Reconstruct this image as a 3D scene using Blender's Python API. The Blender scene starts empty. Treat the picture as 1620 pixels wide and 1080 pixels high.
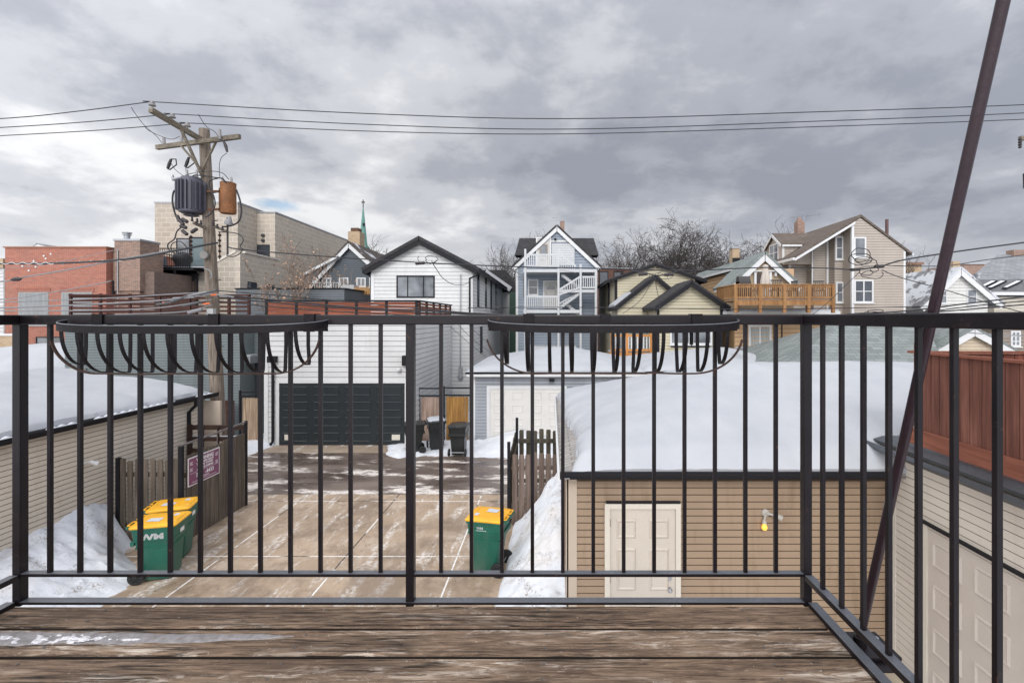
import bpy, bmesh, math, random
from mathutils import Vector, Matrix, noise
random.seed(7)
R = math.radians
scn = bpy.context.scene
COL = scn.collection

# ---------------------------------------------------------------- camera
CAMZ = 4.9; F = 774.0; PX = 872.0; PY = 504.0          # measured from the photograph (1620 x 1080)
cd = bpy.data.cameras.new("camera"); cam = bpy.data.objects.new("camera", cd); COL.objects.link(cam)
cam.location = (0, 0, CAMZ); cam.rotation_euler = (R(90), 0, 0)
cd.sensor_width = 36; cd.lens = 36 * F / 1620
cd.shift_x = (810 - PX) / 1620; cd.shift_y = (PY - 540) / 1620
cd.clip_start = 0.05; cd.clip_end = 3000
scn.camera = cam

# ---------------------------------------------------------------- sky
SUN_EL, SUN_AZ = 32, -176           # azimuth measured from +Y towards +X
w = bpy.data.worlds.new("World"); scn.world = w; w.use_nodes = True
nt = w.node_tree; nt.nodes.clear()
def WN(t, **k):
    n = nt.nodes.new(t)
    for a, b in k.items(): setattr(n, a, b)
    return n
L = nt.links.new
def wmath(op, a, b=None, c=None, clamp=False):
    n = WN('ShaderNodeMath', operation=op); n.use_clamp = clamp
    for i, v in enumerate((a, b, c)):
        if v is None: continue
        if isinstance(v, (int, float)): n.inputs[i].default_value = v
        else: L(v, n.inputs[i])
    return n.outputs[0]
out = WN('ShaderNodeOutputWorld'); bg = WN('ShaderNodeBackground'); bg.inputs['Strength'].default_value = 0.1
L(bg.outputs[0], out.inputs[0])
sky = WN('ShaderNodeTexSky', sky_type='NISHITA'); sky.sun_disc = False
sky.sun_elevation = R(SUN_EL); sky.sun_rotation = R(SUN_AZ)
tc = WN('ShaderNodeTexCoord'); sx = WN('ShaderNodeSeparateXYZ'); L(tc.outputs['Generated'], sx.inputs[0])
zc = wmath('MAXIMUM', sx.outputs[2], 0.0)
den = wmath('ADD', zc, 0.26)
u_ = wmath('DIVIDE', sx.outputs[0], den); v_ = wmath('DIVIDE', sx.outputs[1], den)
cmb = WN('ShaderNodeCombineXYZ'); L(u_, cmb.inputs[0]); L(v_, cmb.inputs[1])
def wnoise(scale, det, rough, off, dist=0.0, vec=None):
    m = WN('ShaderNodeMapping'); m.inputs['Location'].default_value = off
    L(vec if vec is not None else cmb.outputs[0], m.inputs[0])
    n = WN('ShaderNodeTexNoise'); n.inputs['Scale'].default_value = scale
    n.inputs['Detail'].default_value = det; n.inputs['Roughness'].default_value = rough
    n.inputs['Distortion'].default_value = dist
    L(m.outputs[0], n.inputs['Vector']); return n.outputs[0]
n1 = wnoise(0.80, 3, 0.5, (3.1, 1.7, 0.4), 0.3)
n2 = wnoise(2.1, 8, 0.55, (0.2, 5.3, 1.0), 0.2)
n3 = wnoise(6.0, 6, 0.6, (7.2, 2.3, 3.0), 0.1)
a = wmath('MULTIPLY', n1, 0.46); b = wmath('MULTIPLY', n2, 0.38); c = wmath('MULTIPLY', n3, 0.16)
s = wmath('ADD', wmath('ADD', a, b), c)
# the cloud layer is thicker overhead-centre and thins towards the left of the view and the horizon
lft = wmath('MULTIPLY', wmath('ADD', wmath('MULTIPLY', sx.outputs[0], -1.0), -0.25), 0.07)
s = wmath('ADD', s, lft)
# a heavier bank of cloud between about 10 and 22 degrees up
bd = wmath('SUBTRACT', 1.0, wmath('MULTIPLY', wmath('ABSOLUTE', wmath('SUBTRACT', zc, 0.27)), 7.0), clamp=True)
s = wmath('SUBTRACT', s, wmath('MULTIPLY', bd, 0.045))
tl = wmath('MULTIPLY', wmath('SUBTRACT', zc, 0.40, clamp=True), 0.28)
s = wmath('ADD', s, tl)
top = wmath('MULTIPLY', wmath('SUBTRACT', zc, 0.56, clamp=True), -0.25)  # dims the unseen sky above the frame to lower the snow brightness
s = wmath('ADD', s, top)
ramp = WN('ShaderNodeValToRGB'); L(s, ramp.inputs[0])
cr = ramp.color_ramp; cr.interpolation = 'EASE'
cr.elements[0].position = 0.36; cr.elements[0].color = (0.250, 0.268, 0.315, 1)
cr.elements[1].position = 0.60; cr.elements[1].color = (0.680, 0.685, 0.695, 1)
e = cr.elements.new(0.43); e.color = (0.325, 0.342, 0.385, 1)
e = cr.elements.new(0.50); e.color = (0.455, 0.468, 0.502, 1)
# horizon brightening of the cloud base
hz = WN('ShaderNodeMapRange'); L(zc, hz.inputs[0]); hz.inputs[1].default_value = 0.0; hz.inputs[2].default_value = 0.17
hz.inputs[3].default_value = 0.60; hz.inputs[4].default_value = 0.0
hzl = wmath('MULTIPLY', hz.outputs[0], wmath('ADD', 0.62, wmath('MULTIPLY', wmath('MAXIMUM', wmath('MULTIPLY', sx.outputs[0], -1.0), 0.0), 1.3)), clamp=True)
hm = WN('ShaderNodeMix', data_type='RGBA'); L(hzl, hm.inputs[0]); L(ramp.outputs[0], hm.inputs[6])
hm.inputs[7].default_value = (0.68, 0.685, 0.695, 1)
CLOUD_GAIN = 10.0
# added broad glow in the cloud behind the view, to light the walls
GLOW_AZ, GLOW_EL = R(-176), R(30)
dt = WN('ShaderNodeVectorMath', operation='DOT_PRODUCT'); L(tc.outputs['Generated'], dt.inputs[0])
dt.inputs[1].default_value = (math.sin(GLOW_AZ)*math.cos(GLOW_EL), math.cos(GLOW_AZ)*math.cos(GLOW_EL), math.sin(GLOW_EL))
gl = wmath('MULTIPLY', wmath('POWER', wmath('MAXIMUM', wmath('ADD', dt.outputs['Value'], 0.65), 0.0), 1.2), 1.05)
gain = wmath('MULTIPLY', wmath('ADD', gl, 1.0), CLOUD_GAIN)
cs = WN('ShaderNodeVectorMath', operation='SCALE'); L(hm.outputs[2], cs.inputs[0]); L(gain, cs.inputs['Scale'])
# small gaps where blue sky shows
g = wnoise(3.0, 4, 0.5, (4.63, 0.9, 6.0), 0.2)
gr = WN('ShaderNodeMapRange'); L(g, gr.inputs[0]); gr.inputs[1].default_value = 0.76; gr.inputs[2].default_value = 0.82
gr.inputs[3].default_value = 1.0; gr.inputs[4].default_value = 0.15
# one small hole in the cloud low on the left, over the block building
hx = wmath('ADD', sx.outputs[0], 0.478); hz2 = wmath('MULTIPLY', wmath('SUBTRACT', sx.outputs[2], 0.200), 3.4)
hr = wmath('SQRT', wmath('ADD', wmath('MULTIPLY', hx, hx), wmath('MULTIPLY', hz2, hz2)))
hn = wmath('ADD', hr, wmath('MULTIPLY', wmath('SUBTRACT', n3, 0.5), 0.12))
hb = WN('ShaderNodeMapRange'); L(hn, hb.inputs[0]); hb.inputs[1].default_value = 0.012; hb.inputs[2].default_value = 0.045; hb.inputs[3].default_value = 0.25; hb.inputs[4].default_value = 1.0
fw = wmath('MAXIMUM', hb.outputs[0], wmath('LESS_THAN', sx.outputs[1], 0.0))
gm = wmath('MINIMUM', gr.outputs[0], fw)
mx = WN('ShaderNodeMix', data_type='RGBA'); L(gm, mx.inputs[0]); L(sky.outputs[0], mx.inputs[6]); L(cs.outputs[0], mx.inputs[7])
L(mx.outputs[2], bg.inputs[0])

# ---------------------------------------------------------------- sun behind the clouds
sd = bpy.data.lights.new("sun", 'SUN'); sd.energy = 1.0; sd.angle = R(18); sd.color = (1.0, 0.965, 0.92)
sun = bpy.data.objects.new("sun", sd); COL.objects.link(sun); sun.location = (-20, -10, 40)
az, el = R(SUN_AZ), R(SUN_EL)          # lamp: from the left and a little behind the balcony
sdir = Vector((math.sin(az) * math.cos(el), math.cos(az) * math.cos(el), math.sin(el)))
sun.rotation_euler = sdir.to_track_quat('Z', 'Y').to_euler()
sky.sun_rotation = R(SUN_AZ)
scn.view_settings.view_transform = 'Standard'; scn.view_settings.look = 'None'
scn.view_settings.exposure = 0.38; scn.view_settings.gamma = 1.0
scn.render.engine = 'CYCLES'
scn.cycles.max_bounces = 6

# ================================================================ helpers
def X(px, Y): return (px - PX) / F * Y
def Z(py, Y): return CAMZ - (py - PY) / F * Y
V = Vector
class MB:
    """collects geometry for ONE mesh object (world coordinates)"""
    def __init__(s): s.v = []; s.f = []; s.T = None; s.mk = []
    def pt(s, p):
        p = V(p)
        return s.T @ p if s.T is not None else p
    def frame(s, o, u, n):
        """local x = u, local y = n (outward), local z = up"""
        u = V(u).normalized(); n = V(n).normalized(); k = V((0, 0, 1)) if abs(u.cross(n).z) > .9 else u.cross(n)
        m = Matrix(((u.x, n.x, k.x, o[0]), (u.y, n.y, k.y, o[1]), (u.z, n.z, k.z, o[2]), (0, 0, 0, 1)))
        s.T = m; return s
    def raw(s, vs, fs):
        b = len(s.v); s.v += [s.pt(p) for p in vs]; s.f += [[b + i for i in f] for f in fs]; return s
    def face(s, *ps): return s.raw(ps, [list(range(len(ps)))])
    def box(s, x0, x1, y0, y1, z0, z1):
        if x0 > x1: x0, x1 = x1, x0
        if y0 > y1: y0, y1 = y1, y0
        if z0 > z1: z0, z1 = z1, z0
        return s.raw([(x0,y0,z0),(x1,y0,z0),(x1,y1,z0),(x0,y1,z0),(x0,y0,z1),(x1,y0,z1),(x1,y1,z1),(x0,y1,z1)],
                     [(3,2,1,0),(4,5,6,7),(0,1,5,4),(1,2,6,5),(2,3,7,6),(3,0,4,7)])
    def prism(s, poly, h):
        """poly: list of 3-D points (planar); h: extrusion vector"""
        n = len(poly); h = V(h); a = [V(p) for p in poly]; b = [p + h for p in a]
        fs = [list(range(n))[::-1], list(range(n, 2*n))] + [[i, (i+1) % n, n + (i+1) % n, n + i] for i in range(n)]
        return s.raw(a + b, fs)
    def beam(s, p, q, w, h, up=(0,0,1)):
        p, q = V(p), V(q); d = (q - p).normalized(); up = V(up)
        if abs(d.dot(up)) > .98: up = V((0, 1, 0))
        r = d.cross(up).normalized() * (w/2); t = r.cross(d).normalized() * (h/2)
        c = [p-r-t, p+r-t, p+r+t, p-r+t, q-r-t, q+r-t, q+r+t, q-r+t]
        return s.raw(c, [(3,2,1,0),(4,5,6,7),(0,1,5,4),(1,2,6,5),(2,3,7,6),(3,0,4,7)])
    def tube(s, pts, r, n=6, cap=True):
        pts = [V(p) for p in pts]; rs = r if isinstance(r, (list, tuple)) else [r]*len(pts)
        rings = []; b = len(s.v); t0 = None
        for i, p in enumerate(pts):
            d = (pts[min(i+1, len(pts)-1)] - pts[max(i-1, 0)])
            d = d.normalized() if d.length > 1e-9 else V((0,0,1))
            if t0 is None:
                t0 = d.cross(V((0,0,1)) if abs(d.z) < .9 else V((1,0,0))).normalized()
            else:
                t0 = (t0 - d * t0.dot(d)); t0 = t0.normalized() if t0.length > 1e-6 else d.orthogonal().normalized()
            bn = d.cross(t0)
            for k in range(n):
                an = 2*math.pi*k/n; s.v.append(s.pt(p + (t0*math.cos(an) + bn*math.sin(an))*rs[i]))
        for i in range(len(pts)-1):
            for k in range(n):
                s.f.append([b+i*n+k, b+i*n+(k+1)%n, b+(i+1)*n+(k+1)%n, b+(i+1)*n+k])
        if cap:
            s.f.append([b+k for k in range(n)][::-1]); s.f.append([b+(len(pts)-1)*n+k for k in range(n)])
        return s
    def lathe(s, c, prof, n=16, axis=(0,0,1)):
        """prof: (radius, height) pairs, around axis through c"""
        ax = V(axis).normalized(); t = ax.orthogonal().normalized(); bn = ax.cross(t); b = len(s.v); c = V(c)
        for r, h in prof:
            for k in range(n):
                an = 2*math.pi*k/n; s.v.append(s.pt(c + ax*h + (t*math.cos(an)+bn*math.sin(an))*r))
        for i in range(len(prof)-1):
            for k in range(n):
                s.f.append([b+i*n+k, b+i*n+(k+1)%n, b+(i+1)*n+(k+1)%n, b+(i+1)*n+k])
        s.f.append([b+k for k in range(n)][::-1]); s.f.append([b+(len(prof)-1)*n+k for k in range(n)])
        return s
    def flat(s, pts, w, t, side=(0,1,0)):
        """flat steel strip along pts: width w along the side vector, thickness t"""
        sd = V(side).normalized(); b = len(s.v); pts = [V(p) for p in pts]
        for i, p in enumerate(pts):
            d = (pts[min(i+1, len(pts)-1)] - pts[max(i-1, 0)]).normalized()
            nn = d.cross(sd); nn = nn.normalized() if nn.length > 1e-6 else V((1,0,0))
            for a, c in ((-1,-1),(1,-1),(1,1),(-1,1)): s.v.append(s.pt(p + sd*(a*w/2) + nn*(c*t/2)))
        for i in range(len(pts)-1):
            for k in range(4): s.f.append([b+i*4+k, b+i*4+(k+1)%4, b+(i+1)*4+(k+1)%4, b+(i+1)*4+k])
        s.f.append([b, b+1, b+2, b+3]); m = b+(len(pts)-1)*4; s.f.append([m+3, m+2, m+1, m]); return s
    def laps(s, o, u, n, poly, pitch=.1, proud=.02, gap=None):
        """lap siding skin over a convex polygon [(u, z)] in the vertical plane through o"""
        u = V(u).normalized(); n = V(n).normalized(); o = V(o)
        zs = [p[1] for p in poly]; z = min(zs); zt = max(zs)
        def rng(zz):
            xs = []
            for i in range(len(poly)):
                a, b = poly[i], poly[(i+1) % len(poly)]
                if (a[1]-zz)*(b[1]-zz) <= 0:
                    if abs(a[1]-b[1]) < 1e-9: xs += [a[0], b[0]]
                    else: xs.append(a[0] + (b[0]-a[0])*(zz-a[1])/(b[1]-a[1]))
            return (min(xs), max(xs)) if xs else None
        q = lambda uu, zz, d: V((o.x, o.y, 0)) + u*uu + n*d + V((0,0,zz))
        gp = gap or (.006 + .07*pitch)
        while z < zt - 1e-4:
            z1 = min(z + pitch, zt); z2 = max(z, z1 - gp); a = rng(z + 1e-5); b = rng(z2 - 1e-5); c = rng(z1 - 1e-5)
            if a and b and c:
                k = .62
                s.face(q(a[0], z, proud), q(a[1], z, proud), q(b[1], z2, proud*k), q(b[0], z2, proud*k))
                s.mk += [len(s.f), len(s.f)+1]       # gap faces coloured darker to paint the shade line under each board
                s.face(q(b[0], z2, proud*k), q(b[1], z2, proud*k), q(b[1], z2-.002, .001), q(b[0], z2-.002, .001))
                s.face(q(b[0], z2-.002, .001), q(b[1], z2-.002, .001), q(c[1], z1, .001), q(c[0], z1, .001))
                s.face(q(a[0], z, .001), q(a[1], z, .001), q(a[1], z, proud), q(a[0], z, proud))
            z += pitch
        return s
    def loft(s, rings, cap=True):
        n = len(rings[0]); b = len(s.v)
        for r in rings: s.v += [s.pt(p) for p in r]
        for i in range(len(rings)-1):
            for k in range(n): s.f.append([b+i*n+k, b+i*n+(k+1)%n, b+(i+1)*n+(k+1)%n, b+(i+1)*n+k])
        if cap:
            s.f.append([b+k for k in range(n)][::-1]); s.f.append([b+(len(rings)-1)*n+k for k in range(n)])
        return s
    def build(s, name, mat, parent=None, smooth=False, bevel=0, fixn=True, mat2=None, top2=None):
        off = V(OFF.get(parent.name, (0,0,0))) if parent is not None else V((0,0,0))
        me = bpy.data.meshes.new(name)
        me.from_pydata([tuple(p - off) for p in s.v], [], s.f)
        for i in s.mk: me.polygons[i].material_index = 1
        uv = me.uv_layers.new(name="uv")
        for poly in me.polygons:
            n = poly.normal; ax = max(range(3), key=lambda i: abs(n[i]))
            for li in poly.loop_indices:
                co = me.vertices[me.loops[li].vertex_index].co + off
                uv.data[li].uv = (co.y, co.z) if ax == 0 else (co.x, co.z) if ax == 1 else (co.x, co.y)
        if bevel or fixn:
            bm = bmesh.new(); bm.from_mesh(me)
            if bevel:
                bmesh.ops.remove_doubles(bm, verts=bm.verts, dist=1e-5)
                bmesh.ops.bevel(bm, geom=[e for e in bm.edges if len(e.link_faces) == 2 and e.calc_face_angle(0) > .6], offset=bevel, segments=2, affect='EDGES', profile=.6)
            if fixn: bmesh.ops.recalc_face_normals(bm, faces=bm.faces)
            bm.to_mesh(me); bm.free()
        if smooth:
            me.polygons.foreach_set('use_smooth', [True]*len(me.polygons))
            if hasattr(me, 'set_sharp_from_angle'): me.set_sharp_from_angle(angle=R(40))
        me.materials.append(mat)
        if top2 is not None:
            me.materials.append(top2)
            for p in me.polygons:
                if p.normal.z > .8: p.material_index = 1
        if s.mk: me.materials.append(mat2 or paint('gap_'+mat.name, LAP_SHADE.get(mat.name, (.06,.052,.045)), .9, .1))
        o = bpy.data.objects.new(name, me); COL.objects.link(o)
        if parent is not None: o.parent = parent; OFF[o.name] = off
        return o
OFF = {}
def tag(o, label, cat=None, group=None, kind=None):
    if label: o['label'] = label
    if cat: o['category'] = cat
    if group: o['group'] = group
    if kind: o['kind'] = kind
    return o
def thing(name, label, cat, loc=(0,0,0), group=None):
    o = bpy.data.objects.new(name, None); COL.objects.link(o); o.location = loc; o.empty_display_size = .2
    OFF[o.name] = V(loc); return tag(o, label, cat, group)
def structure(name, mb, mat, smooth=False):
    o = mb.build(name, mat, None, smooth); o['kind'] = 'structure'; return o
def copy_tree(o, parent=None):
    c = o.copy(); COL.objects.link(c); c.parent = parent
    for ch in [x for x in COL.objects if x.parent == o]: copy_tree(ch, c)
    return c
def text_into(mb, txt, size, x, z, depth=.002, align='CENTER', stretch=1.0, bold=0.0):
    """flat lettering placed in mb's current frame (local x right, z up, y outward)"""
    cu = bpy.data.curves.new("t", 'FONT'); cu.body = txt; cu.size = size; cu.align_x = align
    cu.extrude = depth/2; cu.offset = bold; cu.resolution_u = 3
    o = bpy.data.objects.new("t", cu); COL.objects.link(o)
    me = bpy.data.meshes.new_from_object(o)
    mb.raw([(x + v.co.x*stretch, v.co.z, z + v.co.y) for v in me.vertices], [list(p.vertices) for p in me.polygons])
    bpy.data.objects.remove(o); bpy.data.curves.remove(cu); bpy.data.meshes.remove(me)

# ================================================================ materials
MAT = {}
class NT:
    def __init__(s, name):
        s.m = bpy.data.materials.new(name); s.m.use_nodes = True; s.t = s.m.node_tree
        s.b = s.t.nodes['Principled BSDF']
        s.co = s.t.nodes.new('ShaderNodeTexCoord')
    def n(s, t, **k):
        x = s.t.nodes.new(t)
        for a, b in k.items(): setattr(x, a, b)
        return x
    def l(s, a, b): s.t.links.new(a, b)
    def math(s, op, a, b=None, clamp=False):
        n = s.n('ShaderNodeMath', operation=op); n.use_clamp = clamp
        for i, v in enumerate((a, b)):
            if v is None: continue
            if isinstance(v, (int, float)): n.inputs[i].default_value = v
            else: s.l(v, n.inputs[i])
        return n.outputs[0]
    def noise(s, scale, det=4, rough=.55, mp=(1,1,1), rot=(0,0,0), src='Object', dist=0, off=(0,0,0)):
        m = s.n('ShaderNodeMapping'); m.inputs['Scale'].default_value = mp; m.inputs['Rotation'].default_value = rot
        m.inputs['Location'].default_value = off
        s.l(s.co.outputs[src], m.inputs[0])
        n = s.n('ShaderNodeTexNoise'); n.inputs['Scale'].default_value = scale; n.inputs['Detail'].default_value = det
        n.inputs['Roughness'].default_value = rough; n.inputs['Distortion'].default_value = dist
        s.l(m.outputs[0], n.inputs['Vector']); return n.outputs[0]
    def mrange(s, v, a, b, c=0, d=1):
        n = s.n('ShaderNodeMapRange'); s.l(v, n.inputs[0])
        for i, q in enumerate((a, b, c, d)): n.inputs[i+1].default_value = q
        return n.outputs[0]
    def mix(s, f, a, b, bt='MIX'):
        n = s.n('ShaderNodeMix', data_type='RGBA', blend_type=bt)
        if isinstance(f, (int, float)): n.inputs[0].default_value = f
        else: s.l(f, n.inputs[0])
        for i, v in ((6, a), (7, b)):
            if isinstance(v, tuple): n.inputs[i].default_value = (*v[:3], 1)
            else: s.l(v, n.inputs[i])
        return n.outputs[2]
    def bump(s, h, st=.3, d=.01):
        n = s.n('ShaderNodeBump'); n.inputs['Strength'].default_value = st; n.inputs['Distance'].default_value = d
        s.l(h, n.inputs['Height']); s.l(n.outputs[0], s.b.inputs['Normal'])
    def done(s, col, rough=.7, metal=0, spec=.5):
        if isinstance(col, tuple): s.b.inputs['Base Color'].default_value = (*col[:3], 1)
        else: s.l(col, s.b.inputs['Base Color'])
        if isinstance(rough, (int, float)): s.b.inputs['Roughness'].default_value = rough
        else: s.l(rough, s.b.inputs['Roughness'])
        s.b.inputs['Metallic'].default_value = metal; s.b.inputs['Specular IOR Level'].default_value = spec
        return s.m
LAP_SHADE = {}
def sc(c, k): return tuple(min(1, x*k) for x in c[:3])
def paint(name, c, rough=.6, var=.12, scale=2.5, bump=0.0, fine=30, metal=0, spec=.4):
    if name in MAT: return MAT[name]
    t = NT(name); n = t.noise(scale, 5, .6); n2 = t.noise(fine, 3, .6)
    f = t.mrange(n, .3, .7); col = t.mix(f, sc(c, 1-var), sc(c, 1+var))
    col = t.mix(t.mrange(n2, .35, .65), col, sc(c, 1 - var*.5)) if var > .05 else col
    if bump: t.bump(n2, bump, .01)
    MAT[name] = t.done(col, rough, metal, spec); return MAT[name]
def siding(name, c, dirt=.12, pitch=None):
    """painted or vinyl siding with rain streaks and uneven fading"""
    if name in MAT: return MAT[name]
    t = NT(name); n = t.noise(.7, 4, .6); st = t.noise(5, 5, .65, (1, 1, .12)); f = t.noise(40, 3, .5, (.3, .3, 1))
    col = t.mix(t.mrange(n, .35, .65), sc(c, 1.06), sc(c, .93))
    col = t.mix(t.math('MULTIPLY', t.mrange(st, .52, .75), dirt*2.2), col, sc((c[0]*.62, c[1]*.58, c[2]*.52), 1))
    t.bump(f, .15, .004)
    MAT[name] = t.done(col, .55, 0, .35); LAP_SHADE[name] = sc(c, .32 if c[0] < .56 else .48); return MAT[name]
def brick(name, c1, c2, mortar, w=.2, h=.067, ms=.008, var=.3, blocky=False):
    if name in MAT: return MAT[name]
    t = NT(name); b = t.n('ShaderNodeTexBrick'); m = t.n('ShaderNodeMapping'); t.l(t.co.outputs['UV'], m.inputs[0])
    t.l(m.outputs[0], b.inputs['Vector'])
    b.inputs['Color1'].default_value = (*c1, 1); b.inputs['Color2'].default_value = (*c2, 1); b.inputs['Mortar'].default_value = (*mortar, 1)
    b.inputs['Scale'].default_value = 1; b.inputs['Mortar Size'].default_value = ms; b.inputs['Brick Width'].default_value = w
    b.inputs['Row Height'].default_value = h; b.inputs['Bias'].default_value = 0; b.inputs['Mortar Smooth'].default_value = .2
    n = t.noise(.6, 5, .65); n2 = t.noise(9, 4, .6)
    col = t.mix(t.mrange(n, .3, .7, 0, var), b.outputs['Color'], sc(mortar, .55))
    col = t.mix(t.mrange(n2, .45, .7, 0, .35), col, sc(c1, .7))
    t.bump(b.outputs['Fac'], -.5, .01)
    MAT[name] = t.done(col, .9, 0, .2); return MAT[name]
def wood(name, c_dark, c_light, pitch=.14, axis='X', along='Z', grain=1.0, rough=.8):
    """boards that run along `along`, counted along `axis`"""
    if name in MAT: return MAT[name]
    t = NT(name); sep = t.n('ShaderNodeSeparateXYZ'); t.l(t.co.outputs['Object'], sep.inputs[0])
    idx = t.math('FLOOR', t.math('DIVIDE', sep.outputs['XYZ'.index(axis)], pitch))
    wn = t.n('ShaderNodeTexWhiteNoise', noise_dimensions='1D'); t.l(idx, wn.inputs['W'])
    mp = {'X': (.06,1,1), 'Y': (1,.06,1), 'Z': (1,1,.06)}[along]
    g = t.noise(22*grain, 6, .65, mp); g2 = t.noise(3, 4, .6, {'X': (.3,1,1), 'Y': (1,.3,1), 'Z': (1,1,.3)}[along])
    col = t.mix(t.mrange(g, .3, .7), c_dark, c_light)
    col = t.mix(t.mrange(g2, .4, .7, 0, .5), col, sc(c_dark, .8))
    col = t.mix(t.math('MULTIPLY', wn.outputs[0], .45), col, sc(c_dark, .9))
    t.bump(g, .4, .006)
    MAT[name] = t.done(col, rough, 0, .25); return MAT[name]
def shingle(name, c, w=.33, h=.14, snow=0.0):
    if name in MAT: return MAT[name]
    t = NT(name); b = t.n('ShaderNodeTexBrick'); t.l(t.co.outputs['UV'], b.inputs['Vector'])
    b.inputs['Color1'].default_value = (*sc(c, 1.25), 1); b.inputs['Color2'].default_value = (*sc(c, .8), 1); b.inputs['Mortar'].default_value = (*sc(c, .45), 1)
    b.inputs['Scale'].default_value = 1; b.inputs['Mortar Size'].default_value = .012; b.inputs['Brick Width'].default_value = w; b.inputs['Row Height'].default_value = h
    n = t.noise(1.2, 5, .6); col = t.mix(t.mrange(n, .3, .7, 0, .4), b.outputs['Color'], sc(c, .7))
    n2 = t.noise(60, 2, .6); col = t.mix(t.mrange(n2, .4, .7, 0, .3), col, sc(c, 1.5))
    if snow:
        s1 = t.noise(.9, 6, .6, (1, 1, 1), off=(2, 5, 1)); f = t.mrange(s1, 1-snow-.02, 1-snow+.02)
        col = t.mix(f, col, (.50, .515, .545))
    t.bump(b.outputs['Fac'], -.4, .02)
    MAT[name] = t.done(col, .9, 0, .2); return MAT[name]
def snowmat(name='snow', dirty=0.0, k=1.0):
    if name in MAT: return MAT[name]
    t = NT(name); n = t.noise(1.3, 5, .55); n2 = t.noise(14, 5, .6)
    col = t.mix(t.mrange(n, .3, .7), (.375*k, .388*k, .415*k), (.425*k, .435*k, .458*k))
    if dirty:
        d = t.noise(2.2, 8, .75, (1, 1, 1), off=(3, 1, 4)); d2 = t.noise(26, 6, .7)
        f = t.math('MULTIPLY', t.mrange(d, .50, .62), t.mrange(d2, .46, .60))
        col = t.mix(t.math('MULTIPLY', f, dirty), col, (.23, .175, .13))
        d3 = t.noise(1.1, 5, .6, off=(9, 2, 7)); col = t.mix(t.mrange(d3, .5, .7, 0, dirty*.45), col, (.62, .52, .42))
    if not dirty:
        gr_ = t.noise(38, 4, .7); sp_ = t.noise(1.8, 6, .7, off=(4,2,2)); col = t.mix(t.math('MULTIPLY', t.math('MULTIPLY', t.mrange(gr_, .66, .72), t.mrange(sp_, .50, .62)), .45), col, (.16, .13, .11))
    t.bump(t.math('ADD', t.math('MULTIPLY', n2, .5), t.math('MULTIPLY', n, .6)), .4 if dirty else .2, .05)
    t.b.inputs['Subsurface Weight'].default_value = 0.0
    MAT[name] = t.done(col, .75, 0, .25); return MAT[name]
def glass(name, c=(.03,.035,.045), rough=.06, curtain=None):
    """window pane; with curtain: folds of pale cloth seen close behind the glass"""
    if name in MAT: return MAT[name]
    t = NT(name); col = t.mix(t.mrange(t.noise(1.4, 3, .5), .3, .7), sc(c, .6), sc(c, 1.6))
    if curtain:
        f = t.noise(16, 3, .6, (1, 1, .05)); col = t.mix(t.mrange(f, .35, .65), sc(curtain, .65), curtain)
    MAT[name] = t.done(col, rough, 0, .8); return MAT[name]

SNOW = snowmat('snow'); SNOWD = snowmat('snow_dirty', .9, 1.68); SNOWL = snowmat('snow_light_dirt', .35, 1.6)
def steel():
    t = NT('black_painted_steel'); n = t.noise(6, 5, .6); f = t.noise(110, 4, .7); r = t.noise(16, 6, .75); r2 = t.noise(60, 4, .7)
    col = t.mix(t.mrange(n, .3, .7), (.0055, .004, .0055), (.013, .0095, .012))
    rust = t.math('MULTIPLY', t.mrange(r, .60, .68), t.mrange(r2, .48, .58)); col = t.mix(rust, col, (.07, .032, .018))
    t.bump(t.math('ADD', f, t.math('MULTIPLY', rust, 1.5)), .22, .002); m = t.done(col, t.mrange(n, .3, .7, .28, .42), 0, .28); MAT['black_painted_steel'] = m; return m
BLACK = steel()
DKTRIM = paint('dark_trim', (.012, .012, .015), .55, .1, 2.5, 0, 30, 0, .2)
WTRIM = paint('white_trim', (.60, .60, .60), .5, .05)
CTRIM = paint('cream_trim', (.60, .55, .47), .5, .06)
GALV = paint('galvanised', (.35, .36, .38), .4, .15, 5, 0, 30, .6)
G_DARK = glass('glass_dark'); G_CURT = glass('glass_curtain', curtain=(.42, .44, .43)); G_MID = glass('glass_mid', (.12, .13, .145))
# ================================================================ building helpers
def window(par, o, u, n, w, h, fm, pm, fw=.07, mv=0, mh=0, sill=True, proud=.05, name='window', label=None, split=None):
    """o = bottom centre on the wall surface"""
    m = MB().frame(o, u, n)
    m.box(-w/2, -w/2+fw, -.02, proud, 0, h); m.box(w/2-fw, w/2, -.02, proud, 0, h)
    m.box(-w/2+fw, w/2-fw, -.02, proud, 0, fw); m.box(-w/2+fw, w/2-fw, -.02, proud, h-fw, h)
    xs = split or [(-w/2 + w*(i+1)/(mv+1)) for i in range(mv)]
    for x in xs: m.box(x-fw*.4, x+fw*.4, -.015, proud-.008, fw, h-fw)
    for i in range(mh):
        z = h*(i+1)/(mh+1); m.box(-w/2+fw, w/2-fw, -.015, proud-.012, z-.022, z+.022)
    if sill: m.box(-w/2-.05, w/2+.05, -.01, proud+.04, -.05, -.002)
    f = m.build(name, fm, par)
    if label: f['label'] = label
    p = MB().frame(o, u, n).box(-w/2+fw*.8, w/2-fw*.8, -.03, .028, fw*.8, h-fw*.8).build('pane', pm, f)
    return f
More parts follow.
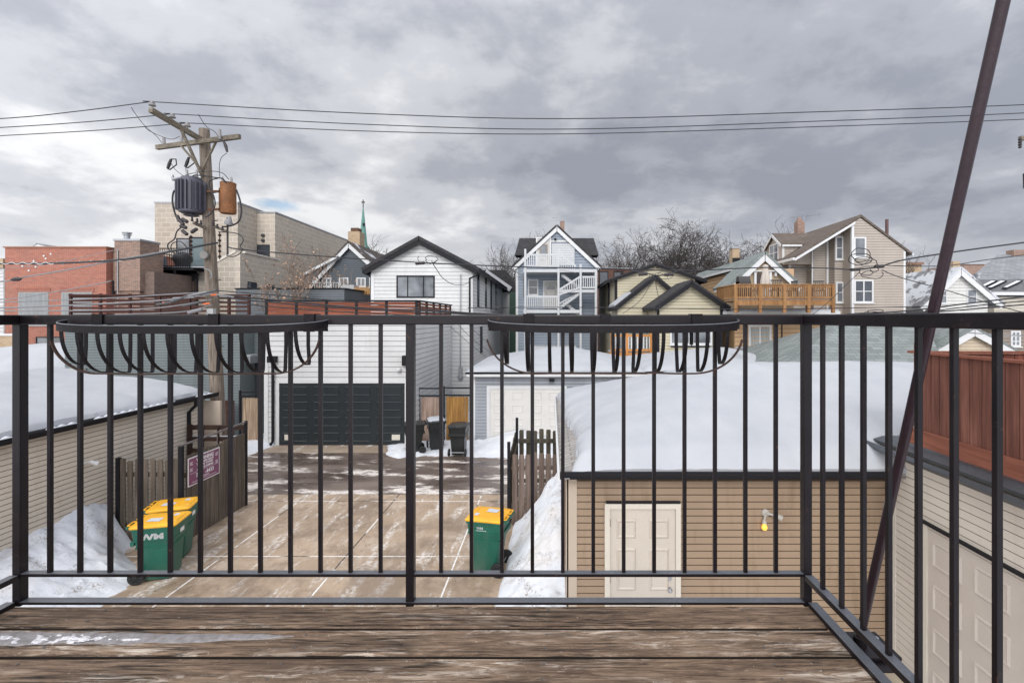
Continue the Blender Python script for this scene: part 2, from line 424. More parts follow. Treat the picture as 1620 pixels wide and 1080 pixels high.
def panel_door(par, o, u, n, w, h, dm, fm, rows, cols, fw=.1, name='door', proud=.045, px=.16, fr='door_frame'):
    d = MB().frame(o, u, n); d.box(-w/2, w/2, -.02, proud, 0, h)
    cw, rh = w/cols, h/rows if isinstance(rows, int) else None
    zz = [(i*rh + rh*.2, i*rh + rh*.8) for i in range(rows)] if isinstance(rows, int) else rows
    for a, b in zz:
        for c in range(cols):
            x0, x1 = -w/2 + c*cw + cw*px, -w/2 + (c+1)*cw - cw*px
            # raised panel: bevelled rim and flat centre
            e = min(.045, (b-a)*.22)
            d.raw([(x0,proud,a),(x1,proud,a),(x1,proud,b),(x0,proud,b),
                   (x0+e*.5,proud-.018,a+e*.5),(x1-e*.5,proud-.018,a+e*.5),(x1-e*.5,proud-.018,b-e*.5),(x0+e*.5,proud-.018,b-e*.5)], [])
            q = [(x0,a),(x1,a),(x1,b),(x0,b)]; q2 = [(x0+e,a+e),(x1-e,a+e),(x1-e,b-e),(x0+e,b-e)]
            for i in range(4):
                j = (i+1) % 4; mid = lambda p, r: ((p[0]+r[0])/2, (p[1]+r[1])/2)
                m0, m1 = mid(q[i], q2[i]), mid(q[j], q2[j])
                d.face((q[i][0],proud+.001,q[i][1]),(q[j][0],proud+.001,q[j][1]),(m1[0],proud+.022,m1[1]),(m0[0],proud+.022,m0[1]))
                d.face((m0[0],proud+.022,m0[1]),(m1[0],proud+.022,m1[1]),(q2[j][0],proud+.006,q2[j][1]),(q2[i][0],proud+.006,q2[i][1]))
            d.face(*[(p[0],proud+.006,p[1]) for p in q2])
    o1 = d.build(name, dm, par, fixn=False)
    if fw:
        f = MB().frame(o, u, n)
        f.box(-w/2-fw, -w/2-.003, -.02, proud+.03, 0, h+fw); f.box(w/2+.003, w/2+fw, -.02, proud+.03, 0, h+fw)
        f.box(-w/2-.003, w/2+.003, -.02, proud+.03, h+.003, h+fw); f.build(fr, fm, par)
    return o1
def gable(par, x0, x1, y0, y1, z0, ze0, ze1, xr, zr, wm, rm, tm, ov=.3, ovf=.3, th=.14, pitch=.2, proud=.02, laps='f', rake=.2, corner=.1, snow=None, ovb=.2, wall_name='wall'):
    """gable-fronted building, ridge along Y; ze0/ze1 = left/right eave height"""
    w = MB(); prof = [(x0,z0),(x1,z0),(x1,ze1),(xr,zr),(x0,ze0)]
    w.prism([(a, y0, b) for a, b in prof], (0, y1-y0, 0))
    if 'f' in laps: w.laps((0,y0,0), (1,0,0), (0,-1,0), prof, pitch, proud)
    if 'r' in laps: w.laps((x1,y0,0), (0,1,0), (1,0,0), [(0,z0),(y1-y0,z0),(y1-y0,ze1),(0,ze1)], pitch, proud)
    if 'l' in laps: w.laps((x0,y0,0), (0,1,0), (-1,0,0), [(0,z0),(y1-y0,z0),(y1-y0,ze0),(0,ze0)], pitch, proud)
    wo = w.build(wall_name, wm, par)
    r = MB(); t = MB(); sn = MB()
    for xe, ze, s in ((x0, ze0, -1), (x1, ze1, 1)):
        d = V((xe-xr, 0, ze-zr)); ln = d.length; d /= ln; nn = V((-d.z, 0, d.x)) if s > 0 else V((d.z, 0, -d.x))
        if nn.z < 0: nn = -nn
        a = V((xr, 0, zr)) + nn*.03; b = a + d*(ln+ov)
        ya, yb = y0-ovf, y1+ovb
        apex = V((0,0,1))*(th/abs(nn.z))
        pts = [a, b, b+nn*th, a+apex]
        r.prism([(p.x, ya, p.z) for p in pts], (0, yb-ya, 0))
        # rake board under the slab edge on the front
        pts = [a - V((0,0,.005)), b - d*.02 - nn*.005, b - d*.02 - nn*(rake), a - V((0,0,rake/abs(nn.z)))]
        t.prism([(p.x, ya+.02, p.z) for p in pts], (0, .05, 0))
        # eave fascia
        t.box(b.x - .03 if s > 0 else b.x, b.x if s > 0 else b.x+.03, ya+.03, yb-.02, b.z-.12, b.z)
        if snow:
            f0, f1 = snow; p0 = a + d*(ln+ov)*f0; p1 = a + d*(ln+ov)*f1
            pts = [p0+nn*(th+.004), p1+nn*(th+.004), p1 - d*.06 +nn*(th+.09), p0+nn*(th+.1)]
            sn.prism([(p.x, ya+.1, p.z) for p in pts], (0, yb-ya-.15, 0))
    if corner:
        for xe, ze in ((x0, ze0), (x1, ze1)):
            t.box(xe-proud-.012, xe+corner, y0-proud-.012, y0+.01, z0, ze-.02) if xe == x0 else t.box(xe-corner, xe+proud+.012, y0-proud-.012, y0+.01, z0, ze-.02)
    ro = r.build('roof', rm, par)
    t.build('trim', tm, par)
    if snow: sn.build('roof_snow', SNOW, par)
    return wo, ro
def gutter(m, p, q, r=.06):
    """open half-round / K gutter between two points"""
    m.beam(p, q, .11, .10)
FY = (0,-1,0); UX = (1,0,0)

# ================================================================ the ground
g = MB(); g.box(-400, 400, -30, 900, -.5, -.02)
structure('ground', g, snowmat('ground_snow', .5, 1.58))
# driveway slab
def s_far(t, sep): return t.mrange(sep.outputs[1], 9.5, 12.8)
def driveway_mat():
    t = NT('driveway_concrete'); sep = t.n('ShaderNodeSeparateXYZ'); t.l(t.co.outputs['Object'], sep.inputs[0])
    n = t.noise(.8, 6, .6); n2 = t.noise(25, 5, .7); n3 = t.noise(2.6, 7, .7, (1, .35, 1), (0, 0, R(-18)))
    col = t.mix(t.mrange(n, .3, .7), (.33, .24, .165), (.46, .35, .255))
    col = t.mix(t.mrange(n2, .4, .7, 0, .35), col, (.25, .19, .14))
    col = t.mix(t.mrange(n3, .52, .68, 0, .45), col, (.55, .47, .40))
    # thin dragged snow: long streaks along the wheel tracks
    s1 = t.noise(1.5, 8, .68, (1.6, .30, 1), (0, 0, R(-22))); s2 = t.noise(11, 6, .75)
    f = t.math('MULTIPLY', t.mrange(s1, .53, .60), t.mrange(s2, .43, .56))
    d2 = t.noise(1.7, 8, .7, off=(4,4,1)); col = t.mix(t.mrange(d2, .50, .62, 0, .6), col, (.21, .145, .10))
    sc_ = t.noise(45, 4, .7, (1,.4,1), (0,0,R(-30))); col = t.mix(t.mrange(sc_, .60, .72, 0, .5), col, (.66, .58, .50))
    col = t.mix(t.math('MULTIPLY', f, .8), col, (.74, .70, .66))
    wet = t.noise(.55, 7, .7, (1,.7,1), off=(2.2,6,0)); wf = t.mrange(wet, .50, .60); col = t.mix(t.math('MULTIPLY', wf, .6), col, (.17, .118, .080))
    ck = t.noise(.9, 5, .6, off=(5,1,0), dist=.6); cf = t.math('MULTIPLY', t.mrange(t.math('ABSOLUTE', t.math('SUBTRACT', ck, .5)), 0, .0035, 1, 0), t.mrange(n, .42, .5)); col = t.mix(t.math('MULTIPLY', cf, .7), col, (.07, .05, .04))
    sl2 = t.noise(3.2, 9, .72, (1.1,.5,1), (0,0,R(-28)), off=(1,8,0)); col = t.mix(t.math('MULTIPLY', t.mrange(sl2, .58, .66), t.mrange(s_far(t, sep), 0, 1, .15, .85)), col, (.70, .655, .61))
    # joints: dark line with packed snow for most of their length
    for ax, lines in ((0, (-1.94, -4.24, -6.78, -9.2)), (1, (10.1, 13.15, 7.2))):
        for c in lines:
            d = t.math('ABSOLUTE', t.math('SUBTRACT', sep.outputs[ax], c))
            wob = t.math('MULTIPLY', t.math('SUBTRACT', n2, .5), .06)
            d = t.math('ADD', d, wob)
            line = t.mrange(d, .009, .020, 1, 0)
            k = t.noise(1.1, 4, .6, off=(c, c*2, 1)); pres = t.mrange(k, .44, .50)
            col = t.mix(line, col, t.mix(pres, (.05, .04, .035), (.78, .76, .74)))
    t.bump(n2, .25, .01)
    return t.done(col, t.math('SUBTRACT', t.mrange(n, .3, .7, .55, .8), t.math('MULTIPLY', wf, .35)), 0, .45)
d = MB(); d.box(-9.9, .2, -6, 13.65, -.3, 0.0)
structure('driveway', d, driveway_mat())
def alley_mat():
    t = NT('alley_wet_asphalt'); n = t.noise(.7, 6, .65, (.4, 1, 1)); n2 = t.noise(20, 5, .7)
    col = t.mix(t.mrange(n, .35, .65), (.060, .040, .033), (.19, .145, .12))
    col = t.mix(t.mrange(n2, .45, .7, 0, .3), col, (.17, .14, .12))
    s1 = t.noise(1.0, 8, .62, (.42, 1.3, 1), (0, 0, R(14)), off=(1.5, .4, 0)); s2 = t.noise(7, 6, .7, (.5, 1, 1))
    f = t.math('MULTIPLY', t.mrange(s1, .525, .575), t.mrange(s2, .38, .50))
    col = t.mix(f, col, t.mix(t.mrange(n2, .4, .6), (.52, .43, .36), (.78, .75, .73)))
    t.bump(t.math('ADD', n2, t.math('MULTIPLY', f, 1.5)), .3, .02)
    rg = t.math('ADD', t.mrange(n, .38, .6, .08, .6), t.math('MULTIPLY', f, .3))
    return t.done(col, rg, 0, .5)
structure('alley', MB().box(-60, 60, 13.655, 17.9, -.3, -.004), alley_mat())
def apron_mat():
    t = NT('apron_concrete'); n = t.noise(.9, 6, .65); n2 = t.noise(18, 5, .7)
    col = t.mix(t.mrange(n, .3, .7), (.26, .20, .15), (.40, .32, .245))
    s1 = t.noise(1.6, 8, .65, (1.2, .5, 1), (0, 0, R(-25))); f = t.mrange(s1, .58, .64)
    return t.done(t.mix(f, col, (.7, .66, .62)), .6, 0, .4)
structure('garage_apron', MB().box(-11.0, -5.5, 17.9, 19.05, -.3, .004), apron_mat())

# ---- snow piles as height fields
def fbm(x, y, s, o=0.0, det=5):
    return noise.fractal(V((x*s+o, y*s-o, o*.37)), 0.9, 2.1, det)
def heap(name, x0, x1, y0, y1, hf, step, label, mat=None, kind='stuff', cat='snow'):
    m = MB(); nx = max(2, int((x1-x0)/step)); ny = max(2, int((y1-y0)/step))
    for j in range(ny+1):
        for i in range(nx+1):
            x = x0+(x1-x0)*i/nx; y = y0+(y1-y0)*j/ny; m.v.append(V((x, y, hf(x, y))))
    for j in range(ny):
        for i in range(nx):
            a = j*(nx+1)+i; q = [a, a+1, a+nx+2, a+nx+1]
            if max(m.v[k].z for k in q) > -.06: m.f.append(q)
    o = m.build(name, mat or SNOWD, None, smooth=True, fixn=False); tag(o, label, cat, kind=kind); return o
def sstep(a, b, x):
    t = max(0, min(1, (x-a)/(b-a))); return t*t*(3-2*t)
def left_bank(x, y):
    e = -7.75 + .45*fbm(0, y, .5, 3) + (.35 if y < 9.2 else 0) - sstep(9.3, 10.4, y)*.9      # outer edge towards the driveway
    t = 1 - sstep(-9.9, e, x)
    h = .66 + .16*fbm(x, y, .6, 9) + .42*math.exp(-((y-10.35)/.55)**2)*math.exp(-((x+9.2)/.5)**2) + .30*sstep(7.2, 9.6, y)
    z = h*t**1.1 + .09*fbm(x, y, 2.2, 5)*min(1, t*4) + .045*fbm(x, y, 7, 2)*min(1, t*4) - .04
    return z if t > 0.01 else -.1
heap('snow_bank', -9.67, -6.9, 2.5, 10.62, left_bank, .06, 'shovelled snow bank heaped along the beige siding of the left garage')
def right_bank(x, y):
    e = -.93 + .1*fbm(0, y, 1.1, 8)
    t = sstep(e, .30, x) if y < 11.45 else 0
    h = 1.0*sstep(7.0, 10.8, y)*(1 - .4*sstep(11.0, 11.5, y)) + .30
    edge = sstep(e-.01, e+.10, x)*.16
    z = h*t**.85 + edge + .09*fbm(x, y, 2.0, 15)*min(1, t*4) + .055*fbm(x, y, 7, 4)*min(1, t*5) - .03
    return z if x > e else -.1
heap('snow_bank', -1.2, .245, 5.5, 11.52, right_bank, .045, 'dirty snow bank sloping against the tan garage corner beside the picket fence')
def far_bank(x, y):
    e = 17.15 + .35*fbm(x, 0, .8, 2) - .25*math.exp(-((x+.9)/1.2)**2)
    left = -6.0 + (y-17.2)*-.35
    t = sstep(e, e+.7, y)*sstep(left-.1, left+.7, x)*(1 - sstep(3.0, 5, x))
    h = .10 + .45*math.exp(-((x+1.3)/.9)**2)*sstep(17.4, 18.6, y) + .08*fbm(x, y, 1.2, 6)
    z = h*t + .05*fbm(x, y, 3, 5)*t - .03
    return z if t > .004 else -.1
heap('snow_bank', -6.6, 5, 16.7, 19.4, far_bank, .08, 'low snow bank under the three black carts across the alley', SNOWL)
def farleft_bank(x, y):
    e = 17.3 + .3*fbm(x, 0, .9, 7); t = sstep(e, e+.5, y)*(1 - sstep(-11.4, -10.4 - (19-y)*.2, x))
    z = (.14+.05*fbm(x, y, 1.3, 1))*t + .03*fbm(x, y, 4, 1)*t - .02
    return z if t > .004 else -.1
heap('snow_bank', -14, -10.2, 16.8, 19.3, farleft_bank, .08, 'small flat snow bank before the wooden gate left of the dark garage door', SNOWL)

# ================================================================ the balcony
DECK = paint('deck_wood', (.2, .15, .1))
def deckmat():
    t = NT('weathered_deck_wood'); oi = t.n('ShaderNodeObjectInfo'); sh = t.n('ShaderNodeVectorMath', operation='ADD')
    off = t.n('ShaderNodeVectorMath', operation='SCALE'); off.inputs[0].default_value = (7, 3, 5)
    t.l(oi.outputs['Random'], off.inputs['Scale']); t.l(t.co.outputs['Object'], sh.inputs[0]); t.l(off.outputs[0], sh.inputs[1])
    def nz(scale, det, rough, mp, dist=0):
        m = t.n('ShaderNodeMapping'); m.inputs['Scale'].default_value = mp; t.l(sh.outputs[0], m.inputs[0])
        n = t.n('ShaderNodeTexNoise'); n.inputs['Scale'].default_value = scale; n.inputs['Detail'].default_value = det
        n.inputs['Roughness'].default_value = rough; n.inputs['Distortion'].default_value = dist
        t.l(m.outputs[0], n.inputs['Vector']); return n.outputs[0]
    grain = nz(105, 8, .75, (.075, 1, 1), .7); broad = nz(7, 5, .6, (.14, 1.0, 1), .4); blot = nz(3.0, 10, .78, (.55, 2.4, 1), .8)
    col = t.mix(t.mrange(grain, .38, .62), (.042, .026, .018), (.29, .195, .130))
    col = t.mix(t.mrange(broad, .46, .66, 0, .4), col, (.40, .29, .20))
    col = t.mix(t.mrange(blot, .48, .60, 0, .62), col, (.070, .043, .028))
    worn = nz(26, 8, .8, (.16, 1, 1), 1.2); col = t.mix(t.math('MULTIPLY', t.mrange(worn, .51, .59), t.mrange(broad, .45, .6)), col, (.60, .51, .43))
    scr = nz(60, 3, .5, (.5, .6, 1), 3.0); col = t.mix(t.math('MULTIPLY', t.mrange(scr, .70, .73), .6), col, (.60, .53, .46))
    # long drying cracks
    crk = nz(20, 5, .6, (.04, 1.3, 1), .3); f = t.mrange(t.math('ABSOLUTE', t.math('SUBTRACT', crk, .5)), .0, .022, 1, 0)
    f = t.math('MULTIPLY', f, t.mrange(nz(4, 2, .5, (.4, 1, 1)), .44, .52)); col = t.mix(f, col, (.012, .009, .007))
    # knots
    m = t.n('ShaderNodeMapping'); m.inputs['Scale'].default_value = (3.1, 7.5, .01); t.l(sh.outputs[0], m.inputs[0])
    vo = t.n('ShaderNodeTexVoronoi'); vo.inputs['Scale'].default_value = 1; t.l(m.outputs[0], vo.inputs['Vector'])
    kd = t.math('ADD', vo.outputs['Distance'], t.math('MULTIPLY', t.math('SUBTRACT', grain, .5), .08)); k = t.mrange(kd, .03, .085, 1, 0); ring_ = t.mrange(t.math('ABSOLUTE', t.math('SUBTRACT', kd, .10)), .0, .02, 1, 0)
    col = t.mix(t.math('MULTIPLY', ring_, .35), col, (.42, .33, .25)); col = t.mix(t.math('MULTIPLY', k, .85), col, (.035, .022, .015))
    t.bump(t.math('SUBTRACT', t.math('ADD', grain, t.math('MULTIPLY', broad, .6)), t.math('MULTIPLY', f, 1.5)), .7, .006)
    return t.done(col, t.mrange(broad, .4, .6, .62, .8), 0, .3)
DM = deckmat()
deck = thing('balcony_deck', 'weathered brown wooden plank deck of the balcony in the foreground', 'deck', (-.5, 1, 3.85))
DZ = 3.85
SCREWS = []
edges = [1.800, 1.664, 1.525, 1.388, 1.252, 1.116, .98, .844, .708, .572, .436, .30, .164, .03]
for i in range(len(edges)-1):
    y1, y0 = edges[i]-.0075, edges[i+1]+.0075
    m = MB(); n = 60; xs = [-3.6 + (4.545)*k/n for k in range(n+1)]
    if i >= 9: xs = [-3.6, .94]
    # cross-section with eased edges
    for a, b in zip(xs[:-1], xs[1:]):
        pass
    def ring(x):
        w0 = .0016*fbm(x, i*3.1, 2.4, 1); w1 = .0016*fbm(x, i*3.1+9, 2.4, 1); h = .0012*fbm(x, i*2.0, 1.2, 4)
        # old boards are chipped along their edges here and there
        c0 = max(0, fbm(x, i*5.3, 5.0, 12)-.62)*.016; c1 = max(0, fbm(x, i*5.3+4, 5.0, 3)-.62)*.016
        a, b = y0+w0+c0, y1+w1-c1
        return [(x, a, DZ-.036), (x, a, DZ-.007), (x, a+.007, DZ+h), (x, (a+b)/2, DZ+h+.0008), (x, b-.007, DZ+h), (x, b, DZ-.007), (x, b, DZ-.036)]
    m.loft([ring(x) for x in xs])
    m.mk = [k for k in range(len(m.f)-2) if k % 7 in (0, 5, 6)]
    m.build('plank', DM, deck, smooth=True, mat2=paint('plank_edge', (.022,.016,.012), .9, .2))  # grimy side faces, coloured near black to paint shade into the plank gaps
    if i < 5:
        for xx in (-1.62, -.82, -.02, .68):
            for yy in (y0+.03, y1-.03): SCREWS.append((xx+.01*math.sin(i*7+yy*90), yy))
sm = MB()
for xx, yy in SCREWS: sm.lathe((xx, yy, DZ-.001), [(.0045,0),(.0045,.0028),(.0038,.0032),(.001,.0024)], 10)
so = sm.build('screws', paint('screw_grey', (.09,.08,.075), .5), deck); so['kind'] = 'stuff'
# joists and rim below
j = MB()
for x in (-3.2, -2.4, -1.6, -.8, 0, .7): j.box(x-.02, x+.02, -.2, 1.77, DZ-.23, DZ-.04)
j.box(-3.6, .935, 1.772, 1.81, DZ-.25, DZ-.042)
j.build('joists', paint('dark_joist', (.05, .038, .03), .8), deck)
MB().box(-3.6, .93, -.3, 1.77, DZ-.27, DZ-.24).build('soffit', bpy.data.materials['dark_joist'], deck)  # unseen board added below the joists to shut light out of the gaps
b2 = MB(); b2.box(.968, 1.10, -.2, 1.50, DZ-.12, DZ-.035)
b2.build('rim_board', paint('old_plywood', (.42, .34, .24), .8, .2, 6), deck)
# a tongue of old ice on the second plank
ice = MB(); ys = 9; xsn = 150
rows = []
for i in range(xsn+1):
    x = -2.35 + 1.50*i/xsn; t = i/xsn
    wd = (.040*(1-t)**.45*(1+.38*fbm(x, 0, 5, 1)+.2*fbm(x, 0, 17, 1)) + .004)*(1 if t < .93 else (1-t)/.07+.02); cy = 1.602 + .006*fbm(x, 1, 3, 2) + .01*t
    core = max(0, 1-abs(t-.38)/.45)
    for k in range(ys+1):
        s_ = k/ys*2-1; y = cy + s_*wd*1.15
        h = DZ + .0012 + .0016*(1-s_*s_)
        if abs(s_) > .999: h = DZ - .002
        rows.append(V((x, y, h)))
ice.v = rows
for i in range(xsn):
    for k in range(ys): a = i*(ys+1)+k; ice.f.append([a, a+1, a+ys+2, a+ys+1])
t = NT('old_ice'); n = t.noise(40, 6, .7); t.bump(n, .3, .004)
io = ice.build('ice', t.done(t.mix(t.mrange(n, .35, .65), (.17, .15, .145), (.30, .285, .29)), .28, 0, .5), None, smooth=True, fixn=False)
cr2 = MB(); NX, NY = 300, 16
for i in range(NX+1):
    x = -2.35 + 1.05*i/NX; t_ = i/NX; mid = 1.600 + .008*fbm(x, 3, 5, 8); wd_ = .017*(1+.5*fbm(x, 0, 9, 2))*min(1, (1-t_)*3+.1)
    for k in range(NY+1):
        s_ = k/NY*2-1; y = mid + s_*wd_*1.3; q_ = fbm(x, y*1.6, 30, 4) + .35*fbm(x, 0, 5, 6) - abs(s_)*.55 + .18
        cr2.v.append(V((x, y, DZ + .0020 + (max(0, min(q_, .5))*.010 if q_ > 0 else -.002))))
for i in range(NX):
    for k in range(NY): a = i*(NY+1)+k; cr2.f.append([a, a+1, a+NY+2, a+NY+1])
t2 = NT('ice_crust'); n2_ = t2.noise(120, 5, .7); t2.bump(n2_, .5, .003)
cr2.build('crust', t2.done(t2.mix(t2.mrange(n2_, .35, .65), (.42, .40, .42), (.78, .77, .80)), .35, 0, .5), io, smooth=True, fixn=False)
tag(io, 'thin grey tongue of old ice frozen on the second deck plank at the left', 'ice')
ice2 = MB(); rr = []
for i in range(41):
    x = -2.4 + .62*i/40; tt = i/40
    for k in range(7):
        s_ = k/6*2-1; rr.append(V((x, 1.46 - .02 + s_*(.022*(1-tt)+.003), DZ + (.003*(1-s_*s_) + .0012 if abs(s_) < .99 else -.002))))
ice2.v = rr
for i in range(40):
    for k in range(6): a = i*7+k; ice2.f.append([a, a+1, a+8, a+7])
io2 = ice2.build('ice', MAT.get('x') or bpy.data.materials['old_ice'], None, smooth=True, fixn=False)
tag(io2, 'small patch of ice on the third deck plank by the left edge of the picture', 'ice')

# railing: one welded steel thing
rl = thing('balcony_railing', 'black painted steel balcony railing with square balusters around the plank deck', 'railing', (-.5, 1.81, 3.85))
TOPZ, TOPB = 4.914, 4.878
YF = 1.808; XL, XR = -1.962, .942
yN = -.5
TOPM = paint('sky_sheen_steel', (.105,.11,.125), .38, .3, 9, .1, 70, 0, .5)  # pale colour that paints the sky sheen onto the upward faces
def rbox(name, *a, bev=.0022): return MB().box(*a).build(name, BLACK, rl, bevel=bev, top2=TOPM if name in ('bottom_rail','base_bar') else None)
PH, BH = .0148, .0066
rbox('top_rail', XL-.022, XR+.022, YF-.021, YF+.021, TOPB, TOPZ, bev=.004)
rbox('top_rail', XR-.0215, XR+.0215, yN, YF-.0215, TOPB-.0005, TOPZ-.0005, bev=.004)
rbox('top_rail', XL-.0215, XL+.0215, yN, YF-.0215, TOPB-.0005, TOPZ-.0005, bev=.004)
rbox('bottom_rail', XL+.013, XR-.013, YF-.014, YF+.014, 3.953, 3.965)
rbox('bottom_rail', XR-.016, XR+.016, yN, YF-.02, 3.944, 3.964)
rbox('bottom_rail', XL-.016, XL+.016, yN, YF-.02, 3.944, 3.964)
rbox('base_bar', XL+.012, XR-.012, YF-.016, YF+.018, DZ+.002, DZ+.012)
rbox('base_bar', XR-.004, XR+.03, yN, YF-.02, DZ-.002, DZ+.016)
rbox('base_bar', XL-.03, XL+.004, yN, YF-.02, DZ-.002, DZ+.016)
for x in (XL, -.519, XR): rbox('post', x-PH, x+PH, YF-PH, YF+PH+.001, DZ-.005, TOPB+.004)
rbox('post', XR-PH, XR+PH, -.45, -.42, DZ-.005, TOPB+.004); rbox('post', XL-PH, XL+PH, -.45, -.42, DZ-.005, TOPB+.004)
for a, b in ((XL, -.519), (-.519, XR)):
    for k in range(1, 13):
        x = a + (b-a)*k/13
        rbox('baluster', x-BH, x+BH, YF-BH, YF+BH, 3.962, TOPB+.003, bev=.0012)
for sx_ in (XR, XL):
    for k in range(1, 18):
        y = YF - .1107*k
        if y < -.38: break
        rbox('baluster', sx_-BH, sx_+BH, y-BH, y+BH, 3.96, TOPB+.003, bev=.0012)

# diagonal brace pole and its foot plate
br = thing('brace_pole', 'tilted round dark steel brace pole rising beside the right railing from a bolted foot plate', 'pole', (1.01, 1.606, 3.85))
def bp(z): return (1.012, 1.606 - .290*(z-3.85), z)
MB().tube([bp(3.855), bp(4.9), bp(7.0)], .0135, 20).build('tube', paint('brace_steel', (.035, .020, .026), .3, .3, 5, .1, 60, .2), br, smooth=True)
pl = MB().box(.955, 1.105, 1.54, 1.67, DZ-.028, DZ-.016); pl.box(.968, 1.10, 1.50, 1.67, DZ-.10, DZ-.03)
po = pl.build('foot_plate', BLACK, br, bevel=.002)
MB().lathe((1.012, 1.604, DZ-.02), [(.02, 0), (.02, .03), (.0135, .034)], 16).build('collar', BLACK, br, smooth=True)
for dx, dy in ((.04, .035), (-.025, .04)): MB().lathe((1.04+dx, 1.59+dy, DZ-.016), [(.008, 0), (.008, .008), (.004, .011)], 6).build('bolt', GALV, br)

# hanging flower-box cradles
BASKETM = paint('cradle_black_iron', (.009, .007, .0085), .5, .35, 8, .2, 70, 0, .2)
RUSTY = paint('rusty_iron', (.045, .024, .018), .7, .6, 12, .3, 60, 0, .3)
def cradle(label, x0, x1, rim_z, hooks, group, seed):
    random.seed(seed)
    th = thing('flower_box_cradle', label, 'planter', ((x0+x1)/2, 1.72, rim_z), group)
    yb, yf = 1.778, 1.636; xm, hw = (x0+x1)/2, (x1-x0)/2
    def ry(x):      # how far the half-oval rim stands off the rail at x
        q = min(1, abs((x-xm)/hw)); return yb - (yb-yf)*(1-q**3.2)**(1/2.2)
    def rz(y): return rim_z + .020*(y-yf)/(yb-yf) - .002
    path = []
    for k in range(49):
        q = math.cos(math.pi*(1-k/48)); q = math.copysign(abs(q)**.72, q); x = xm + hw*q; path.append((x, ry(x), 0))
    sag = lambda p: (p[0], p[1], rz(p[1]))
    # the rim is a flat band standing on edge
    b = MB(); bv = len(b.v)
    P_ = [V(sag(p)) for p in path]
    for i, p in enumerate(P_):
        dd = (P_[min(i+1, len(P_)-1)] - P_[max(i-1, 0)]).normalized(); nn = V((dd.y, -dd.x, 0))
        for a_, c_ in ((-1,-1),(1,-1),(1,1),(-1,1)): b.v.append(p + nn*(a_*.002) + V((0,0,c_*.0125)))
    for i in range(len(P_)-1):
        for k in range(4): b.f.append([i*4+k, i*4+(k+1)%4, (i+1)*4+(k+1)%4, (i+1)*4+k])
    b.build('rim', BASKETM, th)
    MB().tube([p + V((0,0,.0135)) for p in P_], .0024, 6).build('rim_glint_rod', TOPM, th, smooth=True)  # added rod whose pale colour paints the glare along the rim
    zb = rim_z - .158
    # bottom rod with turned-up ends
    n = 11; sp = (x1-x0-.06)/(n)
    xs = [x0+.03+sp*(k+.5) for k in range(n)]
    def bz(x):      # the bottom rod sweeps up to the rim at both ends
        e = min(x-x0, x1-x); r_ = .17; q = max(0, min(1, 1-e/r_)); return rim_z - .012 - (rim_z-.012-zb)*math.sqrt(max(0, 1-q*q))
    rod = []
    for k in range(61):
        q = math.cos(math.pi*(1-k/60)); x = xm + (hw-.003)*q; rod.append((x, yf+.085 + .002*math.sin(x*40), bz(x) + .0012*math.sin(x*23)))
    MB().flat(rod, .010, .005).build('bottom_rod', RUSTY, th)
    for k, x in enumerate(xs):
        jx = random.uniform(-.004, .004); pts = []
        for a_ in range(0, 13):
            q = a_/12; ang = q*math.pi/2
            # front rib drops from the rim and curls back underneath to the wall side
            y = ry(x) + .003 + (yb-ry(x)-.012)*(1-math.cos(ang)); z = rz(ry(x)) - .008 - (rz(ry(x))-bz(x)-.008)*math.sin(ang)
            pts.append((x + jx*q, y, z))
        pts[-1] = (x+jx, yb-.006, bz(x))
        pts += [(x+jx, yb-.002, bz(x)+.01), (x, yb-.001, rim_z-.06), (x, yb-.001, rim_z-.012)]
        MB().flat(pts, .0125, .003, (1,0,0)).build('rib', BASKETM, th)
    MB().flat([(x0, yb+.001, rim_z), (x1, yb+.001, rim_z)], .003, .02, (0,1,0)).build('back_bar', BASKETM, th)
    for hx in hooks:
        m = MB(); zt = TOPZ+.0035
        m.box(hx-.0195, hx+.0195, YF-.0275, YF-.0235, rim_z-.012, zt); m.box(hx-.0195, hx+.0195, YF-.0235, YF+.0255, zt-.003, zt)
        m.box(hx-.0195, hx+.0195, YF+.0222, YF+.0258, zt-.035, zt-.003)
        m.box(hx-.0195, hx+.0195, yb+.002, YF-.0275, rim_z-.012, rim_z-.009)
        m.build('hook', BASKETM, th, bevel=.001)
    return th
cradle('long black iron flower box cradle hooked on the railing at the left', -1.760, -.812, 4.864, (-1.655, -1.232, -.882), 'flower box cradles on the railing', 3)
cradle('shorter black iron flower box cradle right of the middle railing post', -.228, .676, 4.866, (-.082, .198, .532), 'flower box cradles on the railing', 5)

# ================================================================ left garage (beige siding, snow roof)
S_LEFT = siding('beige_siding', (.60, .53, .445), .2); S_TAN = siding('tan_siding', (.30, .215, .145), .35); S_CREAM = siding('cream_siding', (.60, .54, .465), .08)
lg = thing('beige_garage', 'long beige sided garage under thick snow beside the left edge of the driveway', 'garage', (-13.6, 8.5, 0))
gx = -9.68; m = MB(); m.box(-17.5, gx, 2.0, 13.6, 0, 2.74)
m.laps((gx, 2.0, 0), (0,1,0), (1,0,0), [(0,.12),(11.6,.12),(11.6,2.70),(0,2.70)], .1, .026, .016)
m.build('wall', S_LEFT, lg)
MB().box(gx-.02, gx+.03, 13.5, 13.63, .1, 2.72).box(gx+.03, gx+.5, 13.56, 13.63, .0, 2.62).build('corner_board', siding('corner_beige', (.50, .42, .34)), lg)
m = MB(); m.box(gx, gx+.19, 1.9, 13.75, 2.70, 2.745); m.build('soffit', DKTRIM, lg)
m = MB(); m.frame((gx+.19, 1.9, 2.72), (0,1,0), (1,0,0))
m.prism([(0,0,0),(0,.09,.0),(0,.13,.07),(0,.13,.115),(0,.115,.115),(0,.10,.05),(0,0,.04)], (11.9,0,0)); m.build('gutter', DKTRIM, lg)
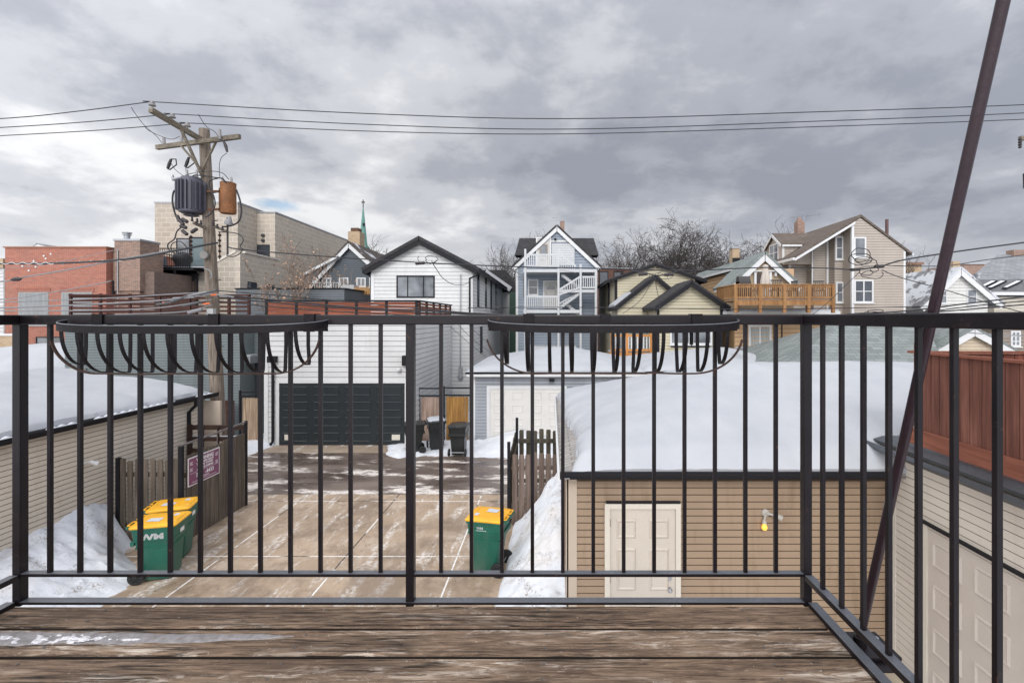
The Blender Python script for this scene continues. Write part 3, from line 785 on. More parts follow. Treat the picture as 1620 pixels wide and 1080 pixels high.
m = MB(); m.prism([(gx+.17, 1.9, 2.83), (-13.6, 1.9, 3.36), (-17.7, 1.9, 2.83), (-17.7, 1.9, 2.76), (gx+.17, 1.9, 2.76)], (0, 11.85, 0)); m.build('roof', shingle('dark_shingle', (.05,.05,.055)), lg)
def lroof(x, y):
    base = 3.36 - abs(x+13.6)*(.53/4.1); e = gx + .13 + .05*fbm(0, y, 1.6, 4)
    if x > e: return base - .08
    dl = min(e-x, 1.2); th_ = .06 + .16*(1-math.exp(-dl/.25)); fy = 13.65 - y
    th_ *= min(1, max(.15, fy/.2))
    return base + th_ + .035*fbm(x, y, .6, 3) + .009*fbm(x, y, 2.4, 3)
m = MB(); nx, ny = 90, 110
for j_ in range(ny+1):
    for i in range(nx+1):
        tx = (i/nx)**.55; x = -17.6 + (gx+.2+17.6)*tx; y = 1.95 + 11.75*j_/ny; m.v.append(V((x, y, lroof(x, y))))
for j_ in range(ny):
    for i in range(nx): a = j_*(nx+1)+i; m.f.append([a, a+1, a+nx+2, a+nx+1])
m.build('roof_snow', SNOW, lg, smooth=True, fixn=False)
# snow caught in the gutter
m = MB()
for i in range(60):
    y = 2+11.6*i/60; 
    if fbm(0, y, 1.3, 21) > -.25: m.tube([(gx+.245, y, 2.815), (gx+.245, y+.1, 2.825+.01*fbm(0,y,5,1)), (gx+.245, y+.2, 2.815)], [.03, .045, .03], 6)
m.build('gutter_snow', SNOWL, lg, smooth=True)['kind'] = 'stuff'
MB().tube([(gx+.24, 13.0, 2.74), (gx+.24, 13.0, 2.6), (gx+.06, 13.0, 2.42), (gx+.06, 13.0, .2)], .045, 8).build('downspout', DKTRIM, lg, smooth=True)
fl = MB(); fl.lathe((gx+.02, 10.05, 1.93), [(.05,0),(.05,.03),(.02,.035)], 12, (1,0,0)); fl.tube([(gx+.04, 10.05, 1.93), (gx+.22, 10.05, 1.97), (gx+.30, 10.12, 1.90)], [.02,.03,.055], 10)
fl.build('flood_light', WTRIM, lg, smooth=True)

# ================================================================ tan garage in front (door, hip roof in snow)
tg = thing('tan_garage', 'tan sided garage with a white side door under a snow covered hip roof', 'garage', (4, 10, 0))
m = MB(); m.box(.25, 8.5, 7.0, 13.15, 0, 2.76)
m.laps((0, 7.0, 0), UX, FY, [(.35,.1),(4.86,.1),(4.86,2.62),(.35,2.62)], .1, .030, .016)
m.laps((.25, 7.0, 0), (0,1,0), (-1,0,0), [(.1,.1),(6.1,.1),(6.1,2.62),(.1,2.62)], .1, .024)
m.build('wall', S_TAN, tg)
MB().box(.225, .365, 6.965, 7.005, .05, 2.62).box(.215, .245, 6.965, 7.12, .05, 2.62).build('corner_board', siding('corner_tan', (.46,.38,.30), .25), tg)
# frieze with rain streaks above the laps
panel_door(tg, (1.30, 7.0, .12), UX, FY, .93, 2.08, paint('door_offwhite', (.54, .48, .41), .45, .08), CTRIM, [(.14, .42), (.52, 1.10), (1.20, 1.82-.06), (1.86, 2.0-.04)][0:0] or [(.16,.74), (.92,1.52), (1.66,1.93)], 2, .075, 'door', .035, .2)
dd = [o for o in COL.objects if o.name == 'door' or o.name.startswith('door.')][-1]
kn = MB().lathe((1.30+.385, 6.962, 1.06), [(.03,0),(.03,.008),(.012,.012),(.012,.035),(.028,.045),(.030,.06),(.022,.072),(0.002,.075)], 14, FY); kn.build('handle', paint('brushed_steel', (.45,.45,.46), .25, .05, metal=.9), dd, smooth=True)
MB().lathe((1.30+.385, 6.962, 1.21), [(.03,0),(.03,.01),(.026,.018),(.01,.02)], 14, FY).build('deadbolt', bpy.data.materials['brushed_steel'], dd, smooth=True)
hg = MB()
for z in (.35, 1.2, 2.0): hg.box(1.30-.468, 1.30-.458, 6.945, 6.958, z-.05, z+.05)
hg.build('hinge', paint('rusty_hinge', (.16,.09,.06), .6), dd)
MB().box(.78, 1.83, 6.93, 6.985, 2.285, 2.31).build('drip_cap', DKTRIM, tg)
MB().box(.25, 4.56, 6.78, 7.0, 2.70, 2.755).build('soffit', paint('tan_soffit', (.40,.32,.25), .6), tg)
m = MB(); m.frame((.12, 6.78, 2.70), UX, FY); m.prism([(0,0,0),(0,.08,.0),(0,.12,.06),(0,.12,.115),(0,.10,.115),(0,.08,.05),(0,0,.04)], (4.44,0,0)); m.build('gutter', DKTRIM, tg)
YE0, YE1, XE0 = 6.70, 13.35, .12; SL = .325
def hip(x, y): return 2.78 + SL*min(y-YE0, YE1-y, (x-XE0))
m = MB(); yr = (YE0+YE1)/2; xr = XE0 + (yr-YE0); zr = hip(xr, yr)
q = [(XE0,YE0,2.78),(9,YE0,2.78),(9,YE1,2.78),(XE0,YE1,2.78),(xr,yr,zr),(9,yr,zr)]
m.raw(q + [(a, b, c-.07) for a, b, c in q[:4]], [(0,1,5,4),(1,2,5),(2,3,4,5),(3,0,4),(0,6,7,1),(1,7,8,2),(2,8,9,3),(3,9,6,0),(6,9,8,7)])
m.build('roof', shingle('grey_worn_shingle', (.30,.28,.265), .3, .13), tg, fixn=True)
MB().box(.085, .118, 6.68, 13.37, 2.68, 2.80).build('drip_edge', WTRIM, tg)
def rsnow(x, y):
    e = XE0 + .20 + .10*fbm(0, y, 1.1, 31) + .05*fbm(0, y, 4, 11) - .14*sstep(9.5, 13, y) + .12*math.exp(-((y-8.1)/.7)**2)
    h = hip(x, y)
    if x < e: return h - .06
    dl = min(x-e, .5); tf = min(1, .35 + .65*min(1, (y-YE0+.02)/.25)); tb = min(1, .35+.65*(YE1-y)/.3)
    hs = 2.78 + SL*min(y-YE0, YE1-y, x-XE0)
    # soften the hip and ridge lines
    a, b, c = y-YE0, YE1-y, x-XE0; k = .35
    sm = -k*math.log(math.exp(-a/k)+math.exp(-b/k)+math.exp(-c/k)); hs = 2.78 + SL*max(sm, min(a,b,c)-.25)
    return hs + (.10 + .14*(1-math.exp(-dl/.08)))*tf*tb + .030*fbm(x, y, .7, 2) + .009*fbm(x, y, 2.6, 2) - .035*max(0, fbm(x, 0, 1.6, 9))*math.exp(-((y-YE0-.25)/.22)**2)
m = MB(); nx, ny = 150, 120
for j_ in range(ny+1):
    for i in range(nx+1):
        tx = (i/nx)**1.9; x = XE0+.02 + (8.9-XE0)*tx; y = YE0-.02 + (YE1-YE0)*j_/ny; m.v.append(V((x, y, rsnow(x, y))))
for j_ in range(ny):
    for i in range(nx): a = j_*(nx+1)+i; m.f.append([a, a+1, a+nx+2, a+nx+1])
# front lip of the snow
b0 = len(m.v)
for i in range(nx+1): p = m.v[i]; m.v.append(V((p.x, p.y+.03, hip(p.x, YE0)+.0 - .03)))
for i in range(nx): m.f.append([i+1, i, b0+i, b0+i+1])
m.build('roof_snow', SNOW, tg, smooth=True, fixn=True)
lt = MB(); lt.lathe((3.05, 6.985, 2.14), [(.055,0),(.055,.03),(.03,.045),(.01,.05)], 16, FY)
lt.tube([(3.06, 6.94, 2.14), (3.16, 6.90, 2.13)], .018, 8); lt.tube([(3.14, 6.91, 2.14), (3.24, 6.86, 2.10)], [.03, .042], 10)
lt.tube([(3.04, 6.94, 2.12), (3.01, 6.91, 2.05)], .016, 8); lt.tube([(3.015, 6.915, 2.06), (3.01, 6.905, 2.01)], [.026, .035], 10)
lo = lt.build('security_light', paint('aged_plastic', (.40,.37,.33), .5), tg, smooth=True)
t = NT('lit_bulb'); t.b.inputs['Emission Color'].default_value = (1, .42, .05, 1); t.b.inputs['Emission Strength'].default_value = .8
MB().lathe((3.01, 6.905, 2.02), [(.018,0),(.026,-.02),(.038,-.05),(.040,-.07),(.028,-.095),(.004,-.10)], 14).build('bulb', t.done((.8,.45,.08), .4), lo, smooth=True)

# ================================================================ right garage (cream siding, roof deck)
rg = thing('cream_garage', 'cream sided garage with a beige panelled door along the right edge', 'garage', (7, 5, 0))
wx = 4.88; m = MB(); m.box(wx, 9.6, -1, 6.97, 0, 3.10)
m.laps((wx, -1, 0), (0,1,0), (-1,0,0), [(0,.1),(7.9,.1),(7.9,3.05),(0,3.05)], .102, .026); m.build('wall', S_CREAM, rg)
MB().box(wx-.03, wx+.02, 6.90, 6.985, .1, 3.06).build('corner_board', siding('corner_cream', (.62,.57,.5)), rg)
panel_door(rg, (wx, 3.85, 0), (0,1,0), (-1,0,0), 4.9, 2.2, paint('garage_door_beige', (.50,.44,.385), .5, .06), CTRIM, 4, 8, 0, 'garage_door', .03, .14)
m = MB(); m.box(wx-.05, wx+.01, 6.30, 6.37, 0, 2.26); m.build('door_frame', CTRIM, rg)
m = MB(); m.box(wx-.055, wx+.01, 6.372, 6.48, 0, 2.25); m.build('door_post', paint('red_brown_post', (.10,.045,.035), .6), rg)
MB().box(wx-.075, wx+.01, 1.2, 6.48, 2.255, 2.285).build('drip_cap', DKTRIM, rg)
MB().box(wx-.26, wx, -1, 7.02, 3.07, 3.10).build('soffit', CTRIM, rg)
m = MB(); m.frame((wx-.26, -1, 3.06), (0,1,0), (-1,0,0)); m.prism([(0,0,0),(0,.07,.0),(0,.11,.05),(0,.11,.10),(0,.09,.10),(0,.075,.05),(0,0,.05)], (8.06,0,0)); m.build('gutter', paint('gutter_grey', (.10,.11,.125), .3, .2, 4, 0, 40, .4), rg)
MB().prism([(wx-.25, -1, 3.165), (wx-.25, -1, 3.18), (wx-.12, -1, 3.22), (9.7, -1, 3.3), (9.7, -1, 3.11), (wx-.2, -1, 3.11)], (0, 8.03, 0)).build('roof', paint('roof_membrane', (.06,.066,.075), .35, .3, 3, .2), rg)
# roof-deck fence: red boards
REDW = wood('red_stained_wood', (.085,.03,.022), (.27,.115,.08), .146, 'Y', 'Z'); REDX = wood('red_stained_wood_far', (.10,.028,.018), (.26,.085,.055), .145, 'X', 'Z')
REDR = wood('red_rail_wood', (.15,.05,.03), (.34,.13,.085), .4, 'Z', 'Y')
fx = 4.80
rf = thing('roof_deck_fence', 'reddish brown stained board fence around the roof deck of the cream garage', 'fence', (6, 5, 3.3))
m = MB(); y = 6.48; k = 0
while y > -.8:
    wdt = .138 + .01*math.sin(k*2.3); jz = .01*math.sin(k*5.1)
    m.box(fx, fx+.02, y-wdt, y-.010 if k % 3 else y-.003, 3.36, 4.44+jz*.3); y -= .146; k += 1
m.build('boards', REDW, rf)
m = MB(); m.box(fx-.05, fx+.06, -.9, 6.53, 4.445, 4.475); m.build('cap_rail', REDR, rf, bevel=.004)
m = MB(); m.box(fx-.045, fx-.003, -.9, 6.55, 3.255, 3.46); m.build('skirt_board', REDR, rf, bevel=.004)
for y in (6.46, 4.3, 1.9): MB().box(fx+.022, fx+.11, y-.045, y+.045, 3.29, 4.58 if y > 6 else 4.43).build('post', REDR, rf)
m = MB(); x = fx+.16
while x < 9.5: m.box(x, x+.138, 6.48, 6.50, 3.36, 4.43); x += .148
m.build('boards', REDX, rf); MB().box(fx+.12, 9.6, 6.44, 6.53, 4.435, 4.47).build('cap_rail', REDR, rf)

# ================================================================ fences beside the driveway
GREYW = wood('grey_fence_wood', (.060,.048,.038), (.205,.165,.13), .145, 'X', 'Z'); GREYY = wood('grey_fence_wood_side', (.060,.048,.038), (.205,.165,.13), .145, 'Y', 'Z')
GREYP = wood('pinkish_fence_wood', (.095,.070,.058), (.27,.205,.17), .145, 'X', 'Z')
def pickets(m, a, b, z0, z1, w=.125, gap=.02, th=.02, jit=.03, seed=1, miss=()):
    random.seed(seed); a, b = V(a), V(b); d = (b-a); ln = d.length; d.normalize(); n = V((-d.y, d.x, 0)); k = 0; t = 0
    while t + w <= ln + .01:
        h = z1(t/ln) if callable(z1) else z1
        if k not in miss:
            p = a + d*(t+w/2); m.T = None; hh = h + random.uniform(-jit, jit); tl = random.uniform(-.008, .008)
            c = V((d.x*w/2, d.y*w/2, 0)); nn = n*th/2; q = []
            for zz, sft in ((z0, 0), (hh-.03, tl), (hh, tl)):
                cc = c*(1 if zz < hh-.001 else .72)
                for s1, s2 in ((-1,-1),(1,-1),(1,1),(-1,1)):
                    r_ = p + cc*s1 + nn*s2 + d*sft; q.append((r_.x, r_.y, zz))
            m.loft([q[0:4], q[4:8], q[8:12]])
        t += w + gap; k += 1
    return m
fA = thing('picket_fence', 'short weathered grey picket fence facing the balcony behind the snow bank', 'fence', (-8.7, 10.67, 0))
pickets(MB(), (-9.40,10.67,0), (-8.10,10.67,0), .05, 1.83, .115, .05, seed=2).build('pickets', GREYW, fA)
MB().box(-9.4,-8.05,10.70,10.74,1.45,1.54).box(-9.4,-8.05,10.70,10.74,.35,.44).build('rail', GREYW, fA)
MB().box(-9.50,-9.42,10.66,10.74,0,1.86).build('post', DKTRIM, fA)
fB = thing('board_fence', 'weathered grey board fence with a steel top bar running back beside the driveway', 'fence', (-8.02, 11.7, 0))
pickets(MB(), (-8.02,10.76,0), (-8.02,12.80,0), .02, lambda t: 1.90 + .0*t, .135, .012, seed=4).build('boards', GREYY, fB)
MB().box(-8.06,-7.98,10.56,10.64,0,2.14).build('post', DKTRIM, fB); MB().box(-8.05,-7.99,12.82,12.88,0,2.22).build('post', DKTRIM, fB)
m = MB(); m.beam((-8.02,10.6,2.15),(-8.02,12.85,2.19),.035,.035)
for y in (11.2, 11.75, 12.3): m.beam((-8.02,y,1.85),(-8.02,y,2.16),.015,.015,(0,1,0))
m.build('top_bar', paint('grey_steel', (.14,.12,.12), .5), fB)
MB().box(-8.10,-8.04,10.8,12.8,1.4,1.5).box(-8.10,-8.04,10.8,12.8,.4,.5).build('rail', GREYY, fB)
g_ = thing('brown_rail_gate', 'dark brown open rail gate with snow on its bars beside the utility pole', 'gate', (-8.9, 12.95, 0))
m = MB()
for z in (2.02, 1.72, 1.40): m.box(-9.55,-8.15,12.95,13.0,z-.06,z+.06)
m.box(-9.62,-9.54,12.93,13.02,0,2.1); m.box(-8.16,-8.08,12.93,13.02,0,2.1)
for x in (-9.2,-8.8,-8.5): m.box(x-.02,x+.02,12.90,12.948,1.3,2.05)
m.build('frame', wood('dark_brown_wood', (.025,.014,.011), (.07,.04,.03), .2, 'X', 'X'), g_)
MB().box(-9.5,-8.2,12.95,13.0,1.781,1.80).build('snow_strip', SNOW, g_)
# tow-away sign
sg = thing('warning_sign', 'purple and white towing warning sign screwed to the grey board fence', 'sign', (-7.98, 11.3, 1.5))
c0, c1 = 10.76, 11.78; zc0, zc1 = 1.19, 1.82
m = MB(); m.box(-7.997,-7.985,c0,c1,zc0,zc1); m.build('sign_plate', paint('sign_white', (.72,.70,.70), .4, .03), sg)
MB().box(-7.986,-7.982,c0+.022,c1-.022,zc0+.022,zc1-.022).build('sign_face', paint('sign_purple', (.19,.065,.125), .45, .06), sg)
m = MB().frame((-7.981, (c0+c1)/2, (zc0+zc1)/2), (0,1,0), (1,0,0))
# (u = +Y runs left to right when seen from the driveway)
text_into(m, "WARNING", .115, .02, .175, bold=.004)
text_into(m, "UNAUTHORIZED VEHICLES", .050, .02, .118, stretch=.9, bold=.002)
text_into(m, "WILL BE TOWED", .068, .02, .050, bold=.002)
text_into(m, "AT YOUR EXPENSE", .062, .02, -.018, bold=.002)
text_into(m, "773", .125, -.18, -.165, bold=.003); text_into(m, "-4433", .125, .16, -.165, bold=.003)
text_into(m, "CHICAGO, IL", .045, .02, -.215, bold=.001)
m.box(-.46,.46,-.001,.0012,-.045,-.040); m.box(-.40,.40,-.001,.0012,-.250,-.243)
for (x0_, zz, n_) in ((-.46,.20,3),(-.46,.06,3),(-.46,-.02,0),(.36,.20,3),(.36,.02,3)):
    for k in range(n_): m.box(x0_, x0_+.09-.02*(k%2), -.001,.0012, zz-k*.026, zz-k*.026+.011)
m.build('lettering', bpy.data.materials['sign_white'], sg)

fC = thing('picket_fence', 'weathered picket fence section beside the tan garage with its foot in the snow bank', 'fence', (-.3, 11.6, 0))
pickets(MB(), (-.93,11.62,0), (.24,11.62,0), .02, 1.70, .125, .035, seed=8).build('pickets', GREYP, fC)
MB().box(-.95,.24,11.65,11.69,1.3,1.39).box(-.95,.24,11.65,11.69,.4,.49).build('rail', GREYP, fC)
m = MB(); m.box(-1.04,-.97,11.56,11.64,0,1.98); m.build('post', DKTRIM, fC)
fD = thing('picket_fence', 'taller greenish grey picket fence standing behind the first one by the tan garage', 'fence', (-.3, 13.5, 0))
GREYG = wood('greenish_fence_wood', (.05,.045,.034), (.15,.135,.105), .145, 'X', 'Z')
pickets(MB(), (-.88,13.5,0), (.22,13.5,0), .02, 1.84, .125, .06, seed=9).build('pickets', GREYG, fD)
MB().box(-.9,.24,13.44,13.48,1.48,1.60).box(-.9,.24,13.44,13.48,.4,.5).build('rail', GREYG, fD)
m = MB(); m.box(-.98,-.91,13.46,13.54,0,2.17); m.build('post', DKTRIM, fD)
fE = thing('side_fence', 'short side fence seen edge on that joins the two picket fences', 'fence', (-.98, 12.5, 0))
pickets(MB(), (-.98,11.7,0), (-.98,13.4,0), .02, lambda t: 1.68+.14*t, .13, .02, seed=10).build('pickets', wood('side_fence_wood', (.05,.045,.034), (.15,.135,.105), .145, 'Y', 'Z'), fE)
MB().box(-.95,-.91,11.7,13.4,1.4,1.5).build('rail', bpy.data.materials['side_fence_wood'], fE)

# ================================================================ wheeled carts
def rrect(z, cx, cy, hw, hd, r, n=5):
    pts = []
    for (sx_, sy_, a0) in ((1,1,0),(-1,1,90),(-1,-1,180),(1,-1,270)):
        for k in range(n+1):
            a_ = R(a0 + 90*k/n); pts.append((cx + sx_*(hw-r) + r*math.cos(a_), cy + sy_*(hd-r) + r*math.sin(a_), z))
    return pts
def cart(label, group, body, lid, decal=None, lidstick=True, snowcap=False):
    """local: front faces -Y, handle and wheels at +Y"""
    c = thing('wheeled_cart', label, 'trash cart', (0,0,0), group)
    m = MB(); m.loft([rrect(.03, 0, -.02, .21, .22, .05), rrect(.06, 0, -.02, .225, .235, .05), rrect(.62, 0, 0, .255, .285, .05), rrect(.66, 0, 0, .262, .292, .05),
                      rrect(.78, 0, .0, .285, .325, .05), rrect(.80, 0, 0, .290, .33, .05), rrect(1.0, 0, 0, .305, .35, .05), rrect(1.0, 0, 0, .325, .37, .05), rrect(1.035, 0, 0, .325, .37, .05)])
    bd = m.build('body', body, c, smooth=True)
    m = MB()
    for zz_, w_ in ((.66,.268),(.80,.296)):
        m.loft([rrect(zz_-.012, 0, 0, w_, w_+.035, .05), rrect(zz_-.008, 0, 0, w_+.008, w_+.043, .05), rrect(zz_+.008, 0, 0, w_+.009, w_+.044, .05), rrect(zz_+.012, 0, 0, w_+.002, w_+.037, .05)])
    m.build('moulded_bands', body, c, smooth=True)
    m = MB(); m.box(-.30,.30,.30,.36,.72,.80)
    m.build('rear_rib', body, c, bevel=.004)
    m = MB(); m.loft([rrect(1.037, 0, .0, .335, .38, .05), rrect(1.06, 0, 0, .338, .383, .05), rrect(1.085, 0, .01, .32, .36, .06), rrect(1.10, 0, .02, .24, .28, .08), rrect(1.104, 0, .02, .1, .12, .05)])
    m.loft([rrect(1.08, 0, -.30, .20, .05, .03), rrect(1.105, 0, -.29, .19, .04, .03)])
    ld = m.build('lid', lid, c, smooth=True)
    m = MB()
    m.tube([(-.24,.34,1.03),(-.24,.44,1.05),(.24,.44,1.05),(.24,.34,1.03)], .017, 8)
    for x in (-.24, 0, .24): m.box(x-.02, x+.02, .36, .45, 1.02, 1.07)
    m.build('handle', body, c, smooth=True)
    m = MB()
    for x in (-.15, .15): m.tube([(x-.10,.38,1.085),(x-.09,.425,1.085),(x+.09,.425,1.085),(x+.10,.38,1.085)], .013, 8)
    m.build('lid_hinge', lid, c, smooth=True)
    MB().tube([(-.27,.27,.135),(.27,.27,.135)], .012, 8).build('axle', GALV, c)
    for x in (-.29, .29):
        s_ = 1 if x > 0 else -1
        wh = MB().lathe((x-.025*s_, .27, .135), [(.075,.0),(.125,.002),(.135,.012),(.135,.042),(.125,.052),(.08,.052),(.075,.040),(.03,.040),(.03,.055),(.012,.058)], 24, (s_,0,0)).build('wheel', paint('tyre_black', (.015,.015,.016), .6), c, smooth=True)
        sp = MB()
        for k in range(8):
            a_ = k*math.pi/4; sp.beam((x+.022*s_, .27+.03*math.cos(a_), .135+.03*math.sin(a_)), (x+.022*s_, .27+.10*math.cos(a_), .135+.10*math.sin(a_)), .012, .012, (1,0,0))
        sp.build('rim', paint('rim_black', (.03,.03,.032), .4), wh)
    if decal: decal(c)
    if lidstick:
        m = MB(); m.raw([(-.20,-.05,1.1045),(-.02,-.06,1.106),(.0,.16,1.106),(-.16,.18,1.106),(-.17,.08,1.1055)], [(0,1,2,3,4)])
        m.raw([(.06,-.25,1.1005),(.17,-.26,1.0995),(.18,-.17,1.102),(.07,-.16,1.1025)], [(0,1,2,3)])
        m.v = [p + V((0,0,.003)) for p in m.v]
        m.build('sticker', paint('sticker_paper', (.55,.57,.62), .6, .1, 30), ld, fixn=False)
    if snowcap:
        m = MB(); m.loft([rrect(1.09, 0, .02, .31, .34, .1), rrect(1.13, 0, .02, .29, .32, .12), rrect(1.17, 0, .03, .22, .24, .12), rrect(1.19, 0, .03, .1, .1, .08)]); m.build('snow_cap', SNOW, c, smooth=True)
    return c
def plastic(name, c, grime, amt):
    t = NT(name); n = t.noise(3, 5, .6); st = t.noise(6, 6, .7, (1, 1, .15)); sf = t.noise(70, 4, .7, (1, 1, .4)); sep = t.n('ShaderNodeSeparateXYZ'); t.l(t.co.outputs['Object'], sep.inputs[0])
    col = t.mix(t.mrange(n, .3, .7), sc(c, .85), sc(c, 1.15)); col = t.mix(t.mrange(st, .52, .75, 0, amt), col, grime)
    col = t.mix(t.mrange(sf, .62, .72, 0, amt*.8), col, sc(grime, 1.6))
    low = t.math('MULTIPLY', t.mrange(sep.outputs[2], .05, .35, 1, 0), t.mrange(n, .35, .6)); col = t.mix(t.math('MULTIPLY', low, .5), col, grime)
    t.bump(sf, .08, .003); return t.done(col, t.mrange(n, .3, .7, .35, .55), 0, .45)
GREEN = plastic('cart_green', (.010,.105,.072), (.12,.16,.13), .35); YEL = plastic('cart_yellow', (.75,.37,.014), (.45,.30,.12), .35)
CBLK = paint('cart_black', (.018,.020,.021), .33, .25, 4, .05)
DEC = paint('decal_white', (.75,.76,.76), .5, .04)
def wm_front(c):
    m = MB().frame((.3005,.0,.80), (0,1,0), (1,0,0)); text_into(m, "WM", .07, -.08, .085, bold=.002); m.box(-.16,.05,-.001,.0015,.055,.067)
    m.v = [V((.2925 + (p.z-.80)*.075, p.y, p.z)) for p in m.v]; m.build('logo', DEC, c, fixn=False)
def wm_side(c):
    # large letters on the +X side, following the draft of the body
    m = MB().frame((-.3005,.0,.80), (0,-1,0), (-1,0,0)); text_into(m, "WM", .17, -.02, .0, stretch=1.25, bold=.009)
    m.v = [V((-(.2915 + (p.z-.80)*.075), p.y, p.z)) for p in m.v]; m.build('logo', DEC, c, fixn=False)
    m = MB().frame((0,-.337,.86), (1,0,0), (0,-1,0)); m.box(-.05,.10,-.001,.002,-.05,.03); m.build('label', bpy.data.materials['decal_white'], c)
G1 = 'green carts with yellow lids on the driveway'
c1_ = cart('green cart with yellow lid and white letters on its side nearest the left snow bank', G1, GREEN, YEL, wm_side); c1_.location = (-7.45, 9.35, 0); c1_.rotation_euler.z = R(104)
c2_ = cart('green cart with yellow lid half hidden behind another at the sign fence', G1, GREEN, YEL, wm_side); c2_.location = (-7.80, 10.12, 0); c2_.rotation_euler.z = R(108)
c3_ = cart('green cart with yellow lid standing alone by the right snow bank', G1, GREEN, YEL, wm_front); c3_.location = (-1.22, 9.60, 0); c3_.rotation_euler.z = R(-102)
G2 = 'black carts across the alley'
c4_ = cart('black cart beside the dark garage door, leftmost of three in the snow', G2, CBLK, CBLK, None, False); c4_.location = (X(655,17.9), 17.9, .02); c4_.rotation_euler.z = R(-70)
c5_ = cart('black cart with a cap of snow on its lid, between two others', G2, CBLK, CBLK, None, False, True); c5_.location = (X(690,18.3), 18.3, .04); c5_.rotation_euler.z = R(20)
c6_ = cart('black cart turned with its rear to the alley, before the orange fence', G2, CBLK, CBLK, None, False, False); c6_.location = (X(726,17.55), 17.55, .04); c6_.rotation_euler.z = R(178)
# ================================================================ utility pole
POLEW = wood('pole_wood', (.085,.065,.05), (.33,.275,.225), 9, 'X', 'Z', 1.3); ARMW = wood('crossarm_wood', (.09,.075,.055), (.30,.26,.205), 9, 'X', 'X')
CER = paint('insulator_grey', (.28,.27,.27), .3, .2); DKIRON = paint('dark_iron', (.03,.025,.028), .5, .3, 8)
RUST = paint('rusty_tank', (.23,.095,.035), .6, .6, 3.0, .1); TRF = paint('transformer_grey', (.075,.075,.098), .45, .15)
WIRE = paint('wire_black', (.022,.022,.026), .5, .05); WIREG = paint('wire_grey', (.20,.20,.21), .45, .1)
up = thing('utility_pole', 'tall weathered wooden utility pole with crossarms and two transformers behind the left garage', 'utility pole', (-9.56, 14.1, 0))
pbx, py_, ptx = X(351,14.1), 14.1, X(323,14.1)
def pole_x(z): return pbx + (ptx-pbx)*(z/10.35)
MB().tube([(pole_x(z), py_, z) for z in (0,2,4,6,8,10.35)], [.19,.182,.172,.16,.148,.135], 18).build('pole_shaft', POLEW, up, smooth=True)
# arm that runs across the alley (perpendicular to the main crossarm)
A0 = V((pole_x(9.95)-.03, 14.0, 10.03)); A1 = V((X(238,12.35), 12.35, 10.17))
MB().beam(A0 + V((0,.1,-.02)), A1, .11, .12).build('crossarm', ARMW, up)
bx0, bx1 = V((X(257,14.45), 14.45-.2, 9.88)), V((X(381,13.6), 13.6-.05, 9.94))
MB().beam(bx0, bx1, .10, .12).build('crossarm', ARMW, up)
MB().beam(A0*.55+A1*.45, (pole_x(8.9), 13.93, 8.95), .07, .05).build('brace', ARMW, up)
cm = (bx0+bx1)/2
MB().beam(V((cm.x-.55, 14.0, 9.86)), (pole_x(9.2), 13.93, 9.12), .05, .04).build('brace', ARMW, up)
MB().beam(V((cm.x+.60, 13.8, 9.88)), (pole_x(9.2), 13.93, 9.12), .05, .04).build('brace', ARMW, up)
ins = []
for k in (.03, .40, .70):
    p = A1.lerp(A0, k) + V((0,0,.06)); ins.append(p + V((0,0,.17)))
    MB().lathe(p, [(.015,0),(.015,.06),(.075,.065),(.085,.085),(.05,.12),(.06,.13),(.055,.15),(.03,.165),(.03,.18)], 14).build('insulator', CER, up, smooth=True)
def cutout(px, py, Y, tilt, hang=True):
    p = V((X(px,Y), Y, Z(py,Y)))
    m = MB(); m.tube([p+V((0,0,.14)), p+V((.015,0,-.17))], [.045,.045], 10); m.build('arrester', CER, up, smooth=True)
    if hang:
        m = MB(); q = p + V((.30,-.02,-.62)) if tilt > 0 else p + V((.0,-.02,-.62))
        a = q + V((-.07,0,.14)); b = q + V((-.17,0,-.14)); 
        m.tube([a, (a+b)/2+V((0,0,0)), b], [.03,.045,.035], 8); m.tube([a, a+V((.14,0,0)), b+V((.26,0,.12)), b+V((.06,0,-.03)), b], .017, 6); m.build('fuse_cutout', DKIRON, up, smooth=True)
cutout(259, 226, 14.2, 1); cutout(287, 223, 14.1, 1)
cutout(347, 213, 13.6, 0, False)
m = MB(); q = V((X(359,13.6), 13.55, Z(232,13.6))); m.tube([q+V((-.05,0,.12)), q, q+V((.04,0,-.16))], [.03,.045,.03], 8); m.tube([V((X(347,13.6),13.55,Z(221,13.6))), q+V((-.05,0,.14))], .015, 5); m.build('fuse_cutout', DKIRON, up, smooth=True)
# finned transformer
Yt = 13.85
tc_ = V((X(303,Yt), Yt, 0)); zt0, zt1 = Z(338,Yt), Z(287,Yt)
m = MB(); m.lathe((tc_.x, tc_.y, zt0), [(.25,0),(.30,.03),(.30,zt1-zt0),(.26,zt1-zt0+.05),(.24,zt1-zt0+.10)], 20)
tf = m.build('transformer', TRF, up, smooth=True)
m = MB()
for k in range(20):
    a_ = R(k*17.5 + 5); d = V((math.cos(a_), math.sin(a_), 0)); b_ = V((tc_.x, tc_.y, 0))
    m.beam(b_+d*.28+V((0,0,zt0+.08)), b_+d*.28+V((0,0,zt1-.02)), .022, .20, d)
m.build('fins', TRF, tf)
MB().lathe((tc_.x-.0, tc_.y, zt0-.075), [(.14,0),(.20,.02),(.05,.05),(.05,.08)], 14).build('base_valve', TRF, tf, smooth=True)
for dx in (-.13, .14): MB().lathe((tc_.x+dx+.04, tc_.y-.05, zt1+.08), [(.035,0),(.05,.03),(.03,.06),(.045,.09),(.03,.12),(.03,.2),(.012,.24)], 10).build('bushing', CER, tf, smooth=True)
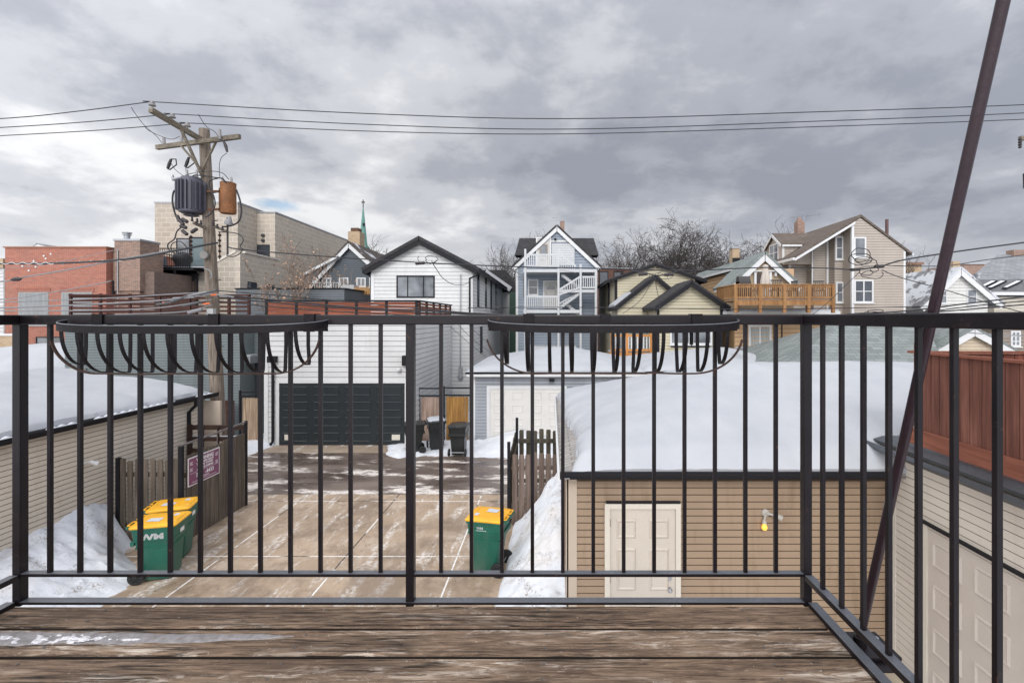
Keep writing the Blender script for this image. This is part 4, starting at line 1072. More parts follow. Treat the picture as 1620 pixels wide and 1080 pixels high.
m = MB(); m.tube([(tc_.x-.40, Yt-.2, zt1+.13), (tc_.x-.36, Yt-.2, zt1), (tc_.x-.15, Yt-.25, zt1+.02), (tc_.x-.1, Yt-.25, zt1+.04)], [.03,.05,.045,.02], 8); m.build('tap', GALV, tf, smooth=True)
# rusty transformer
tr = V((X(361,13.95), 13.95, 0)); zr0, zr1 = Z(338,13.95), Z(291,13.95)
tq = MB().lathe((tr.x, tr.y, zr0), [(.19,0),(.205,.02),(.20,zr1-zr0),(.21,zr1-zr0+.01),(.19,zr1-zr0+.03),(.05,zr1-zr0+.05)], 20).build('transformer', RUST, up, smooth=True)
tq['label'] = 'rusty orange cylindrical transformer'
for dx in (-.16, .09): MB().lathe((tr.x+dx, tr.y, zr1+.02), [(.03,0),(.04,.03),(.028,.06),(.035,.1),(.03,.14),(.012,.19)], 10).build('bushing', CER, tq, smooth=True)
RBR = paint('rusty_bracket', (.12,.055,.03), .7, .4)
for z in (zr1-.22, zr0+.12): MB().box(pole_x(z)+.12, tr.x-.15, 13.9, 13.96, z-.03, z+.03).build('bracket', RBR, up)
MB().box(tr.x-.24, tr.x-.19, 13.9, 13.97, zr0+.05, zr1-.12).build('bracket', RBR, up)
MB().box(tc_.x+.26, pole_x(zt0)-.10, 13.88, 13.98, zt0+.05, zt1-.15).build('bracket', RBR, up)
# small double arm, spool racks and service hardware
za = Z(357,14)
MB().beam((X(306,13.6), 13.6, Z(352,13.6)), (pole_x(za), 13.92, Z(361,14)), .07, .07).build('small_arm', ARMW, up)
MB().beam((X(330,13.7), 13.7, Z(354,13.7)), (X(358,13.9), 13.9, Z(366,13.9)), .07, .07).build('small_arm', ARMW, up)
for i_, (px, py) in enumerate(((304,346),(312,348),(318,351),(337,354),(344,357),(352,360))):
    MB().lathe((X(px,13.65), 13.65, Z(py+4,13.65)), [(.03,0),(.035,.04),(.02,.06),(.03,.09),(.015,.12)], 8).build('insulator', DKIRON, up, smooth=True)
for z0_, z1_, px in ((Z(410,13.8), Z(368,13.8), 347.5), (Z(405,13.8), Z(372,13.8), 302)):
    MB().tube([(X(px,13.8), 13.8, z0_), (X(px,13.8), 13.8, z1_)], .018, 6).build('spool_rack', RBR, up)
    for k in range(5):
        z = z0_ + (z1_-z0_)*(k+.5)/5; MB().lathe((X(px,13.8), 13.8, z-.03), [(.03,0),(.05,.02),(.03,.035),(.05,.05),(.03,.06)], 8).build('spool', DKIRON, up, smooth=True)
MB().tube([(X(360,13.9), 13.9, Z(403,13.9)), (X(360,13.9), 13.9, Z(344,13.9))], .025, 6).build('conduit', DKIRON, up)
MB().lathe((X(363,13.8), 13.75, Z(356,13.8)), [(.10,0),(.11,.05),(.06,.16),(.03,.24)], 12, (.2,0,1)).build('street_lamp_head', paint('lamp_grey', (.22,.22,.23), .5), up, smooth=True)
MB().lathe((pole_x(6.75)-.02, 13.92, 6.70), [(.11,0),(.12,.02),(.12,.06),(.10,.08)], 14, (0,-1,0)).build('meter_cover', paint('dull_grey', (.20,.19,.18), .5), up, smooth=True)
MB().box(X(330,13.8), X(340,13.8), 13.72, 13.85, Z(498,13.8), Z(488,13.8)).build('junction_box', paint('box_grey', (.38,.38,.38), .5), up)
for z in (4.1, 5.0, 6.0, 7.7, 8.5): MB().beam((pole_x(z)+.15, 14.05, z), (pole_x(z)+.33, 14.0, z+.01), .02, .02).build('step_bolt', DKIRON, up)
for k, (px0, py0, px1, py1, c_) in enumerate(((338,467,348,466,1),(262,479,274,480,1),(326,481,336,480,1))):
    MB().tube([(X(px0,13.7), 13.6, Z(py0,13.7)), (X(px1,13.7), 13.6, Z(py1,13.7))], .022, 6).build('orange_marker', paint('orange_plastic', (.75,.16,.05), .5, .05), up)
up2 = thing('utility_pole', 'next wooden utility pole at the right edge with only its insulator hardware showing', 'utility pole', (X(1640,14)+.9, 14, 0))
bx = X(1640,14)+.9
MB().tube([(bx,14,0),(bx,14,10.2)], [.19,.135], 14).build('pole_shaft', POLEW, up2, smooth=True)
MB().box(X(1613,13.8), bx+1.2, 13.75, 13.85, Z(222,13.8), Z(216,13.8)).build('crossarm', ARMW, up2)
m = MB(); p = V((X(1611,13.8), 13.75, Z(220,13.8))); m.lathe(p+V((0,0,-.28)), [(.02,0),(.045,.03),(.03,.07),(.05,.1),(.03,.14),(.05,.17),(.03,.21),(.045,.25),(.02,.3)], 10); m.build('insulator', DKIRON, up2, smooth=True)
MB().lathe((X(1629.5,13.8), 13.75, Z(297,13.8)), [(.18,0),(.19,.4),(.12,.45)], 14).build('transformer', DKIRON, up2, smooth=True)

# ---------------------------------------------------------------- wires
def bez(pts, n=10):
    P = [V(p) for p in pts]; out = []
    if len(P) == 2: return P
    for i in range(len(P)-1):
        p0 = P[max(i-1,0)]; p1 = P[i]; p2 = P[i+1]; p3 = P[min(i+2,len(P)-1)]
        for k in range(n):
            t = k/n; out.append(.5*((2*p1) + (p2-p0)*t + (2*p0-5*p1+4*p2-p3)*t*t + (3*p1-p0-3*p2+p3)*t**3))
    return out + [P[-1]]
def wire(label, pts, r=.012, mat=None, name='power_line', cat='wire', group=None, n=10, sides=5):
    """pts: (px, py, Y) as read off the photograph at that distance"""
    P = [V((X(a, c), c, Z(b, c))) for a, b, c in pts]
    o = MB().tube(bez(P, n), r, sides).build(name, mat or WIRE, None, smooth=True); tag(o, label, cat, group); return o
for k, (ip, yl, ymid, yr, nm) in enumerate(zip(ins, (188,202,215), (188,204.5,212), (167,180,190), ('highest','middle','lowest'))):
    Yk = ip.y; pxi = PX + ip.x/Yk*F; pyi = PY - (ip.z-CAMZ)/Yk*F
    wire(f'{nm} of the three long bare power lines crossing the whole sky', [(-700, yl+24, Yk), (-300, yl+16, Yk), (0, yl, Yk), (pxi*.5, (yl+pyi)/2+2, Yk), (pxi-12, pyi+1.5, Yk), (pxi, pyi, Yk), (pxi+12, pyi+1, Yk), ((pxi+900)/2, (pyi+ymid)/2+5, Yk), (900, ymid, Yk), (1300, (ymid+yr)/2-.5, Yk), (1640, yr-2, Yk), (1800, yr-14, Yk)], .0125, WIRE, group=None)
wire('thin jumper lead dropping from the top line to the left cutout', [(208,170,12.5),(214,180,12.9),(229,199,13.6),(247,215,14.1),(256,226,14.2)], .008)
wire('thin jumper lead joining the two left cutouts', [(229,199,13.6),(236,207,13.8),(268,220,14),(284,216,14.1)], .008)
wire('thin jumper lead dropping to the right hand cutout', [(314,181,12.6),(326,200,13),(339,208,13.4),(346,217,13.5)], .008)
wire('thin lead from the left fuse down to the finned transformer', [(270,257,14.1),(277,268,14),(290,278,13.9),(296,281,13.85)], .008)
wire('short vertical lead from the second fuse to the finned transformer', [(296,252,14.1),(294,266,14),(295,280,13.85)], .008)
wire('curved lead hanging from the right fuse to the rusty transformer', [(359,242,13.55),(350,250,13.6),(347,264,13.8),(348,282,13.95)], .008)
wire('arched lead passing over both transformers across the pole', [(297,276,13.8),(312,273,13.8),(335,271,13.7),(352,274,13.8),(362,284,13.95)], .01)
wire('black cable looping from the transformer top over to the rusty one', [(302,285,13.8),(306,278,13.7),(320,278,13.7),(340,281,13.7),(352,283,13.7),(360,292,13.8)], .018)
wire('black cable running down the front of the pole between the transformers', [(345,282,13.7),(332,286,13.7),(331,296,13.7),(338,310,13.7),(340,325,13.7),(333,338,13.7),(325,344,13.7)], .018)
wire('thick black cable bowing out right of the rusty transformer', [(374,300,13.8),(380,318,13.8),(382,335,13.8),(378,350,13.8),(366,357,13.8),(354,359,13.8)], .024)
wire('thick black cable bowing out left of the finned transformer', [(284,299,13.7),(275,303,13.7),(273,320,13.7),(277,338,13.7),(281,347,13.7),(287,354,13.7)], .024)
wire('black cable looping left of the spool rack', [(291,356,13.6),(280,366,13.6),(276,378,13.6),(266,386,13.6),(267,395,13.6),(276,400,13.6)], .018)
wire('small black cable loop beside the spool rack', [(296,392,13.6),(285,382,13.6),(272,386,13.6),(272,398,13.6),(285,404,13.6),(296,400,13.6)], .014)
wire('black cable loop right of the pole', [(345,367,13.7),(368,368,13.7),(380,372,13.7),(385,380,13.7),(380,390,13.7),(385,394,13.7)], .014)
wire('black cable drooping under the right loop', [(385,394,13.7),(378,402,13.7),(368,406,13.7),(358,404,13.7)], .014)
wire('thin cable curling out low on the pole', [(323,425,13.7),(332,428,13.7),(335,437,13.7),(332,440,13.7)], .016, WIREG)
for k, (px, py, a) in enumerate(((288,352,-50),(283,346,-65),(291,359,-20),(293,368,-40),(308,365,35),(293,349,-30))):
    p = V((X(px,13.6),13.58,Z(py,13.6))); d = V((math.cos(R(a)),0,math.sin(R(a))))*.11
    MB().tube([p-d, p-d*.7, p+d*.7, p+d], [.02,.05,.05,.02], 8).build('cable_connector', DKIRON, up, smooth=True)
# cables from the left edge to the pole
LW = [('twisted black and white cable from the left edge to the pole', [(-200,414,16),(0,417,15),(100,416,14.5),(200,410,14),(280,396,13.7),(345,384,13.8)], .030),
      ('grey cable rising from a black splice at the left to the pole', [(-200,470,16),(0,446,15),(40,438,15),(100,428,14.5),(220,405,14),(300,392,13.7)], .020),
      ('thin cable above the twisted one at the left', [(-100,432,16),(60,420,15),(180,396,14.3),(192,394,14.3)], .009),
      ('uppermost of the low grey cables from the left edge', [(-200,484,16),(0,474,15),(90,461,14.5),(160,448,14),(176,444,14)], .014),
      ('second low grey cable from the left edge', [(-200,482,16),(0,478,15),(160,472,14.5),(260,466,14),(332,462,13.8)], .016),
      ('third low grey cable from the left edge', [(-200,492,16),(0,487,15),(150,481,14.5),(270,474,14),(335,465,13.8)], .024),
      ('lowest grey cable from the left edge', [(-200,494,16),(0,492,15),(140,491,14.5),(250,487,14),(335,474,13.8)], .018),
      ('thick grey cable lashed below the others left of the pole', [(-200,512,16),(60,503,15),(200,497,14.5),(290,493,14),(335,482,13.8)], .018)]
for k, (lb, pts, r) in enumerate(LW): wire(lb, pts, r, WIREG if k else WIRE)
wire('white bound spiral wrapped round the twisted cable', [(a, 416.5 - (0 if a < 100 else (a-100)*.055) + (1.6 if (a//9) % 2 else -1.6), 14.55) for a in range(0, 200, 9)], .009, WTRIM, n=3)
o = MB().tube([(X(17,14.9),14.9,Z(443,14.9)),(X(22,14.9),14.9,Z(442,14.9)),(X(30,14.9),14.9,Z(441.5,14.9)),(X(34,14.9),14.9,Z(441,14.9))], [.02,.06,.06,.02], 8).build('cable_splice', DKIRON, None, smooth=True); tag(o, 'black splice case hanging on a grey cable in front of the red brick building', 'splice')
for k, (a, b, c, d, r) in enumerate(((272,478,300,468,.035),(300,468,330,462,.03),(250,482,275,478,.03),(276,472,310,470,.028),(292,484,318,478,.03),(300,495,322,489,.045),(318,466,345,459,.03),(345,466,372,470,.02))):
    MB().tube([V((X(a,13.6),13.55,Z(b,13.6))), V((X(c,13.6),13.55,Z(d,13.6)))], r, 8).build('cable_sleeve', WIREG if k % 2 else paint('sleeve_dark', (.07,.075,.08), .5), up, smooth=True)
# a loom of cables leaving the pole to the right
RW = [('topmost cable of the loom leaving the pole to the right', [(345,460,13.8),(450,468,13.8),(600,482,13.8),(760,496,13.8),(900,503,13.8)], .015),
      ('second cable of the loom leaving the pole to the right', [(345,466,13.8),(430,474,13.8),(560,486,13.8),(720,494,13.8),(840,500,13.8)], .022),
      ('third cable of the loom leaving the pole to the right', [(345,470,13.8),(450,480,13.8),(600,491,13.8),(740,497,13.8),(860,502,13.8)], .018),
      ('fourth cable of the loom leaving the pole to the right', [(345,476,13.8),(420,484,13.8),(520,492,13.8),(640,498,13.8),(800,506,13.8)], .014),
      ('thin straight cable at the foot of the blue house', [(740,487,14),(900,486,14),(1150,489,14),(1300,488,14),(1485,484,14)], .012),
      ('long black cable sagging from the pole across the white house gable', [(360,390,13.8),(385,395,13.8),(520,406,13.8),(660,415,13.8),(820,422,13.8),(945,424.5,13.8),(1080,428,13.8),(1200,423.5,13.8),(1300,424,13.8),(1352,427,13.8)], .017),
      ('black cable rising from the tangle to the upper right', [(1352,427,13.8),(1390,422,13.8),(1430,411,13.8),(1520,397,13.8),(1640,381,13.8)], .022),
      ('lower black cable crossing behind the brace pole at the right', [(1385,419,14),(1434,421,14),(1500,420,14),(1560,411,14),(1640,401,14)], .012),
      ('cable slanting down from the tangle past the white gable', [(1395,427,14),(1425,439,14),(1500,460,14),(1580,484,14),(1650,502,14)], .013),
      ('upper cable of the low bundle at the right', [(1340,497,13.8),(1430,492,13.8),(1530,480,13.8),(1640,467,13.8)], .022),
      ('middle cable of the low bundle at the right', [(1300,498,13.8),(1440,495,13.8),(1540,484,13.8),(1640,474,13.8)], .016),
      ('lowest cable of the low bundle at the right', [(1380,499,13.8),(1470,494,13.8),(1560,487,13.8),(1640,480,13.8)], .020),
      ('thin stay cable from the tangle down to the deck corner', [(1360,430,14),(1335,454,14),(1310,478,14),(1285,498,14)], .009),
      ('pale cable pair below the top rail at the right', [(1470,520,13.8),(1530,526,13.8),(1580,529,13.8),(1650,533,13.8)], .016)]
for lb, pts, r in RW: wire(lb, pts, r, WIREG if 'pale' in lb else WIRE)
# coils of spare cable
def coil(label, cx, cy, Y, rx, ry, n=2.3, seed=0, r=.008, sx_=0):
    random.seed(seed); pts = []
    for k in range(int(n*14)):
        a_ = k*2*math.pi/14 + .5*math.sin(k*.31+seed); q = (.75 + .55*math.sin(k*.37+seed*2)) * (1+random.uniform(-.12,.12))
        pts.append((cx + rx*(q*math.cos(a_) + .5*math.sin(k*.11+seed)) + sx_*k*.12, cy + ry*(q*math.sin(a_)+.4*math.sin(k*.17)), Y + .03*math.sin(k)))
    return wire(label, pts, r, name='cable_coil', cat='cable coil', n=3)
coil('loose ring of spare cable on the line in front of the white gable', 671, 408, 13.8, 14, 7, 1.6, 1, .009)
coil('tangled cable loops on the line before the tan house', 1364, 410, 13.8, 20, 11, 3.2, 2, .012)
coil('second tangle of cable loops hanging under the splice', 1385, 430, 13.8, 16, 7, 2.6, 3, .011)
coil('small tangle of leads at the peak of the front cream gable', 1040, 438, 14, 14, 7, 2.2, 5, .007)
coil('low curls of cable along the bundle above the right rail', 1380, 494, 13.8, 12, 3, 2.5, 6, .011, 1.0)
wire('service cable looping down the white gable to its wall mast', [(683,413,13.9),(690,425,15),(702,441,18),(718,450,21),(735,450,24),(744,444,25.8)], .013)
for k, pts in enumerate(([(1036,436,14),(1022,462,15),(1008,480,17),(985,496,18)], [(1036,436,14),(1038,452,14),(1042,472,15),(1044,488,16)], [(1036,436,14),(1015,430,14.2),(1000,428,15)], [(1036,436,14),(1056,434,14.1),(1072,429,15)])):
    wire(('service drop slanting left from the cream gable tangle','service drop hanging straight down at the cream gable','short lead left of the cream gable peak','short lead right of the cream gable peak')[k], pts, .009 if k < 2 else .016)
for k, pts in enumerate(([(712,516,14),(745,545,16),(770,565,18)], [(725,514,14),(752,540,16),(778,558,18)], [(735,508,14),(758,530,16),(782,552,18)])):
    wire(('lowest','middle','uppermost')[k] + ' of three fine service drops before the side wall of the white house', pts, .007)
for k, (a, b, d) in enumerate(((1352,427,0),(1390,422,0),(665,417,0),(1017,434,0),(1058,435,0))):
    MB_ = MB().tube([V((X(a-7,13.78),13.75,Z(b,13.78))), V((X(a+7,13.78),13.75,Z(b-1,13.78)))], .045, 8).build('cable_splice', DKIRON, None, smooth=True)
    tag(MB_, ('left black splice in the cable tangle before the tan house','right black splice in the cable tangle before the tan house','black splice on the cable across the white gable','left black clamp at the cream gable tangle','right black clamp at the cream gable tangle')[k], 'splice')

# ================================================================ buildings across the alley
S_WHITE = siding('white_siding', (.57,.57,.568), .10); S_BLUE = siding('blue_siding', (.25,.29,.345), .14); S_SLATE = siding('slate_siding', (.085,.10,.115), .1)
S_TEAL = siding('teal_siding', (.15,.175,.18), .25); S_DTEAL = siding('shaded_teal_siding', (.045,.05,.06), .1); S_CRM2 = siding('butter_siding', (.50,.45,.325), .08)
S_ORG = siding('orange_tan_siding', (.50,.325,.185), .12); S_GRB = siding('taupe_siding', (.385,.335,.29), .12); S_GREYB = siding('grey_box_siding', (.13,.145,.16), .1)
S_BG = siding('blue_grey_siding', (.30,.32,.35), .2)
SH_DK = shingle('dark_roof_shingle', (.045,.043,.046)); SH_BR = shingle('brown_roof_shingle', (.13,.105,.09)); SH_GN = shingle('green_grey_shingle', (.20,.22,.215), .42, .2); SH_GR = shingle('light_grey_shingle', (.23,.235,.25), .4, .2); SH_SN = shingle('half_snowed_shingle', (.19,.19,.20), .4, .2, .52)
BRICK_R = brick('red_brick', (.43,.14,.085), (.30,.09,.06), (.36,.27,.23)); BRICK_B = brick('brown_brick', (.33,.19,.135), (.17,.10,.08), (.36,.31,.27)); BRICK_D = brick('dark_brick', (.20,.125,.095), (.11,.075,.065), (.24,.21,.19))
BLOCK = brick('beige_block', (.46,.405,.335), (.38,.33,.27), (.60,.55,.49), .62, .31, .018, .35); BLOCK_LIT = brick('lit_side_block', (.54,.47,.385), (.46,.40,.33), (.68,.62,.55), .62, .31, .018, .35)  # side copy is lighter: its brighter lighting is put into the block colour
BRICK_T = brick('tan_brick', (.46,.34,.21), (.36,.25,.15), (.5,.42,.33), .25, .09)
# --- red brick building
rb = thing('brick_building', 'red brick flat roofed building with two wide windows at the far left', 'building', (X(88,26), 28, 0))
xa, xb = X(8,26), X(168,26); zt = Z(392,26)
MB().box(xa, xb, 26, 34, 0, zt).build('wall', BRICK_R, rb)
MB().box(xa-.06, xb+.06, 25.94, 34.06, zt, zt+.07).build('coping', paint('clay_coping', (.30,.15,.10), .8), rb)
for a, b in ((29.5,77),(97.5,146)):
    wd = X(b,26)-X(a,26); window(rb, ((X(a,26)+X(b,26))/2, 26, Z(498,26)-.55), UX, FY, wd, Z(462,26)-Z(498,26)+.55, paint('grey_frame', (.30,.30,.30), .5), glass('glass_dim_curtain', curtain=(.20,.21,.215)), .06, 1, 1, proud=.02)
    MB().box(X(a,26)-.1, X(b,26)+.1, 25.975, 26.01, Z(462,26), Z(456,26)).build('lintel', brick('soldier_brick', (.33,.09,.06), (.26,.075,.05), (.33,.25,.2), .07, .22), rb)
window(rb, ((X(58,26)+X(100,26))/2, 26, Z(546,26)), UX, FY, X(100,26)-X(58,26), .45, DKTRIM, G_MID, .05, 0)
m = MB()
for px, py in ((54,413),(70,405),(73,409),(81,402),(36,421),(57,422),(46,428)): m.lathe((X(px,26), 25.99, Z(py,26)), [(.05,0),(.05,.02)], 8, FY)
m.build('anchor_plates', WTRIM, rb)
fr = thing('far_gable', 'tiny grey gable roof peeking over the parapet of the red brick building', 'roof', (X(63,40), 42, 0))
gable(fr, X(54,40), X(80,40), 40, 46, 4, Z(392,40), Z(392,40), X(60,40), Z(387,40), S_GREYB, SH_GR, WTRIM, ov=.1, ovf=.1, th=.06, laps='')
wt = thing('white_building', 'white sided building sliver at the far left edge of the picture', 'building', (X(-30,27), 29, 0))
MB().box(X(-120,27), X(7,27), 27, 33, 0, Z(424,27)).laps((X(-120,27),27,0), UX, FY, [(0,0),(4.4,0),(4.4,Z(428,27)),(0,Z(428,27))], .2, .02).build('wall', S_WHITE, wt)
MB().box(X(-122,27), X(8,27), 26.9, 33, Z(424,27), Z(409,27)).build('parapet', BRICK_T, wt)
lb_ = thing('low_brick_wall', 'low tan brick garden wall with a stone cap at the left edge', 'wall', (X(0,23), 23, 0))
MB().box(X(-80,23), X(26,23), 23, 23.3, 0, Z(531,23)).build('wall', BRICK_T, lb_); MB().box(X(-80,23), X(27,23), 22.95, 23.35, Z(531,23), Z(528,23)).build('cap', WTRIM, lb_)
# --- brown brick building with chimney
bb = thing('brown_brick_building', 'brown brick building with a square chimney beside the red brick one', 'building', (X(210,27), 29, 0))
MB().box(X(170,26.6), X(244,26.6), 26.6, 36, 0, Z(430,26.6)).build('wall', BRICK_D, bb)
MB().box(X(172,26.4), X(221,26.4), 26.4, 28, 0, Z(394,26.4)).build('stair_tower', BRICK_B, bb)
ch = MB().box(X(181,26.3), X(221.5,26.3), 26.3, 27.6, Z(460,26.3), Z(381,26.3)).build('chimney', BRICK_B, bb)
MB().box(X(179.5,26.3), X(222.5,26.3), 26.25, 27.65, Z(381,26.3), Z(378,26.3)).build('chimney_cap', GALV, ch)
m = MB().lathe((X(201,26.9), 26.9, Z(379,26.9)), [(.14,0),(.14,.22),(.20,.23),(.20,.27),(.13,.28),(.13,.32),(.22,.33),(.22,.39),(.05,.42)], 16); m.build('flue', GALV, ch, smooth=True)
MB().tube([(X(186,26.25), 26.25, Z(490,26.3)), (X(186,26.25), 26.25, Z(396,26.3))], .03, 6).build('conduit', GALV, bb)
MB().tube([(X(178,26.25), 26.3, Z(470,26.3)), (X(178,26.25), 26.3, Z(444,26.3))], .05, 8).build('vent_pipe', DKTRIM, bb)
# --- big beige block building
bk = thing('block_building', 'tall beige concrete block building with a stepped side behind the utility pole', 'building', (-22, 38, 0))
m = MB(); m.box(X(245,31.9), X(376,31.9), 31.9, 46, 0, Z(321.5,31.9)); m.build('wall', BLOCK, bk)
xr_, xq = X(435,34), X(406,34)
MB().box(X(376,31.9)+.002, xr_, 34, 46.3, 0, Z(337,34)).build('wall', BLOCK_LIT, bk)
MB().box(X(245,31.9)-.05, X(376,31.9)+.05, 31.85, 46, Z(321.5,31.9)+.003, Z(321.5,31.9)+.1).build('coping', GALV, bk)
MB().box(X(376,31.9)+.06, xr_+.05, 33.95, 46.4, Z(337,34)+.003, Z(337,34)+.1).build('coping', GALV, bk)
# lower front wing with a sloping parapet
yw = 29.7; xw0, xw1, xw2 = X(314,yw), X(372,yw), xr_ + .002
MB().prism([(xw0,yw,0),(xw1,yw,0),(xw1,yw,Z(399,yw)),(xw0,yw,Z(432,yw))], (0,.35,0)).build('front_parapet', BLOCK, bk)
MB().box(xw1+.002, xw1+.3, yw, 33.998, 0, Z(399,yw)).build('side_wall', BLOCK_LIT, bk)
MB().prism([(xw0-.05,yw-.05,Z(432,yw)+.003),(xw1+.05,yw-.05,Z(399,yw)+.003),(xw1+.05,yw-.05,Z(399,yw)+.16),(xw0-.05,yw-.05,Z(432,yw)+.16)], (0,.45,0)).build('coping', paint('limestone', (.58,.54,.48), .8), bk)
MB().box(xw1-.01, xw1+.36, yw+.42, 33.99, Z(399,yw)+.005, Z(399,yw)+.12).build('coping', bpy.data.materials['limestone'], bk)
# opening, lamps and small windows on the side wall faces
window(bk, ((X(406,34)+X(427,34))/2+.02, 34, Z(406,34)), UX, FY, X(427,34)-X(407,34), Z(387,34)-Z(406,34), DKTRIM, G_DARK, .05, 0, proud=.02)
for py in (372.5, 380.5): MB().lathe((X(416.5,33.98), 33.98, Z(py,34)), [(.12,0),(.11,.12),(.05,.2)], 12, FY).build('wall_lamp', paint('lamp_dark', (.07,.07,.07), .5), bk, smooth=True)
for ya in (30.6, 32.6): window(bk, (xw1+.302, ya+.3, Z(456,30.5)), (0,1,0), (1,0,0), .95, .42, DKTRIM, G_DARK, .04, 0, proud=.02)
MB().box(xr_-.01, xr_+.08, 39.2, 40.2, 7.2, 8.7).build('vent_panel', GALV, bk)
dr = panel_door(bk, (X(314,31.9), 31.9, Z(421,31.9)), UX, FY, 1.0, Z(377,31.9)-Z(421,31.9), paint('door_teal_grey', (.11,.15,.16), .4), DKTRIM, 1, 1, .08, 'door')
window(bk, (X(291,31.9), 31.9, Z(421,31.9)), UX, FY, .95, Z(377,31.9)-Z(421,31.9), DKTRIM, G_MID, .06, 0)
# steel balcony and stair in front of it
sb = thing('steel_balcony', 'black steel balcony with a stair flight on the beige block building', 'balcony', (X(265,30), 30.5, 0))
yb0, yb1 = 28.6, 31.8; zf = Z(423,yb0); x0b, x1b = X(207,yb0), X(300,yb0)
MB().box(x0b, X(325,29.6), 29.6 if False else yb0, yb1, zf-.16, zf).build('platform', DKTRIM, sb); MB().box(x0b+.1, X(325,28.6)-.1, yb0+.05, yb1, zf+.003, zf+.06).build('snow', SNOW, sb)
def rail(par, a, b, z0, z1, n, mat, name='railing', pr=.02, rr=.03, zs=None):
    m = MB(); a, b = V(a), V(b)
    m.beam(a+V((0,0,z1)), b+V((0,0,z1 if zs is None else zs[1])), rr*2, rr*1.6); m.beam(a+V((0,0,z0+.08)), b+V((0,0,(z0 if zs is None else zs[0])+.08)), rr*1.4, rr*1.4)
    for k in range(n+1):
        t = k/n; p = a.lerp(b, t); za_ = z0 + ((zs[0]-z0)*t if zs else 0); zb_ = z1 + ((zs[1]-z1)*t if zs else 0); th = pr*(2.2 if k in (0, n) else 1)
        m.beam(p+V((0,0,za_)), p+V((0,0,zb_)), th, th, (0,1,0))
    return m.build(name, mat, par)
rail(sb, (x0b,yb0,0), (X(300,yb0),yb0,0), zf, Z(393,yb0), 26, DKTRIM); rail(sb, (x0b,yb0+.05,0), (x0b,yb1,0), zf, Z(393,yb0), 12, DKTRIM)
for px in (208, 276): MB().box(X(px,yb0)-.05, X(px,yb0)+.05, yb0, yb0+.1, 0, zf-.165).build('post', DKTRIM, sb)
rail(sb, (X(262,29.2),29.2,0), (X(312,29.2),29.2,0), Z(463,29.2), Z(435,29.2), 12, DKTRIM)
st = MB()
for k in range(9):
    t = k/8; xx = X(285,29.9) + (X(312,29.9)-X(285,29.9))*t; zz = Z(462,29.9) + (Z(433,29.9)-Z(462,29.9))*t; st.box(xx-.16, xx+.16, 29.5, 30.5, zz-.04, zz)
st.beam((X(283,29.5),29.45,Z(466,29.5)), (X(314,29.5),29.45,Z(433,29.5)), .05, .2); st.build('stair', DKTRIM, sb)
gb = thing('covered_grill', 'rounded black covered grill standing on the steel balcony', 'grill', (X(285,29.2), 29.2, zf))
gp = V((X(285,29.2), 29.4, zf+.005)); MB().lathe(gp, [(.36,0),(.40,.3),(.52,.5),(.50,.75),(.30,.95),(.05,1.0)], 16).build('cover', paint('cover_black', (.02,.02,.024), .6, .2, 5), gb, smooth=True)
MB().box(gp.x-.55, gp.x-.36, 29.2, 29.6, zf+.55, zf+.6).build('side_shelf', DKTRIM, gb)
gc = thing('covered_furniture', 'grey tarp covered furniture behind the bars of the steel balcony', 'furniture', (X(240,29.6), 29.6, zf))
m = MB(); rr_ = []
for i in range(13):
    t = i/12; xx = X(222,29.6) + (X(258,29.6)-X(222,29.6))*t; h = .62+.14*math.sin(t*9)+.05*math.sin(t*23)
    rr_.append([(xx, 29.2, zf+.06), (xx, 29.25+.04*math.sin(t*30), zf+h*.7), (xx, 29.4, zf+h), (xx, 29.9, zf+h), (xx, 30, zf+.06)])
m.loft(rr_); m.build('tarp', paint('tarp_grey', (.10,.11,.135), .6, .3, 6), gc, smooth=True)

# --- teal garage and roof deck
tl = thing('teal_garage', 'teal grey sided garage with a roof deck across the alley behind the utility pole', 'garage', (-16, 22, 0))
x0t, x1t = X(103,20), X(380,20); ztl = Z(506,20)
MB().box(x0t, x1t, 20, 26, 0, ztl).laps((x0t,20,0), UX, FY, [(0,0),(x1t-x0t,0),(x1t-x0t,ztl),(0,ztl)], .11, .018).build('wall', S_TEAL, tl)
MB().box(x0t-.05, x1t, 19.93, 26, ztl+.002, ztl+.1).build('coping', DKTRIM, tl)
MB().box(x1t+.002, X(424,21), 21, 27, 0, Z(497,21)).laps((x1t,21,0), UX, FY, [(.01,0),(X(424,21)-x1t,0),(X(424,21)-x1t,3.0),(.01,3.0)], .11, .018).build('recessed_wall', S_DTEAL, tl)  # shade of the recess painted in as a darker siding colour
MB().box(x1t+.01, X(424,21), 20.93, 20.985, 3.02, Z(497,21)-.02).laps((x1t,20.93,0), UX, FY, [(.01,3.02),(X(424,21)-x1t,3.02),(X(424,21)-x1t,Z(498,21)),(.01,Z(498,21))], .11, .018).build('upper_wall', S_TEAL, tl)
MB().tube([(X(398,20.9), 20.85, 2.9), (X(398,20.9), 20.85, .1)], .05, 8).build('downspout', DKTRIM, tl, smooth=True)
m = MB(); px, py = 113, 588; m.raw([(X(103,19.7),19.95,Z(583,19.9)),(X(112,19.7),19.6,Z(580,19.7)),(X(123,19.7),19.6,Z(580,19.7)),(X(123,19.7),19.95,Z(590,19.9)),(X(103,19.7),19.95,Z(590,19.9))], [(0,1,2,3,4)])
m2 = MB().box(X(104,19.6), X(123,19.6), 19.55, 19.97, Z(590,19.8), Z(582,19.8)); m2.build('wall_lamp', paint('beige_lamp', (.45,.42,.37), .5), tl, bevel=.05)
